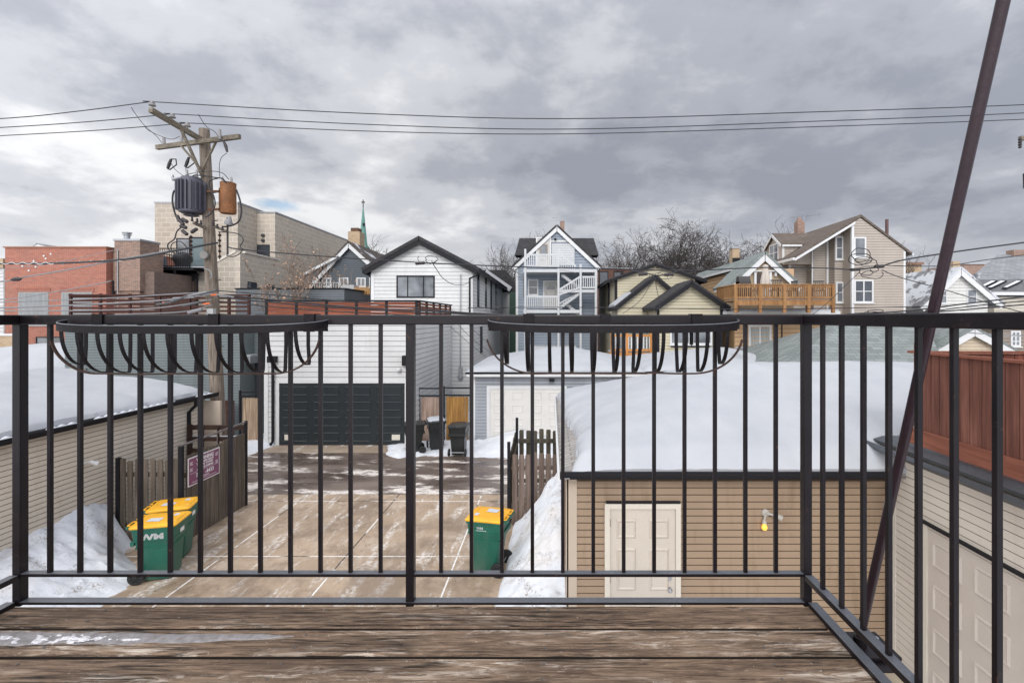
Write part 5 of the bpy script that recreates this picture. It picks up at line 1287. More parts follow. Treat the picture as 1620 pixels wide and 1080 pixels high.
MB().box(X(386,20.7), X(405,20.7), 20.3, 20.9, Z(574,20.7), Z(563,20.7)).build('awning', GALV, tl); MB().box(X(386,20.7), X(405,20.7), 20.3, 20.9, Z(563,20.7)+.003, Z(560,20.7)).build('snow', SNOW, tl)
REDD = wood('dark_red_slats', (.035,.015,.012), (.115,.045,.035), .11, 'Z', 'X'); ORS = wood('orange_red_slats', (.15,.045,.025), (.38,.125,.07), .14, 'Z', 'X')
def slats(par, a, b, z0, z1, n, mat, posts, pm, gap=.3, name='slats', t_=.03, back=True):
    m = MB(); a, b = V(a), V(b); h = (z1-z0)/n
    for k in range(n): z = z0 + h*(k+.5); m.beam(a+V((0,0,z)), b+V((0,0,z)), t_, h*(1-gap))
    m.build(name, mat, par)
    for t in posts:
        p = a.lerp(b, t); MB().beam(p+V((0,0,z0-.1)), p+V((0,0,z1+.04)), .09, .09, (0,1,0)).build('post', pm, par)
s1 = thing('slat_fence', 'dark red horizontal slat fence on the roof deck of the teal garage', 'fence', (X(250,20.3), 20.3, ztl))
slats(s1, (X(112,20.3),20.3,0), (X(300,20.3),20.3,0), ztl+.1, Z(466,20.3), 6, REDD, (0,.25,.5,.75,1), REDD, .35)
MB().box(X(111,20.3), X(396,20.3), 20.22, 20.36, Z(468,20.3), Z(465.5,20.3)).build('cap_rail', REDD, s1)
slats(s1, (X(300,20.3)+.1,20.3,0), (X(394,20.3),20.3,0), ztl+.1, Z(468,20.3), 5, REDD, (.65,1), REDD, .5)
# --- grey box wall far behind
gw = thing('grey_box_building', 'low grey sided flat box building before the slate gable house', 'building', (X(470,27), 29, 0))
xg1 = X(545,27); MB().box(X(373,27), xg1, 27, 32, 0, Z(457.5,27)).laps((X(373,27),27,0), UX, FY, [(0,3),(xg1-X(373,27),3),(xg1-X(373,27),Z(458,27)),(0,Z(458,27))], .13, .02).laps((xg1,27,0), (0,1,0), (1,0,0), [(0,3),(4.8,3),(4.8,Z(458,27)),(0,Z(458,27))], .13, .02).build('wall', S_GREYB, gw)
MB().box(X(372,27), xg1+.08, 26.93, 32, Z(457.5,27)+.002, Z(455.5,27)).build('coping', DKTRIM, gw)
# --- white garage with the dark door, roof deck with orange slats
wg = thing('white_garage', 'white sided garage with a wide dark panelled door facing the alley', 'garage', (X(540,19), 22, 0))
x0w, x1w = X(420,19), X(656,19); zw = 4.93
MB().box(x0w, x1w, 19, 25.8, 0, zw).laps((x0w,19,0), UX, FY, [(0,2.44),(x1w-x0w,2.44),(x1w-x0w,zw-.02),(0,zw-.02)], .2, .028).laps((x0w,19,0), UX, FY, [(0,.1),(.5,.1),(.5,2.44),(0,2.44)], .2, .024).laps((x1w,19,0), (0,1,0), (1,0,0), [(0,.1),(6.8,.1),(6.8,zw-.02),(0,zw-.02)], .2, .028).build('wall', S_WHITE, wg)
dw0, dw1 = X(443,19), X(641,19)
panel_door(wg, ((dw0+dw1)/2, 18.98, .02), UX, FY, dw1-dw0, 2.38, paint('garage_door_dark', (.020,.026,.030), .35, .2), WTRIM, 4, 4, .0, 'garage_door', .03, .10)
gd = [o for o in COL.objects if o.name.startswith('garage_door')][-1]
for px in (456, 626): MB().box(X(px-6.5,18.9), X(px+6.5,18.9), 18.92, 18.95, Z(696,18.9), Z(687.5,18.9)).build('door_vent', paint('vent_beige', (.62,.58,.50), .5), gd)
MB().box(dw0-.14, dw0-.003, 18.93, 19.0, 0, 2.54).box(dw1+.003, dw1+.14, 18.93, 19.0, 0, 2.54).box(dw0-.003, dw1+.003, 18.93, 19.0, 2.405, 2.54).build('door_frame', WTRIM, wg)
MB().box(x0w-.03, x0w+.12, 18.955, 19.01, .05, zw-.03).build('corner_board', WTRIM, wg); MB().box(x1w-.10, x1w+.035, 18.955, 19.01, .05, zw-.03).build('corner_board', WTRIM, wg)
MB().tube([(X(432,18.9), 18.88, Z(572,18.9)), (X(432,18.9), 18.88, Z(698,18.9)), (X(429,18.8), 18.75, .08)], .055, 8).build('downspout', DKTRIM, wg, smooth=True)
MB().box(X(425.5,18.9), X(438,18.9), 18.75, 18.96, Z(573,18.9), Z(563,18.9)).build('scupper_box', DKTRIM, wg)
MB().box(X(637.5,18.9), X(644.5,18.9), 18.72, 18.96, Z(578,18.9), Z(562,18.9)).build('wall_lamp', DKTRIM, wg, bevel=.02)
MB().lathe((X(633,18.9), 18.95, Z(584,18.9)), [(.05,0),(.08,.05),(.08,.15),(.05,.2)], 12, (-.5,-1,-.2)).build('camera', WTRIM, wg, smooth=True)
MB().box(x0w-.04, x1w+.06, 18.90, 25.8, zw+.002, zw+.08).build('coping', WTRIM, wg)
s2 = thing('slat_fence', 'orange red horizontal slat fence with dark posts on the white garage roof', 'fence', (X(560,19.2), 19.3, zw))
slats(s2, (X(422,19.3),19.3,0), (X(659,19.3),19.3,0), zw+.12, Z(477.5,19.3), 4, ORS, (0,.2,.4,.6,.8,1), DKTRIM, .12)
MB().box(X(420,19.3), X(660,19.3), 19.24, 19.36, Z(477,19.3), Z(474.5,19.3)).build('cap_rail', DKTRIM, s2)
ys2 = 19.3*212/157
slats(s2, (X(660,19.3)+.03,19.4,0), (X(660,19.3)+.03,25.6,0), zw+.12, Z(477.5,19.3), 4, ORS, (.02,.2,.4,.6,.8,.98), DKTRIM, .3)
MB().box(X(660,19.3)-.02, X(660,19.3)+.10, 19.4, 25.7, Z(477,19.3), Z(474.5,19.3)).build('cap_rail', DKTRIM, s2)
# gates beside the garages
TANF = wood('light_cedar', (.20,.135,.09), (.50,.38,.27), .11, 'X', 'Z'); ORF = wood('orange_cedar', (.20,.095,.025), (.46,.25,.075), .13, 'X', 'Z'); PKF = wood('pink_cedar', (.22,.15,.115), (.50,.37,.30), .12, 'X', 'Z')
def gate(label, px0, px1, Y, py0, py1, mat, fr=True, name='gate', cat='gate', topbar=None):
    g_ = thing(name, label, cat, ((X(px0,Y)+X(px1,Y))/2, Y, 0))
    pickets(MB(), (X(px0,Y),Y,0), (X(px1,Y),Y,0), Z(py1,Y), Z(py0,Y), .12, .006, .025, .012, seed=int(px0)).build('boards', mat, g_)
    if fr:
        m = MB(); a, b = X(px0,Y)-.06, X(px1,Y)+.04; zt_ = Z(py0,Y)+.03; m.box(a, b, Y-.05, Y-.015, zt_, zt_+.06); m.box(a, b, Y-.05, Y-.015, Z(py1,Y)-.05, Z(py1,Y)+.0); m.box(a-.06, a, Y-.06, Y+.02, 0, Z(topbar or py0,Y)+.09)
        if topbar: m.box(a, b, Y-.045, Y-.015, Z(topbar,Y), Z(topbar,Y)+.05)
        m.build('frame', DKTRIM, g_)
    return g_
gate('pale cedar gate in a black steel frame left of the white garage', 384, 411, 19.2, 629, 702, TANF, topbar=621)
gate('dark red board gate behind the utility pole', 356, 375, 19.6, 633, 700, REDD, False)
gate('pinkish cedar gate in a black frame behind the black carts', 666, 699, 19.6, 628, 700, PKF, topbar=615)
gate('orange cedar fence panel between the black frame and the blue grey garage', 706, 743, 19.7, 627, 702, ORF, topbar=614, name='fence_panel', cat='fence')

# --- white house behind
wh = thing('white_house', 'white sided gable house with black roof trim behind the white garage', 'house', (X(664,26), 38, 0))
Y0 = 26.0; xa, xb = X(588,Y0), X(747,Y0)
wo, ro = gable(wh, xa, xb, Y0, 50, 0, Z(424,Y0), Z(424,Y0), X(665,Y0), Z(381,Y0), S_WHITE, SH_DK, DKTRIM, ov=.42, ovf=.35, th=.16, pitch=.2, proud=.024, laps='fr', rake=.24, corner=0, snow=None)
MB().box(xa-.03, xa+.14, Y0-.04, Y0+.0, 3, Z(432,Y0)).build('corner_board', WTRIM, wh); MB().box(xb-.12, xb+.035, Y0-.04, Y0+.0, 0, Z(432,Y0)).build('corner_board', WTRIM, wh)
window(wh, ((X(627.5,Y0)+X(688,Y0))/2, Y0, Z(471,Y0)), UX, FY, X(688,Y0)-X(627.5,Y0), Z(436,Y0)-Z(471,Y0), DKTRIM, G_MID, .07, 0, split=[-.42,.42], sill=False)
f = [o for o in COL.objects if o.name.startswith('window')][-1]
for py, sy_ in ((27.5, 0), (30.8, 0), (33.5,0), (36.5, 0), (43, 0)):
    window(wh, (xb, py+.5, Z(484,28)+.0), (0,1,0), (1,0,0), .75, 2.0, DKTRIM, G_DARK, .06, 0, proud=.04)
window(wh, (xb, 29.2, Z(556,29.2)), (0,1,0), (1,0,0), .9, 1.5, DKTRIM, G_DARK, .06, 0, proud=.04)
MB().tube([(xb+.33, Y0-.25, Z(431,Y0)), (xb+.33, Y0-.25, Z(436,Y0)), (xb-.12, Y0-.07, Z(440,Y0)), (xb-.12, Y0-.07, Z(494,Y0))], .05, 8).build('downspout', DKTRIM, wh, smooth=True)
MB().tube([(xa-.3, Y0-.25, Z(431,Y0)), (xa-.3, Y0-.25, Z(433,Y0)), (xa-.08, Y0+.1, Z(437,Y0)), (xa-.08, Y0+.1, Z(480,Y0))], .05, 8).build('downspout', DKTRIM, wh, smooth=True)
MB().tube([(X(729,Y0), Y0-.08, Z(434,Y0)), (X(729,Y0), Y0-.08, Z(600,Y0))], .03, 8).build('service_mast', GALV, wh, smooth=True)
m = MB().lathe((X(729,Y0), Y0-.05, Z(596,Y0)), [(.14,0),(.14,.12),(.10,.16)], 12, FY); m.box(X(726,Y0), X(732,Y0), Y0-.16, Y0-.03, Z(592,Y0), Z(580,Y0)); m.build('electric_meter', GALV, wh)
MB().box(xb-.9, xb+.05, 24.6, 24.9, 0, .1)
# dark roofed house beyond
db = thing('dark_roof_house', 'house with a dark snow edged roof just right of the white house', 'house', (X(785,42), 46, 0))
m = MB(); m.prism([(X(755,42),42,Z(427,42)),(X(800,42),42,Z(427,42)),(X(822,42),42,Z(462,42)),(X(780,42),42,Z(462,42))], (0,6,0)); m.build('roof', SH_DK, db)
MB().beam((X(768,41.9),41.85,Z(430,42)), (X(808,41.9),41.85,Z(458,42)), .1, .45).build('roof_snow', SNOW, db)
MB().box(X(760,42.2), X(806,42.2), 42.2, 47, 0, Z(462,42)).build('wall', S_WHITE, db)
MB().box(X(806,40), X(816,40), 40, 41, 0, Z(462,40)).build('green_porch', paint('porch_green', (.03,.07,.05), .6), db)

# --- blue house with three-storey white porches
bh = thing('blue_house', 'tall blue gabled house with white stacked porches and zigzag stairs', 'house', (X(881,34), 38, 0))
Y0 = 34.0; xl, xrr, xc = X(817,Y0), X(944,Y0), X(881,Y0)
gable(bh, xl, xrr, Y0, 44, 0, Z(419,Y0), Z(419,Y0), xc, Z(360,Y0), S_BLUE, SH_DK, WTRIM, ov=.35, ovf=.25, th=.12, pitch=.2, proud=.03, laps='flr', rake=.24, corner=.12)
m = MB(); m.prism([(xc-2.75,38.5,Z(400,38.5)), (xc-2.75,38.5,Z(374,36)), (xc+2.75,38.5,Z(374,36)), (xc+2.75,38.5,Z(400,38.5))], (0,5,0)); 
for s_ in (-1, 1):
    m = MB(); xo = xc + s_*2.75; xi = xc + s_*.2; zt_ = Z(376,36); q = [(xi,36.2,zt_),(xo,36.2,zt_),(xo+s_*.25,34.9,Z(404,35)),(xi+s_*1.4,34.9,Z(404,35))]
    m.prism(q, (0,1.5,.0)); m.build('dormer_roof', SH_DK, bh)
MB().box(xc+.05+X(893,37)-X(881,37)-.0, X(893,37)+.35, 37, 37.4, Z(372,37), Z(349,37)).build('chimney', BRICK_B, bh) if False else MB().box(X(886,37), X(893,37), 37, 37.6, Z(375,37), Z(349.5,37)).build('chimney', BRICK_B, bh)
m = MB(); m.tube([(X(878,34),33.6,Z(350,34)),(X(878,34),33.6,Z(345,34))], .02, 5); m.tube([(X(873,34),33.6,Z(346.5,34)),(X(882,34),33.6,Z(346,34))], .02, 5); m.build('antenna', GALV, bh)
MB().box(X(852,Y0), X(909,Y0), Y0-.05, Y0-.031+.0, Z(383,Y0), Z(380,Y0)).build('band_trim', WTRIM, bh)
WS = siding('porch_white', (.52,.53,.54), .1)
MB().box(X(873,33.9), X(909,33.9), 33.88, 33.96, Z(420,33.9), Z(385,33.9)).laps((X(873,33.9),33.88,0), UX, FY, [(0,Z(419,33.9)),(X(909,33.9)-X(873,33.9),Z(419,33.9)),(X(909,33.9)-X(873,33.9),Z(386,33.9)),(0,Z(386,33.9))], .12, .02).build('white_panel', WS, bh)
panel_door(bh, (X(860,33.94), 33.94, Z(420,33.94)), UX, FY, .85, 1.85, paint('porch_door', (.50,.49,.47), .5), WTRIM, 1, 1, .10, 'door')
window(bh, (X(860,33.8), 33.88, Z(404,33.9)), UX, FY, .55, .75, paint('brown_frame', (.3,.22,.15), .5), G_MID, .05, sill=False)
m = MB().lathe((X(878.5,33.9), 33.9, Z(378.5,33.9)), [(.09,0),(.07,.12),(.03,.18)], 10, FY); m.build('porch_lamp', DKTRIM, bh, smooth=True)
PW = paint('porch_paint', (.52,.53,.54), .5, .08)
yf, yk = 32.2, 33.95
def slab(px0, px1, py, hpx, nm='porch_floor', ya=None, par=bh): return MB().box(X(px0,yf), X(px1,yf), yf if ya is None else ya, yk, Z(py+hpx,yf), Z(py,yf)).build(nm, PW, par)
slab(828, 944, 426, 4.5); slab(828, 920, 490, 5); MB().box(X(884,yf), X(945,yf), yf, yk-.9, Z(462.5,yf), Z(458,yf)).build('porch_floor', PW, bh); slab(830, 912, 548, 5)
for px, a, b in ((831,394,560),(883.5,392,560),(918.5,418,560),(942.5,426,560)): MB().box(X(px-1.6,yf), X(px+1.6,yf), yf-.06, yf+.08, Z(b,yf), Z(a,yf)).build('porch_post', PW, bh)
def prail(px0, py0t, py0b, px1, py1t, py1b, n, y=yf-.01):
    m = MB(); a = V((X(px0,y),y,0)); b = V((X(px1,y),y,0)); t0,b0_,t1,b1_ = Z(py0t,y),Z(py0b,y),Z(py1t,y),Z(py1b,y)
    m.beam(a+V((0,0,t0)), b+V((0,0,t1)), .08, .11); m.beam(a+V((0,0,b0_)), b+V((0,0,b1_)), .06, .10)
    for k in range(n):
        t = (k+.5)/n; p = a.lerp(b, t); m.beam(p+V((0,0,b0_+(b1_-b0_)*t)), p+V((0,0,t0+(t1-t0)*t)), .055, .085, (0,1,0))
    return m.build('porch_railing', PW, bh)
prail(833,403,421,882,403,421,15); prail(833,469,486,882,469,486,15); prail(921,438,455,941,438,455,6); prail(886,404,425,911,421,430,7)
prail(885,458,466,917,438,455,9); prail(885,480,489,917,462,466,8, yf+.5)
for (a, b, c, d, y) in ((889,436,918,458,33.0),(886,487,917,464,32.75),(896,482,916,498,33.2)):
    m = MB(); m.beam((X(a,y),y-.40,Z(b,y)), (X(c,y),y-.40,Z(d,y)), .05, .16); m.beam((X(a,y),y+.40,Z(b,y)), (X(c,y),y+.40,Z(d,y)), .05, .16)
    for k in range(9):
        t = (k+.5)/9; xx = X(a,y)+(X(c,y)-X(a,y))*t; zz = Z(b,y)+(Z(d,y)-Z(b,y))*t; m.box(xx-.13, xx+.13, y-.45, y+.45, zz+.02, zz+.07)
    m.build('stair_flight', PW, bh)
window(bh, (X(843.5,33.97), 33.97, Z(467,33.97)), UX, FY, .72, 1.1, WTRIM, G_DARK, .08, 0, 1)
panel_door(bh, (X(871.5,33.97), 33.97, Z(488,33.97)), UX, FY, .9, 1.85, paint('porch_door_grey', (.42,.41,.39), .5), WTRIM, 1, 1, .09, 'door')
m = MB(); cx_, cz_ = X(871.5,33.88), Z(457,33.88); m.prism([(cx_+.25*math.cos(R(a_)), 33.87, cz_+.22*math.sin(R(a_))) for a_ in range(0,181,20)], (0,.03,0)); m.build('fanlight', G_DARK, bh)
MB().box(X(833,33.9), X(882,33.9), 32.4, 33.9, Z(433,33.9), Z(431,33.9)).build('porch_ceiling', paint('ceiling_dark', (.12,.10,.07), .7), bh)
MB().tube([(X(812,33.5),33.4,Z(424,33.5)),(X(813,33.5),33.4,Z(428,33.5)),(X(828,33.4),33.6,Z(436,33.5)),(X(828,33.4),33.7,Z(470,33.5))], .05, 6).build('downspout', GALV, bh, smooth=True)
# --- brown brick building behind
bw = thing('far_brick_building', 'dark brown brick building in the gap right of the blue house', 'building', (X(970,48), 50, 0))
MB().box(X(940,48), X(1000,48), 48, 56, 0, Z(425,48)).build('wall', brick('far_brown_brick', (.15,.07,.05), (.10,.05,.04), (.18,.13,.11), .3, .1), bw); MB().box(X(939,48), X(1001,48), 47.9, 56, Z(425,48)+.003, Z(424,48)).build('coping', GALV, bw)
for px in (955, 978): window(bw, (X(px,48), 48, Z(452,48)), UX, FY, .9, 1.4, DKTRIM, G_DARK, .08, proud=.03)

# --- cream house group
cg = thing('cream_house', 'butter cream sided gable house with black trim, the rear and widest of its group', 'house', (X(1037,30), 34, 0))
gable(cg, X(973,30), X(1103,30), 30, 40, 0, Z(441,30), Z(441,30), X(1036,30), Z(419,30), S_CRM2, SH_DK, DKTRIM, ov=.55, ovf=.3, th=.08, pitch=.16, proud=.02, laps='fl', rake=.13, corner=.14)
window(cg, (X(973,30), 33, Z(490,33)), (0,1,0), (-1,0,0), .8, 2.0, DKTRIM, G_DARK, .06)
cm_ = thing('cream_wing', 'steep cream gabled wing with black rake boards and snow on its left slope', 'house', (X(1020,27), 28, 0))
gable(cm_, X(977,27.5), X(1090,27.5), 27.5, 29.9, 0, Z(484,27.5), Z(484,27.5), X(1035,27.5), Z(438,27.5), S_CRM2, SH_DK, DKTRIM, ov=.3, ovf=.3, th=.08, pitch=.16, proud=.02, laps='f', rake=.17, corner=0, snow=(.55,.95))
cs_ = thing('cream_garage', 'small cream gabled garage with black trim in front of the cream houses', 'garage', (X(1090,25), 26.5, 0))
gable(cs_, X(1040,25), X(1142,25), 25, 27.4, 0, Z(483,25), Z(483,25), X(1091,25), Z(447.5,25), S_CRM2, SH_DK, DKTRIM, ov=.34, ovf=.4, th=.10, pitch=.16, proud=.02, laps='f', rake=.20, corner=.10, wall_name='wall')
for px in (1076, 1110): window(cs_, (X(px,24.98), 24.98, Z(545,25)), UX, FY, 1.05, 1.0, WTRIM, G_MID, .09, 0, 0)
MB().box(X(1062,24.9), X(1124,24.9), 24.93, 24.975, Z(549,25), Z(546.5,25)).box(X(1091,24.9), X(1097,24.9), 24.93, 24.975, Z(545,25), Z(512,25)).build('window_trim', DKTRIM, cs_)
od = thing('orange_porch', 'small orange stained wooden porch between the blue house and the cream houses', 'porch', (X(1000,26), 26, 0))
ORW = paint('orange_stain', (.52,.22,.055), .6, .2, 4)
MB().box(X(966,26), X(1034,26), 26, 27.3, Z(565,26), Z(558,26)).build('floor', ORW, od)
for px in (968, 992, 1012, 1030): MB().box(X(px-1.8,26), X(px+1.8,26), 25.96, 26.08, 0 if px != 992 else Z(560,26), Z(514,26)).build('post', ORW, od)
m = MB()
for py in (530, 553): m.box(X(968,26), X(1030,26), 25.98, 26.06, Z(py+2.5,26), Z(py-1,26))
m.build('handrail', ORW, od)
m = MB()
for k in range(13): px = 970+58*k/12; m.box(X(px-.9,26), X(px+.9,26), 26.0, 26.04, Z(553,26), Z(531,26))
m.build('white_balusters', WTRIM, od)
MB().box(X(966,26), X(1034,26), 26.1, 27.2, Z(558,26)+.003, Z(556,26)).build('snow', SNOW, od)
MB().box(X(972,27.35), X(1035,27.35), 27.32, 27.36, 0, Z(512,27.35)).laps((X(972,27.35),27.32,0), UX, FY, [(0,0),(2.2,0),(2.2,5),(0,5)], .2, .02).build('back_panel', siding('porch_grey', (.25,.27,.27)), od)

# --- orange/tan house with roof deck
th_ = thing('orange_house', 'orange tan sided house with a brick gable and green grey roof by a wooden deck', 'house', (X(1205,28), 30, 0))
ax = X(1207,26); az_ = Z(404,26)
gable(th_, X(1160,26), X(1256,26), 26, 28, 4.9, Z(448,26), Z(449,26), ax, az_, BRICK_T, SH_GN, WTRIM, ov=.4, ovf=.3, th=.12, laps='', rake=.26, corner=0)
m = MB(); xL_ = X(1181,27.6); m.box(xL_, X(1256,28), 28.0, 36, 0, Z(424,27.6)).laps((xL_,28.0,0), (0,1,0), (-1,0,0), [(0,0),(8,0),(8,Z(424,27.6)),(0,Z(424,27.6))], .22, .03); m.build('side_wall', S_ORG, th_)
m = MB(); zr_ = az_+.12; q = [(ax,28.02,zr_),(xL_-.25,28.02,Z(421,27.6)),(xL_-.25,28.02,Z(421,27.6)-.1),(ax,28.02,zr_-.12)]; m.prism(q, (0,9.5,0)); 
m.prism([(ax,28.02,zr_),(ax+2.2,28.02,zr_-2.0),(ax+2.2,28.02,zr_-2.12),(ax,28.02,zr_-.12)], (0,9.5,0)); m.build('main_roof', SH_GN, th_)
MB().box(xL_-.30, xL_-.25, 28.0, 37.6, Z(424,27.6), Z(420.5,27.6)).build('gutter', WTRIM, th_)
MB().tube([(xL_-.27, 28.1, Z(423,28)), (xL_-.2, 28.05, Z(430,28)), (xL_-.06, 28.1, Z(437,28)), (xL_-.06, 28.1, Z(478,28))], .06, 8).build('downspout', WTRIM, th_, smooth=True)
window(th_, (xL_, 30.1, Z(466,30)), (0,1,0), (-1,0,0), 1.5, 1.35, WTRIM, G_MID, .08, 1)
chm = MB().box(X(1159,33), X(1170,33), 33, 33.6, Z(425,33), Z(393,33)).build('chimney', BRICK_T, th_); MB().box(X(1158,33), X(1171,33), 32.95, 33.65, Z(393,33)+.003, Z(391,33)).build('cap', GALV, chm)
MB().box(X(1159,32.95), X(1170,32.95), 32.94, 32.99, Z(418,33), Z(408,33)).build('flashing', DKTRIM, chm)
# doorway on the deck
m = MB(); m.box(X(1193,25.9), X(1196.5,25.9), 25.86, 25.99, Z(470,26), Z(430,26)); m.box(X(1217,25.9), X(1220.5,25.9), 25.86, 25.99, Z(470,26), Z(430,26)); m.box(X(1184,25.8), X(1230,25.8), 25.8, 25.99, Z(430,26), Z(428,26)); m.build('door_surround', WTRIM, th_)
MB().box(X(1197,25.95), X(1206,25.95), 25.93, 25.99, Z(465,26), Z(433,26)).build('door', paint('dark_brown_door', (.06,.04,.035), .5), th_)
for px in (1186, 1227): MB().box(X(px-1.5,25.9), X(px+1.5,25.9), 25.85, 25.99, Z(437,26), Z(431,26)).build('wall_lamp', WTRIM, th_)
gf = MB(); gx0, gx1 = X(1162,25.2), X(1268,25.2); gf.box(gx0, gx1, 25.2, 30, 0, Z(497,25.2)).laps((gx0,25.2,0), UX, FY, [(0,0),(gx1-gx0,0),(gx1-gx0,Z(498,25.2)),(0,Z(498,25.2))], .22, .03); gf.build('ground_floor', S_ORG, th_)
gx2, gx3 = X(1268,26)+.002, X(1318,26); MB().box(gx2, gx3, 26, 30, 0, Z(497,25.2)-.01).laps((gx2,26,0), UX, FY, [(0,0),(gx3-gx2,0),(gx3-gx2,Z(499,25.2)),(0,Z(499,25.2))], .22, .03).build('ground_floor', S_ORG, th_)
MB().box(X(1142,25.1), X(1326,25.1), 24.9, 30, Z(497,25.1)+.0, Z(494,25.1)+.06).build('flat_roof', WTRIM, th_); MB().box(X(1144,25.1), X(1324,25.1), 24.95, 30, Z(494,25.1)+.063, Z(492.5,25.1)+.1).build('roof_snow', SNOW, th_)
window(th_, (X(1202,25.2), 25.2, Z(550,25.2)), UX, FY, X(1220,25.2)-X(1184,25.2), Z(514,25.2)-Z(550,25.2), WTRIM, G_CURT, .10, 1)
MB().tube([(X(1237,25.1), 25.1, Z(498,25.1)), (X(1237,25.1), 25.1, Z(560,25.1))], .03, 6).build('conduit', DKTRIM, th_)
window(th_, (X(1315,25.9), 25.98, Z(535,26)), UX, FY, .9, .75, WTRIM, G_MID, .1)
dk = thing('wooden_deck', 'orange brown wooden roof deck with slatted railing and table on the orange house', 'deck', (X(1240,24), 24, 5.3))
DW = wood('deck_orange_wood', (.20,.095,.035), (.46,.26,.12), .13, 'X', 'Z')
yd = 23.0; yd1 = 25.7; xd0, xd1 = X(1164,yd), X(1318,yd); zd = Z(474,yd); zdt = Z(450,yd)
MB().box(xd0, xd1, yd, yd1, zd-.05, zd).build('floor', DW, dk); MB().box(xd0+.05, xd1-.05, yd+.08, yd1, zd+.003, zd+.05).build('snow', SNOW, dk)
MB().box(xd0, xd1, yd-.02, yd+.05, zd-.26, zd-.055).build('rim_beam', DW, dk)
for k in range(5): px = xd0 + (xd1-xd0)*k/4; MB().box(px-.07, px+.07, yd-.05, yd+.07, Z(495,yd)+.0, zdt).build('post', DW, dk)
for k in range(4):
    px = xd0 + (xd1-xd0)*(k+.5)/4; MB().box(px-.05, px+.05, yd+1.2, yd+1.3, Z(495,yd)+.05, zd-.05).build('joist_post', DW, dk)
def drail(a, b, n):
    m = MB(); a, b = V(a), V(b); m.beam(a+V((0,0,zdt)), b+V((0,0,zdt)), .13, .05); m.beam(a+V((0,0,zdt-.10)), b+V((0,0,zdt-.10)), .04, .10); m.beam(a+V((0,0,zd+.10)), b+V((0,0,zd+.10)), .04, .10)
    for k in range(n): p = a.lerp(b, (k+.5)/n); m.beam(p+V((0,0,zd+.06)), p+V((0,0,zdt-.03)), .035, .06, (0,1,0))
    m.build('railing', DW, dk)
drail((xd0,yd,0), (xd1,yd,0), 46); drail((xd0,yd+.05,0), (xd0,yd1-.1,0), 26)
MB().box(xd0+.021, xd0+.045, yd+.06, yd1-.1, zd+.10, zdt-.05).build('privacy_panel', DW, dk)
pu = thing('patio_umbrella', 'closed beige patio umbrella standing on the wooden deck', 'umbrella', (X(1211,24.2), 24.2, zd))
MB().tube([(X(1211,24.2), 24.2, zd+.05), (X(1211,24.2), 24.2, Z(418,24.2))], .02, 8).build('pole', WTRIM, pu)
m = MB(); rr_ = []
for z, r in ((Z(450,24.2),.20),(Z(444,24.2),.19),(Z(436,24.2),.15),(Z(426,24.2),.10),(Z(420,24.2),.11),(Z(418.5,24.2),.03)):
    rr_.append([(X(1211,24.2) + r*(1+.25*(k%2))*math.cos(k*math.pi/8), 24.2 + r*(1+.25*(k%2))*math.sin(k*math.pi/8), z) for k in range(16)])
m.loft(rr_); m.build('canopy', paint('beige_cloth', (.52,.46,.41), .8), pu, smooth=True)
FURN = paint('dark_patio_frame', (.05,.045,.045), .5)
tb = thing('patio_table', 'dark patio table on the wooden deck below the closed umbrella', 'table', (X(1215,24.3), 24.3, zd))
tx = X(1218,24.3); MB().box(tx-.7, tx+.7, 24.0, 24.8, zd+.70, zd+.74).build('table_top', FURN, tb)
for a in (-.6, .6):
    for b in (24.1, 24.7): MB().box(tx+a-.02, tx+a+.02, b-.02, b+.02, zd+.05, zd+.70).build('leg', FURN, tb)
def chair(label, px, y, face):
    c = thing('patio_chair', label, 'chair', (0,0,0), 'dark patio chairs on the wooden deck')
    MB().box(-.24,.24,-.24,.24,.42,.46).build('seat', FURN, c)
    m = MB()
    for k in range(6): m.box(-.22+.08*k, -.19+.08*k, .22, .25, .46, .92)
    m.box(-.25,.25,.215,.255,.88,.94); m.build('backrest', FURN, c)
    for a in (-.22,.22):
        for b in (-.22,.22): MB().box(a-.02,a+.02,b-.02,b+.02,0,.42).build('leg', FURN, c)
    c.location = (X(px,y), y, zd+.05); c.rotation_euler.z = R(face); return c
chair('dark patio chair left of the umbrella on the wooden deck', 1193, 24.1, 60)
chair('dark patio chair right of the umbrella on the wooden deck', 1226, 23.9, 170)
chair('dark patio chair in the middle of the wooden deck', 1250, 24.3, -80)
chair('dark patio chair near the right end of the wooden deck', 1296, 24.1, -20)
gl = thing('grill', 'boxy black grill at the left end of the wooden deck', 'grill', (X(1175,24), 24, zd))
MB().box(X(1168,23.9), X(1186,23.9), 23.7, 24.3, zd+.15, zd+.95).build('cabinet', FURN, gl, bevel=.03); MB().tube([(X(1168,23.9), 24, zd+.97), (X(1186,23.9), 24, zd+.97)], .22, 12).build('hood', FURN, gl, smooth=True)

# --- large taupe house
bt = thing('taupe_house', 'large taupe sided house with a long sloping roof, bay windows and a dormer', 'house', (X(1360,29), 33, 0))
Y0 = 28.0; xpk, zpk = X(1361,Y0), Z(344,Y0); xr1, zr1_ = X(1431,Y0), Z(396,Y0); xs0 = X(1348,Y0)
def zl(x, Y=None):            # underside of the left roof slope
    return zpk - (xpk-x)*.62
m = MB(); m.prism([(xs0,Y0,0),(xr1,Y0,0),(xr1,Y0,zr1_),(xpk,Y0,zpk-.02),(xs0,Y0,zl(xs0)-.02)], (0,9,0)).laps((0,Y0,0), UX, FY, [(xs0,0),(xr1,0),(xr1,zr1_),(xpk,zpk-.05),(xs0,zl(xs0)-.05)], .15, .022); m.build('front_wall', S_GRB, bt)
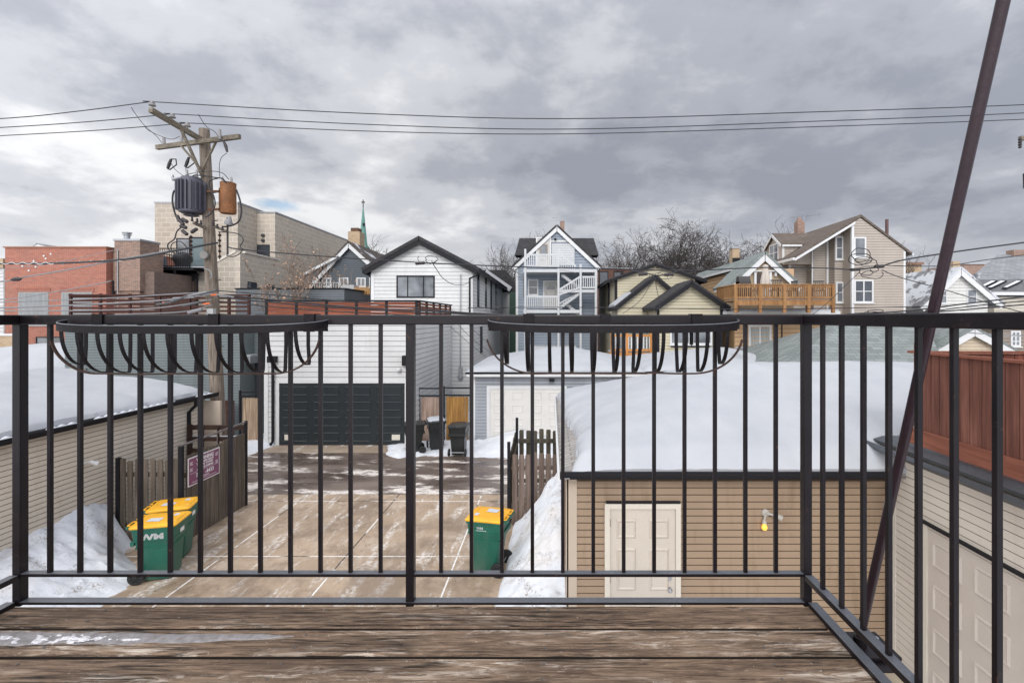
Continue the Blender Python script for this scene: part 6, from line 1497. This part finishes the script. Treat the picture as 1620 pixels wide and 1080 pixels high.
# stepped walls to the left, each further back
steps = [(1320,1348,28.9),(1310,1320,29.6),(1287,1310,29.6),(1250,1287,30.4)]
for a, b, y in steps:
    xa_, xb_ = X(a,y), X(b,y)+(.05 if b != 1348 else 0); xb_ = min(xb_, xs0+.3); za1, zb1 = zl(xa_)-.06, zl(xb_)-.06
    m = MB().prism([(xa_,y,0),(xb_,y,0),(xb_,y,zb1),(xa_,y,za1)], (0,6,0)).laps((0,y,0), UX, FY, [(xa_,0),(xb_,0),(xb_,zb1),(xa_,za1)], .15, .022).laps((xa_,y,0), (0,1,0), (-1,0,0), [(0,0),(1.5,0),(1.5,za1),(0,za1)], .15, .02); m.build('wall', S_GRB, bt)
for px, y, t_, b_ in ((1309,29.5,373,496),(1249,30.3,415,460)): xx = X(px,y); MB().box(xx-.06, xx+.07, y-.03, y+.06, Z(b_,y), zl(xx)-.1).build('corner_board', WTRIM, bt)
MB().box(xs0-.04, xs0+.10, Y0-.035, Y0+.1, 0, zl(xs0)-.08).build('corner_board', WTRIM, bt); MB().box(xr1-.08, xr1+.04, Y0-.035, Y0+.1, 0, zr1_-.06).build('corner_board', WTRIM, bt)
MB().tube([(X(1287,29.4), 29.35, Z(381,29.4)), (X(1285.5,29.4), 29.42, Z(386,29.4)), (X(1285.5,29.4), 29.42, Z(452,29.4))], .05, 8).build('downspout', WTRIM, bt, smooth=True)
xe = X(1233,29.8); m = MB(); q = [(xpk,0,zpk+.02),(xe,0,zl(xe)+.02),(xe,0,zl(xe)+.14),(xpk,0,zpk+.16)]; m.prism([(a, Y0-.08, c) for a, b, c in q], (0,11,0))
q2 = [(xpk,Y0-.08,zpk+.02),(xr1+.4,Y0-.08,zr1_-.28),(xr1+.4,Y0-.08,zr1_-.14),(xpk,Y0-.08,zpk+.16)]; m.prism(q2, (0,11,0)); m.build('roof', SH_BR, bt)
m = MB(); m.prism([(xs0+.1,Y0-.14,zl(xs0)+.04),(xe,Y0-.14,zl(xe)+.0),(xe,Y0-.14,zl(xe)-.14),(xs0+.1,Y0-.14,zl(xs0)-.10)], (0,.055,0)); m.box(xe-.12, xe, Y0-.1, 39, zl(xe)-.1, zl(xe)+.05); m.box(xr1+.38, xr1+.46, Y0-.1, 39, zr1_-.30, zr1_-.18); m.build('fascia', WTRIM, bt)
window(bt, (X(1360,Y0), Y0, Z(408,Y0)), UX, FY, X(1370,Y0)-X(1350.5,Y0), Z(375,Y0)-Z(408,Y0), WTRIM, G_MID, .09, 0)
window(bt, (X(1366,Y0), Y0, Z(479,Y0)), UX, FY, X(1381.5,Y0)-X(1351,Y0), Z(442.5,Y0)-Z(479,Y0), WTRIM, G_DARK, .09, 1, 1)
window(bt, (X(1332.5,28.88), 28.88, Z(411,28.9)), UX, FY, X(1344,28.9)-X(1321,28.9), Z(374,28.9)-Z(411,28.9), WTRIM, G_MID, .09, 1, 1)
window(bt, (X(1333,28.88), 28.88, Z(479,28.9)), UX, FY, X(1344,28.9)-X(1322,28.9), Z(446,28.9)-Z(479,28.9), WTRIM, G_MID, .09, 1, 1)
window(bt, (X(1318.5,29.6)-.25, 29.58, Z(473,29.6)), UX, FY, .35, 1.1, WTRIM, G_DARK, .05)
# dormer facing left
yd0, yd2 = 29.8, 32.0; xd = X(1238,yd0); zb_, ze_, zp_ = Z(418,yd0), Z(387,yd0), Z(371,yd0)+.25
m = MB(); ymid = (yd0+yd2)/2; m.prism([(xd,yd0,zb_),(xd,yd2,zb_),(xd,yd2,ze_),(xd,ymid,zp_-.2),(xd,yd0,ze_)], (2.2,0,0)).laps((xd,yd0,0), UX, FY, [(0,zb_),(1.0,zb_),(1.0,ze_),(0,ze_)], .15, .02); dw_ = m.build('dormer', S_GRB, bt)
MB().prism([(xd-.15,yd0-.18,ze_-.05),(xd-.15,ymid,zp_-.1),(xd-.15,ymid,zp_+.02),(xd-.15,yd0-.18,ze_+.07)], (3.2,0,0)).prism([(xd-.15,yd2+.18,ze_-.05),(xd-.15,ymid,zp_-.1),(xd-.15,ymid,zp_+.02),(xd-.15,yd2+.18,ze_+.07)], (3.2,0,0)).build('dormer_roof', SH_BR, bt)
MB().beam((xd-.18,yd0-.15,ze_-.08), (xd-.18,ymid,zp_-.12), .04, .16).beam((xd-.18,yd2+.15,ze_-.08), (xd-.18,ymid,zp_-.12), .04, .16).box(xd-.1, xd+1.1, yd0-.2, yd0-.17, ze_-.14, ze_-.02).box(xd-.03, xd+.1, yd0-.03, yd0+.0, zb_, ze_-.1).build('dormer_trim', WTRIM, bt)
window(bt, (xd, ymid, zb_+.25), (0,-1,0), (-1,0,0), 1.25, 1.15, WTRIM, G_MID, .09, 1, 1)
cb = MB().box(X(1262,33), X(1273,33), 33, 33.5, Z(375,33), Z(350,33)).build('chimney', BRICK_B, bt); MB().lathe(((X(1262,33)+X(1273,33))/2, 33.25, Z(350,33)), [(.22,0),(.20,.12),(.13,.25),(.10,.30)], 12).build('chimney_pot', BRICK_B, cb, smooth=True)
m = MB(); xa_ = X(1274.5,33); m.tube([(xa_,33.2,Z(370,33)),(xa_,33.2,Z(340,33))], .02, 6); m.tube([(X(1252,33),33.2,Z(343,33)),(X(1300,33),33.2,Z(338.5,33))], .012, 5)
for k in range(6): px = 1256+8*k; zz = Z(343-4.5*k/6,33); m.tube([(X(px,33),32.9,zz),(X(px,33),33.5,zz)], .008, 4)
m.build('antenna', GALV, bt)
MB().tube([(X(1403,29.5), 29.5, Z(380,29.5)), (X(1403,29.5), 29.5, Z(347,29.5))], .09, 12).build('vent_pipe', paint('brown_pipe', (.10,.05,.05), .5), bt, smooth=True)
# --- right hand houses
rw = thing('white_gable_house', 'white sided gable house with a triangular attic window at the right', 'house', (X(1515,30), 33, 0))
gable(rw, X(1470,30), X(1562,30), 30, 41, 0, Z(470,30), Z(467,30), X(1515,30), Z(427,30), siding('right_white_siding', (.60,.59,.56)), SH_SN, WTRIM, ov=1.0, ovf=.3, th=.12, laps='f', pitch=.2, rake=.3, corner=0)
xtw = X(1513,29.97); m = MB(); m.prism([(xtw-.45,29.93,Z(437.5,30)),(xtw+.45,29.93,Z(437.5,30)),(xtw,29.93,Z(427,30)-.05)], (0,.04,0)); aw = m.build('attic_window', G_DARK, rw)
MB().beam((xtw-.55,29.92,Z(438,30)),(xtw+.0,29.92,Z(427,30)),.07,.06).beam((xtw+.55,29.92,Z(438,30)),(xtw,29.92,Z(427,30)),.07,.06).box(xtw-.62, xtw+.62, 29.88, 29.97, Z(439.5,30), Z(438,30)).box(xtw-.02, xtw+.02, 29.90, 29.96, Z(437.5,30), Z(429,30)).build('frame', WTRIM, aw)
window(rw, (X(1537,30), 30, Z(481,30)), UX, FY, .6, .92, WTRIM, G_MID, .06, 0, 1); window(rw, (X(1491,30), 30, Z(480,30)), UX, FY, .5, .95, WTRIM, G_MID, .06, 0, 1)
cw_ = MB().box(X(1508,33), X(1519,33), 33, 33.5, Z(425,33), Z(413,33)).build('chimney', BRICK_T, rw)
gr_ = thing('grey_roof_house', 'house with a broad light grey hip roof at the right edge', 'house', (X(1620,38), 42, 0))
m = MB(); m.raw([(X(1532,36),36,Z(442,36)),(X(1760,36),36,Z(442,36)),(X(1760,40),40,Z(392,40)),(X(1578,40),40,Z(403,40)),(X(1532,36),36,Z(448,36)),(X(1760,36),36,Z(448,36)),(X(1620,46),46,Z(440,46)),(X(1760,46),46,Z(440,46))], [(0,1,2,3),(0,4,5,1),(3,2,7,6),(0,3,6)]); m.build('roof', SH_GR, gr_)
MB().box(X(1545,36.5), X(1760,36.5), 36.5, 42, 0, Z(446,36.5)).build('wall', S_GRB, gr_)
MB().box(X(1604,39.5), X(1640,39.5), 39.5, 40.2, Z(405,39.5), Z(395,39.5)).build('ridge_chimney', BRICK_B, gr_)
gs = thing('skylight_house', 'lower grey roofed house with slanted skylights beside the white gable house', 'house', (X(1600,33), 35, 0))
m = MB(); y0_, y1_ = 32.0, 35.0; m.raw([(X(1556,y0_),y0_,Z(464,y0_)),(X(1760,y0_),y0_,Z(462,y0_)),(X(1760,y1_),y1_,Z(440,y1_)),(X(1548,y1_),y1_,Z(442,y1_)),(X(1556,y0_),y0_,Z(468,y0_)),(X(1760,y0_),y0_,Z(466,y0_)),(X(1556,y1_),y1_,Z(468,y0_)),(X(1760,y1_),y1_,Z(468,y0_))], [(0,1,2,3),(0,4,5,1),(0,3,6,4),(1,5,7,2),(3,2,7,6),(4,6,7,5)]); m.build('roof', shingle('mid_grey_shingle', (.15,.15,.16)), gs)
MB().box(X(1572,32.2), X(1760,32.2), 32.2, 36, 0, Z(469,32.2)).laps((X(1572,32.2),32.2,0), UX, FY, [(0,0),(7.5,0),(7.5,Z(469,32.2)),(0,Z(469,32.2))], .2, .02).build('wall', siding('beige_right', (.48,.44,.37)), gs)
MB().box(X(1558,31.9), X(1760,31.9), 31.88, 31.98, Z(467,32), Z(462.5,32)+.02).build('gutter', WTRIM, gs)
for a in (1545, 1560, 1585):
    yy0, yy1 = 32.6, 34.2; zf_ = lambda y: Z(464,32) + (Z(441,35)-Z(464,32))*(y-32)/3 + .05
    m = MB(); m.raw([(X(a,yy0),yy0,zf_(yy0)),(X(a+7,yy0),yy0,zf_(yy0)),(X(a+33,yy1),yy1,zf_(yy1)),(X(a+25,yy1),yy1,zf_(yy1))], [(0,1,2,3)]); b_ = [p.copy() for p in m.v]; m = MB().prism(b_, (0,0,.1))
    sk = m.build('skylight', DKTRIM, gs); c_ = sum(b_, V())/4; MB().prism([c_ + (p-c_)*.8 + V((0,0,.102)) for p in b_], (0,0,.02)).build('pane', SNOWL, sk)
MB().lathe((X(1547.5,31), 31, Z(441,31)), [(.16,0),(.16,.2),(.22,.22),(.22,.34),(.05,.36)], 12).build('roof_vent', GALV, gs, smooth=True)
fb_ = thing('far_flat_building', 'far flat roofed brown building between the white gable and the grey roof', 'building', (X(1545,60), 60, 0))
MB().box(X(1525,60), X(1562,60), 60, 66, 0, Z(418,60)).build('wall', BRICK_B, fb_); MB().box(X(1526,59.9), X(1558,59.9), 59.8, 66, Z(418,60)+.01, Z(416,60)).build('coping', SNOW, fb_)
fb2 = thing('far_flat_building', 'far flat building with a brown eave right of the taupe house', 'building', (X(1446,58), 58, 0))
MB().box(X(1430,58), X(1458,58), 58, 64, 0, Z(419,58)).build('wall', BRICK_T, fb2); MB().box(X(1428,57.9), X(1460,57.9), 57.7, 64, Z(419,58)+.01, Z(415,58)).build('eave', paint('brown_eave', (.22,.13,.09), .7), fb2)
bg_ = thing('beige_gable_garage', 'beige gabled garage with white rake boards peeking over the red roof fence', 'garage', (X(1535,20), 22, 0))
gable(bg_, X(1478,20), X(1594,20), 20, 26, 0, Z(553,20), Z(553,20), X(1535,20), Z(521,20), siding('beige_gable', (.52,.43,.32)), SH_GN, WTRIM, ov=.35, ovf=.25, th=.08, laps='f', pitch=.13, rake=.26, corner=0)
wr = thing('brown_gable_wall_house', 'brown shingled house wall with a small white window at the right edge', 'house', (X(1610,24), 25, 0))
MB().box(X(1575,25), X(1720,25), 25, 31, 0, Z(512,25)).laps((X(1575,25),25,0), UX, FY, [(0,3),(4.6,3),(4.6,Z(512,25)),(0,Z(512,25))], .18, .02).build('wall', siding('brown_shake', (.24,.20,.165)), wr)
window(wr, (X(1606,25), 25, Z(548,25)), UX, FY, .5, .8, WTRIM, G_MID, .08, 1, 2)
MB().prism([(X(1560,25),24.7,Z(512,25)),(X(1720,25),24.7,Z(500,25)),(X(1720,25),24.7,Z(496,25)),(X(1560,25),24.7,Z(508,25))], (0,7,0)).build('roof', SNOW, wr)

# --- neighbouring garages just across the alley
bgz = thing('blue_grey_garage', 'blue grey sided garage with a white door and a snow covered hip roof', 'garage', (X(885,19.5), 22, 0))
x0, x1, y0 = X(748,19.5), X(1018,19.5), 19.5
MB().box(x0, x1, y0, 26, 0, 2.74).laps((x0,y0,0), UX, FY, [(0,.1),(x1-x0,.1),(x1-x0,2.7),(0,2.7)], .13, .024).build('wall', S_BG, bgz)
MB().box(x0-.2, x1+.1, y0-.3, y0-.26, 2.62, 2.80).box(x0-.2, x1+.1, y0-.26, y0, 2.68, 2.72).build('fascia', WTRIM, bgz)
MB().box(x0-.03, x0+.1, y0-.04, y0+.01, 0, 2.62).build('corner_board', WTRIM, bgz)
panel_door(bgz, ((X(777,19.5)+X(890,19.5))/2+.0, y0-.01, .02), UX, FY, X(893,19.5)-X(777,19.5), 2.08, paint('white_garage_door', (.62,.60,.57), .5, .05), WTRIM, 4, 4, .13, 'garage_door', .03, .2)
MB().box(X(869,19.4), X(877,19.4), 19.3, 19.45, 2.42, 2.52).build('motion_light', DKTRIM, bgz)
def hipsnow(par, x0, x1, y0, y1, ze, xa, ya, xb, yb, za, snow=.16, rmat=None, seed=0):
    """hip roof with ridge from (xa,ya) to (xb,yb) under a smooth snow blanket"""
    c = [(x0,y0,ze),(x1,y0,ze),(x1,y1,ze),(x0,y1,ze)]
    MB().raw(c+[(xa,ya,za),(xb,yb,za)]+[(a,b,e-.08) for a,b,e in c], [(0,1,5,4),(1,2,5),(2,3,4,5),(3,0,4),(0,6,7,1),(1,7,8,2),(2,8,9,3),(3,9,6,0),(6,9,8,7)]).build('roof', rmat or SH_DK, par)
    sf = (za-ze)/(ya-y0); sb_ = (za-ze)/(y1-ya); sl_ = (za-ze)/max(.01,xa-x0); sr_ = (za-ze)/max(.01,x1-xb); m = MB(); n = 60
    for j in range(n+1):
        for i in range(n+1):
            x = x0+(x1-x0)*i/n; y = y0+(y1-y0)*j/n; v = [(y-y0)*sf,(y1-y)*sb_,(x-x0)*sl_,(x1-x)*sr_]; k = .09
            s_ = -k*math.log(sum(math.exp(-q/k) for q in v)); e = min(x-x0, x1-x, y-y0, y1-y)
            m.v.append(V((x, y, ze + max(s_, min(v)-.12) + snow*(.35+.65*min(1, max(0, e)/.25)) + .015*fbm(x+seed, y, .8, 3))))
    for j in range(n):
        for i in range(n): a = j*(n+1)+i; m.f.append([a, a+1, a+n+2, a+n+1])
    b0 = len(m.v); bd = [i for i in range(n+1)]
    for i in bd: p = m.v[i]; m.v.append(V((p.x, p.y, ze-.02)))
    for i in range(n): m.f.append([i+1, i, b0+i, b0+i+1])
    m.build('roof_snow', SNOW, par, smooth=True)
hipsnow(bgz, x0-.25, x1+.1, y0-.3, 26.2, 2.80, X(883,22.8), 22.8, X(884,22.8)+.3, 22.8, Z(545,22.8)-.16)
hg2 = thing('hip_garage', 'garage under a smooth snow covered hip roof right of the blue grey garage', 'garage', (X(1140,19.5), 22, 0))
x0, x1 = X(1022,19.8), X(1262,19.8); MB().box(x0, x1, 19.8, 26, 0, 2.74).laps((x0,19.8,0), UX, FY, [(0,.1),(x1-x0,.1),(x1-x0,2.7),(0,2.7)], .13, .02).build('wall', S_CRM2, hg2)
MB().box(x0-.1, x1+.1, 19.52, 19.56, 2.64, 2.80).build('fascia', WTRIM, hg2)
hipsnow(hg2, x0-.15, x1+.25, 19.5, 26.2, 2.80, X(1142,22.8), 22.8, X(1146,22.8), 22.8, Z(545,22.8)-.16, seed=4)
MB().lathe((X(1167,21), 20.8, Z(552,21)), [(.12,0),(.12,.06),(.22,.07),(.20,.10),(.02,.13)], 12).build('roof_vent', GALV, hg2, smooth=True)
gg = thing('shingled_garage', 'garage with a bare green grey shingle roof beyond the snowy tan garage', 'garage', (X(1370,20), 22, 0))
m = MB(); ya, yb, yc = 17.5, 21.0, 24.5; zr__ = Z(508,yb); ze__ = Z(585,ya); m.raw([(X(1238,ya),ya,ze__),(X(1500,ya),ya,ze__),(X(1462,yb),yb,zr__),(X(1330,yb),yb,zr__),(X(1238,ya),yc,ze__),(X(1500,ya),yc,ze__),(X(1238,ya),ya,ze__-.1),(X(1500,ya),ya,ze__-.1)], [(0,1,2,3),(3,2,5,4),(0,3,4),(1,5,2),(6,7,1,0)]); m.build('roof', SH_GN, gg)
MB().box(X(1250,18), X(1470,18), 18.1, 24.3, 0, ze__-.02).build('wall', siding('shingled_garage_wall', (.42,.38,.33)), gg)
nb = thing('snowy_flat_garage', 'flat roofed garage buried in smooth snow at the left edge across the alley', 'garage', (X(50,21), 22, 0))
MB().box(X(-120,20), X(103,20.0)-.01, 19.98, 24, 0, 2.4).build('wall', S_LEFT, nb)
m = MB(); n = 30
for j in range(n+1):
    for i in range(n+1):
        x = X(-120,20)+(X(103,20)-X(-120,20))*i/n; y = 19.96+4.0*j/n
        h = 2.45 + min(1.32, (y-19.96)*.50) ; h -= max(0, (X(45,22)-x))*.10
        m.v.append(V((x, y, h + .02*fbm(x, y, .6, 3))))
for j in range(n):
    for i in range(n): a = j*(n+1)+i; m.f.append([a, a+1, a+n+2, a+n+1])
b0 = len(m.v)
for i in range(n+1): p = m.v[i]; m.v.append(V((p.x, p.y, 2.38)))
for i in range(n): m.f.append([i+1, i, b0+i, b0+i+1])
m.build('roof_snow', SNOW, nb, smooth=True)

# --- slate gable house, spire
sl = thing('slate_house', 'dark slate sided gable house with white rake boards behind the leafless shrubby tree', 'house', (X(550,36), 40, 0))
Y0 = 36
gable(sl, X(497,Y0), X(604,Y0), Y0, 48, 0, Z(447,Y0), Z(432,Y0), X(553.5,Y0), Z(386,Y0), S_SLATE, shingle('snow_patched_brown', (.09,.075,.07), .35, .15, .42), WTRIM, ov=.4, ovf=.3, th=.12, laps='f', pitch=.16, rake=.26, corner=0)
MB().prism([(X(481,35.5),35.4,Z(436,35.4)),(X(534,35.5),35.4,Z(408,35.4)),(X(534,35.5),35.4,Z(404,35.4)),(X(481,35.5),35.4,Z(432,35.4))], (0,.55,0)).build('porch_roof', WTRIM, sl)
for px in (517, 544, 571.5, 592): window(sl, (X(px,Y0), Y0, Z(454,Y0)), UX, FY, .70, .70, WTRIM, G_MID, .10, 1)
cq = MB().box(X(550.5,38), X(569,38), 38, 39, Z(392,38), Z(366,38)).build('chimney', BRICK_T, sl); MB().box(X(554,38), X(566,38), 38.1, 38.8, Z(366,38)+.003, Z(360,38)).build('chimney_cap', RBR, cq)
ac = thing('roof_air_conditioner', 'pale boxy air conditioner on the flat grey roof before the slate house', 'air conditioner', (X(550,31), 31, Z(458,31)))
MB().box(X(541,30.5), X(560,30.5), 30.5, 31.3, Z(458,30.5), Z(450.5,30.5)).build('case', paint('ac_grey', (.42,.42,.42), .5), ac, bevel=.03); MB().lathe(((X(541,30.5)+X(560,30.5))/2, 30.9, Z(450.5,30.5)), [(.3,0),(.3,.04),(.1,.06)], 16).build('fan_grille', DKTRIM, ac)
wr_ = thing('white_roof_railing', 'white spindle railing on the grey box building roof', 'railing', (X(508,31.5), 31.5, Z(458,31)))
m = MB(); m.box(X(497,31.4), X(540,31.4), 31.38, 31.43, Z(447.5,31.4), Z(446.5,31.4))
for k in range(12): px = 498+41*k/11; m.box(X(px-.5,31.4), X(px+.5,31.4), 31.385, 31.425, Z(457,31.4), Z(447.5,31.4))
m.build('spindles', WTRIM, wr_)
random.seed(5); m = MB()
for k in range(420):
    px = random.uniform(562,589); y = random.uniform(29.5,31.2); b = V((X(px,y), y, Z(459,27)*1.0-.1)); h = random.uniform(.35,.62); t_ = V((random.uniform(-.12,.12), random.uniform(-.1,.1), h)); r = V((.012,0,0))
    m.face(b-r, b+r, b+t_)
gr = m.build('dry_grass', paint('straw', (.48,.27,.11), .8, .3, 5), None, fixn=False); tag(gr, 'tuft of orange dry ornamental grass on the grey box building roof', 'grass', kind='stuff')
sp = thing('church_spire', 'slim green copper church spire topped by a cross far behind the slate house', 'spire', (X(574,130), 130, 0))
COP = paint('copper_green', (.10,.22,.185), .6, .3, .5); Ys = 130.
m = MB(); cx = X(574.5,Ys); m.lathe((cx,Ys,0), [(1.75,0),(1.75,Z(392,Ys)),(1.15,Z(388,Ys)),(.98,Z(378,Ys)),(.30,Z(338,Ys)),(.10,Z(327,Ys))], 8); m.build('spire', COP, sp)
MB().box(cx-.10, cx+.10, Ys-.1, Ys+.1, Z(329,Ys), Z(316,Ys)).box(cx-.42, cx+.42, Ys-.1, Ys+.1, Z(321,Ys), Z(319,Ys)).lathe((cx,Ys-.12,Z(320,Ys)), [(.22,0),(.22,.24)], 10, (0,1,0)).build('cross', DKIRON, sp)
MB().box(cx+.2, cx+.75, Ys-.95, Ys-.6, Z(358,Ys), Z(354,Ys)).build('louvre', DKTRIM, sp)

# ================================================================ bare winter trees
BARK = paint('bark', (.085,.070,.062), .9, .3, 2); TWIG = paint('twig_bark', (.062,.050,.045), .9, .3, 2)
def tree(label, x, y, h, spread, seed, group=None, cat='tree', tr=.16, depth=6, wig=.32, mat=None, leaf=None, name='bare_tree', kids=(2,3,3), low=.3, z0=0):
    random.seed(seed); tn = thing(name, label, cat, (x, y, z0), group); tk = MB(); cr_ = MB(); tips = []
    def seg(mb, pts, r0, r1, n): mb.tube(pts, [r0+(r1-r0)*i/(len(pts)-1) for i in range(len(pts))], n, cap=False)
    def grow(p, d, ln, r, lv):
        if lv == 0: return
        pts = [p]; q = p.copy(); dd = d.copy(); k = 4 if lv > 2 else 3
        for i in range(k):
            dd = (dd + V((random.gauss(0,wig), random.gauss(0,wig), random.gauss(.04,wig*.6)))).normalized(); q = q + dd*(ln/k); pts.append(q.copy())
        r1 = max(r*.66, .013); seg(cr_, pts, r, r1, 5 if lv > 4 else 4 if lv > 2 else 3)
        if lv <= 2: tips.append(q.copy())
        nb_ = random.choice(kids) if lv > 1 else 0
        if lv > 1:
            for i in range(nb_):
                st = pts[-1] if i == 0 else pts[random.randint(1, k)]
                a = random.uniform(0, 2*math.pi); tlt = random.uniform(.35, .95) if i else random.uniform(.1,.4)
                u1 = dd.orthogonal().normalized(); u2 = dd.cross(u1); nd = (dd*math.cos(tlt) + (u1*math.cos(a)+u2*math.sin(a))*math.sin(tlt)); nd.z += .12*(1 if lv > 3 else 0); nd.x *= spread; nd.y *= spread; nd.normalize()
                grow(st, nd, ln*random.uniform(.62,.86), max(r1*random.uniform(.66,.92), .013), lv-1)
    base = V((x,y,z0)); top_ = V((x+random.uniform(-.3,.3), y, z0+h*low))
    tk.tube([base, base.lerp(top_,.5)+V((.05,0,0)), top_], [tr*1.25, tr, tr*.85], 9, cap=False); tk.build('trunk', BARK, tn, smooth=True)
    L0 = h*(1-low)*.37
    for i in range(5):
        a = i*2*math.pi/5 + random.uniform(-.5,.5); grow(top_ - V((0,0,.2*i)), V((math.cos(a)*.5*spread, math.sin(a)*.5*spread, 1)).normalized(), L0*random.uniform(.85,1.15), tr*.6, depth)
    c = cr_.build('crown', mat or TWIG, tn, fixn=False)
    if leaf:
        m = MB()
        for t_ in tips:
            if random.random() < leaf:
                for _ in range(2):
                    s_ = random.uniform(.04,.09); a = V((random.gauss(0,1),random.gauss(0,1),random.gauss(0,1))).normalized()*s_; b = a.orthogonal().normalized()*s_*.6; o_ = t_ + V((random.gauss(0,.06),random.gauss(0,.06),random.gauss(0,.06)))
                    m.face(o_-a, o_+b, o_+a, o_-b)
        m.build('leaves', paint('dead_leaf', (.42,.27,.18), .8, .3, 5), tn, fixn=False)
    return tn
GT = 'bare trees on the skyline behind the cream and orange houses'
def ZT(py, Y): return Z(py, Y)
T = [('dense bare tree just left of the orange house roof', 1138, 54, 352, 1.2, 13.5), ('tangled bare tree over the left half of the cream house', 1040, 56, 356, 1.2, 14.5), ('large bare tree with a wide tangled crown above the cream house peak', 1062, 52, 350, 1.25, 11), ('bare tree with twisted limbs between the cream house and orange house', 1112, 50, 352, 1.15, 12),
     ('bare tree rising above the green grey roof of the orange house', 1170, 51, 343, 1.3, 13), ('bare tree left of the cream house with a lower crown', 1015, 54, 366, 1.1, 14),
     ('small bare tree in the gap between the blue and cream houses', 965, 50, 380, .8, 15), ('bare tree partly hidden by the taupe house dormer', 1200, 53, 366, 1.0, 16),
     ('thin bare tree at the right shoulder of the taupe house', 1412, 50, 372, .7, 18),
     ('pale bare tree left of the blue house', 803, 50, 378, .8, 19), ('bare tree top showing beside the roof of the blue house', 833, 60, 366, .7, 20), ('bare tree behind the slate house right of the spire', 600, 58, 376, .9, 21)]
for lb2, px, Y, py, spd, sd_ in T:
    h = ZT(py+10, Y)
    tree(lb2, X(px,Y), Y, h*1.0, spd, sd_, GT if sd_ < 18 else None, depth=7 if sd_ in (11,12,13,14,13.5,14.5) else 6, tr=.24, low=.38 if sd_ not in (15,19) else .3)
tree('shrubby young tree with dead brown leaves in front of the block building', X(492,28.5), 28.5, Z(372,28.5), .75, 33, tr=.07, depth=5, wig=.2, leaf=.35, name='young_tree', low=.42, mat=paint('brown_twig', (.20,.15,.12), .9))
tree('low spreading shrub with dead leaves above the slat fence', X(450,26), 26, Z(425,26), .9, 35, tr=.06, depth=5, wig=.2, leaf=.35, name='young_tree', low=.55, mat=bpy.data.materials['brown_twig'])
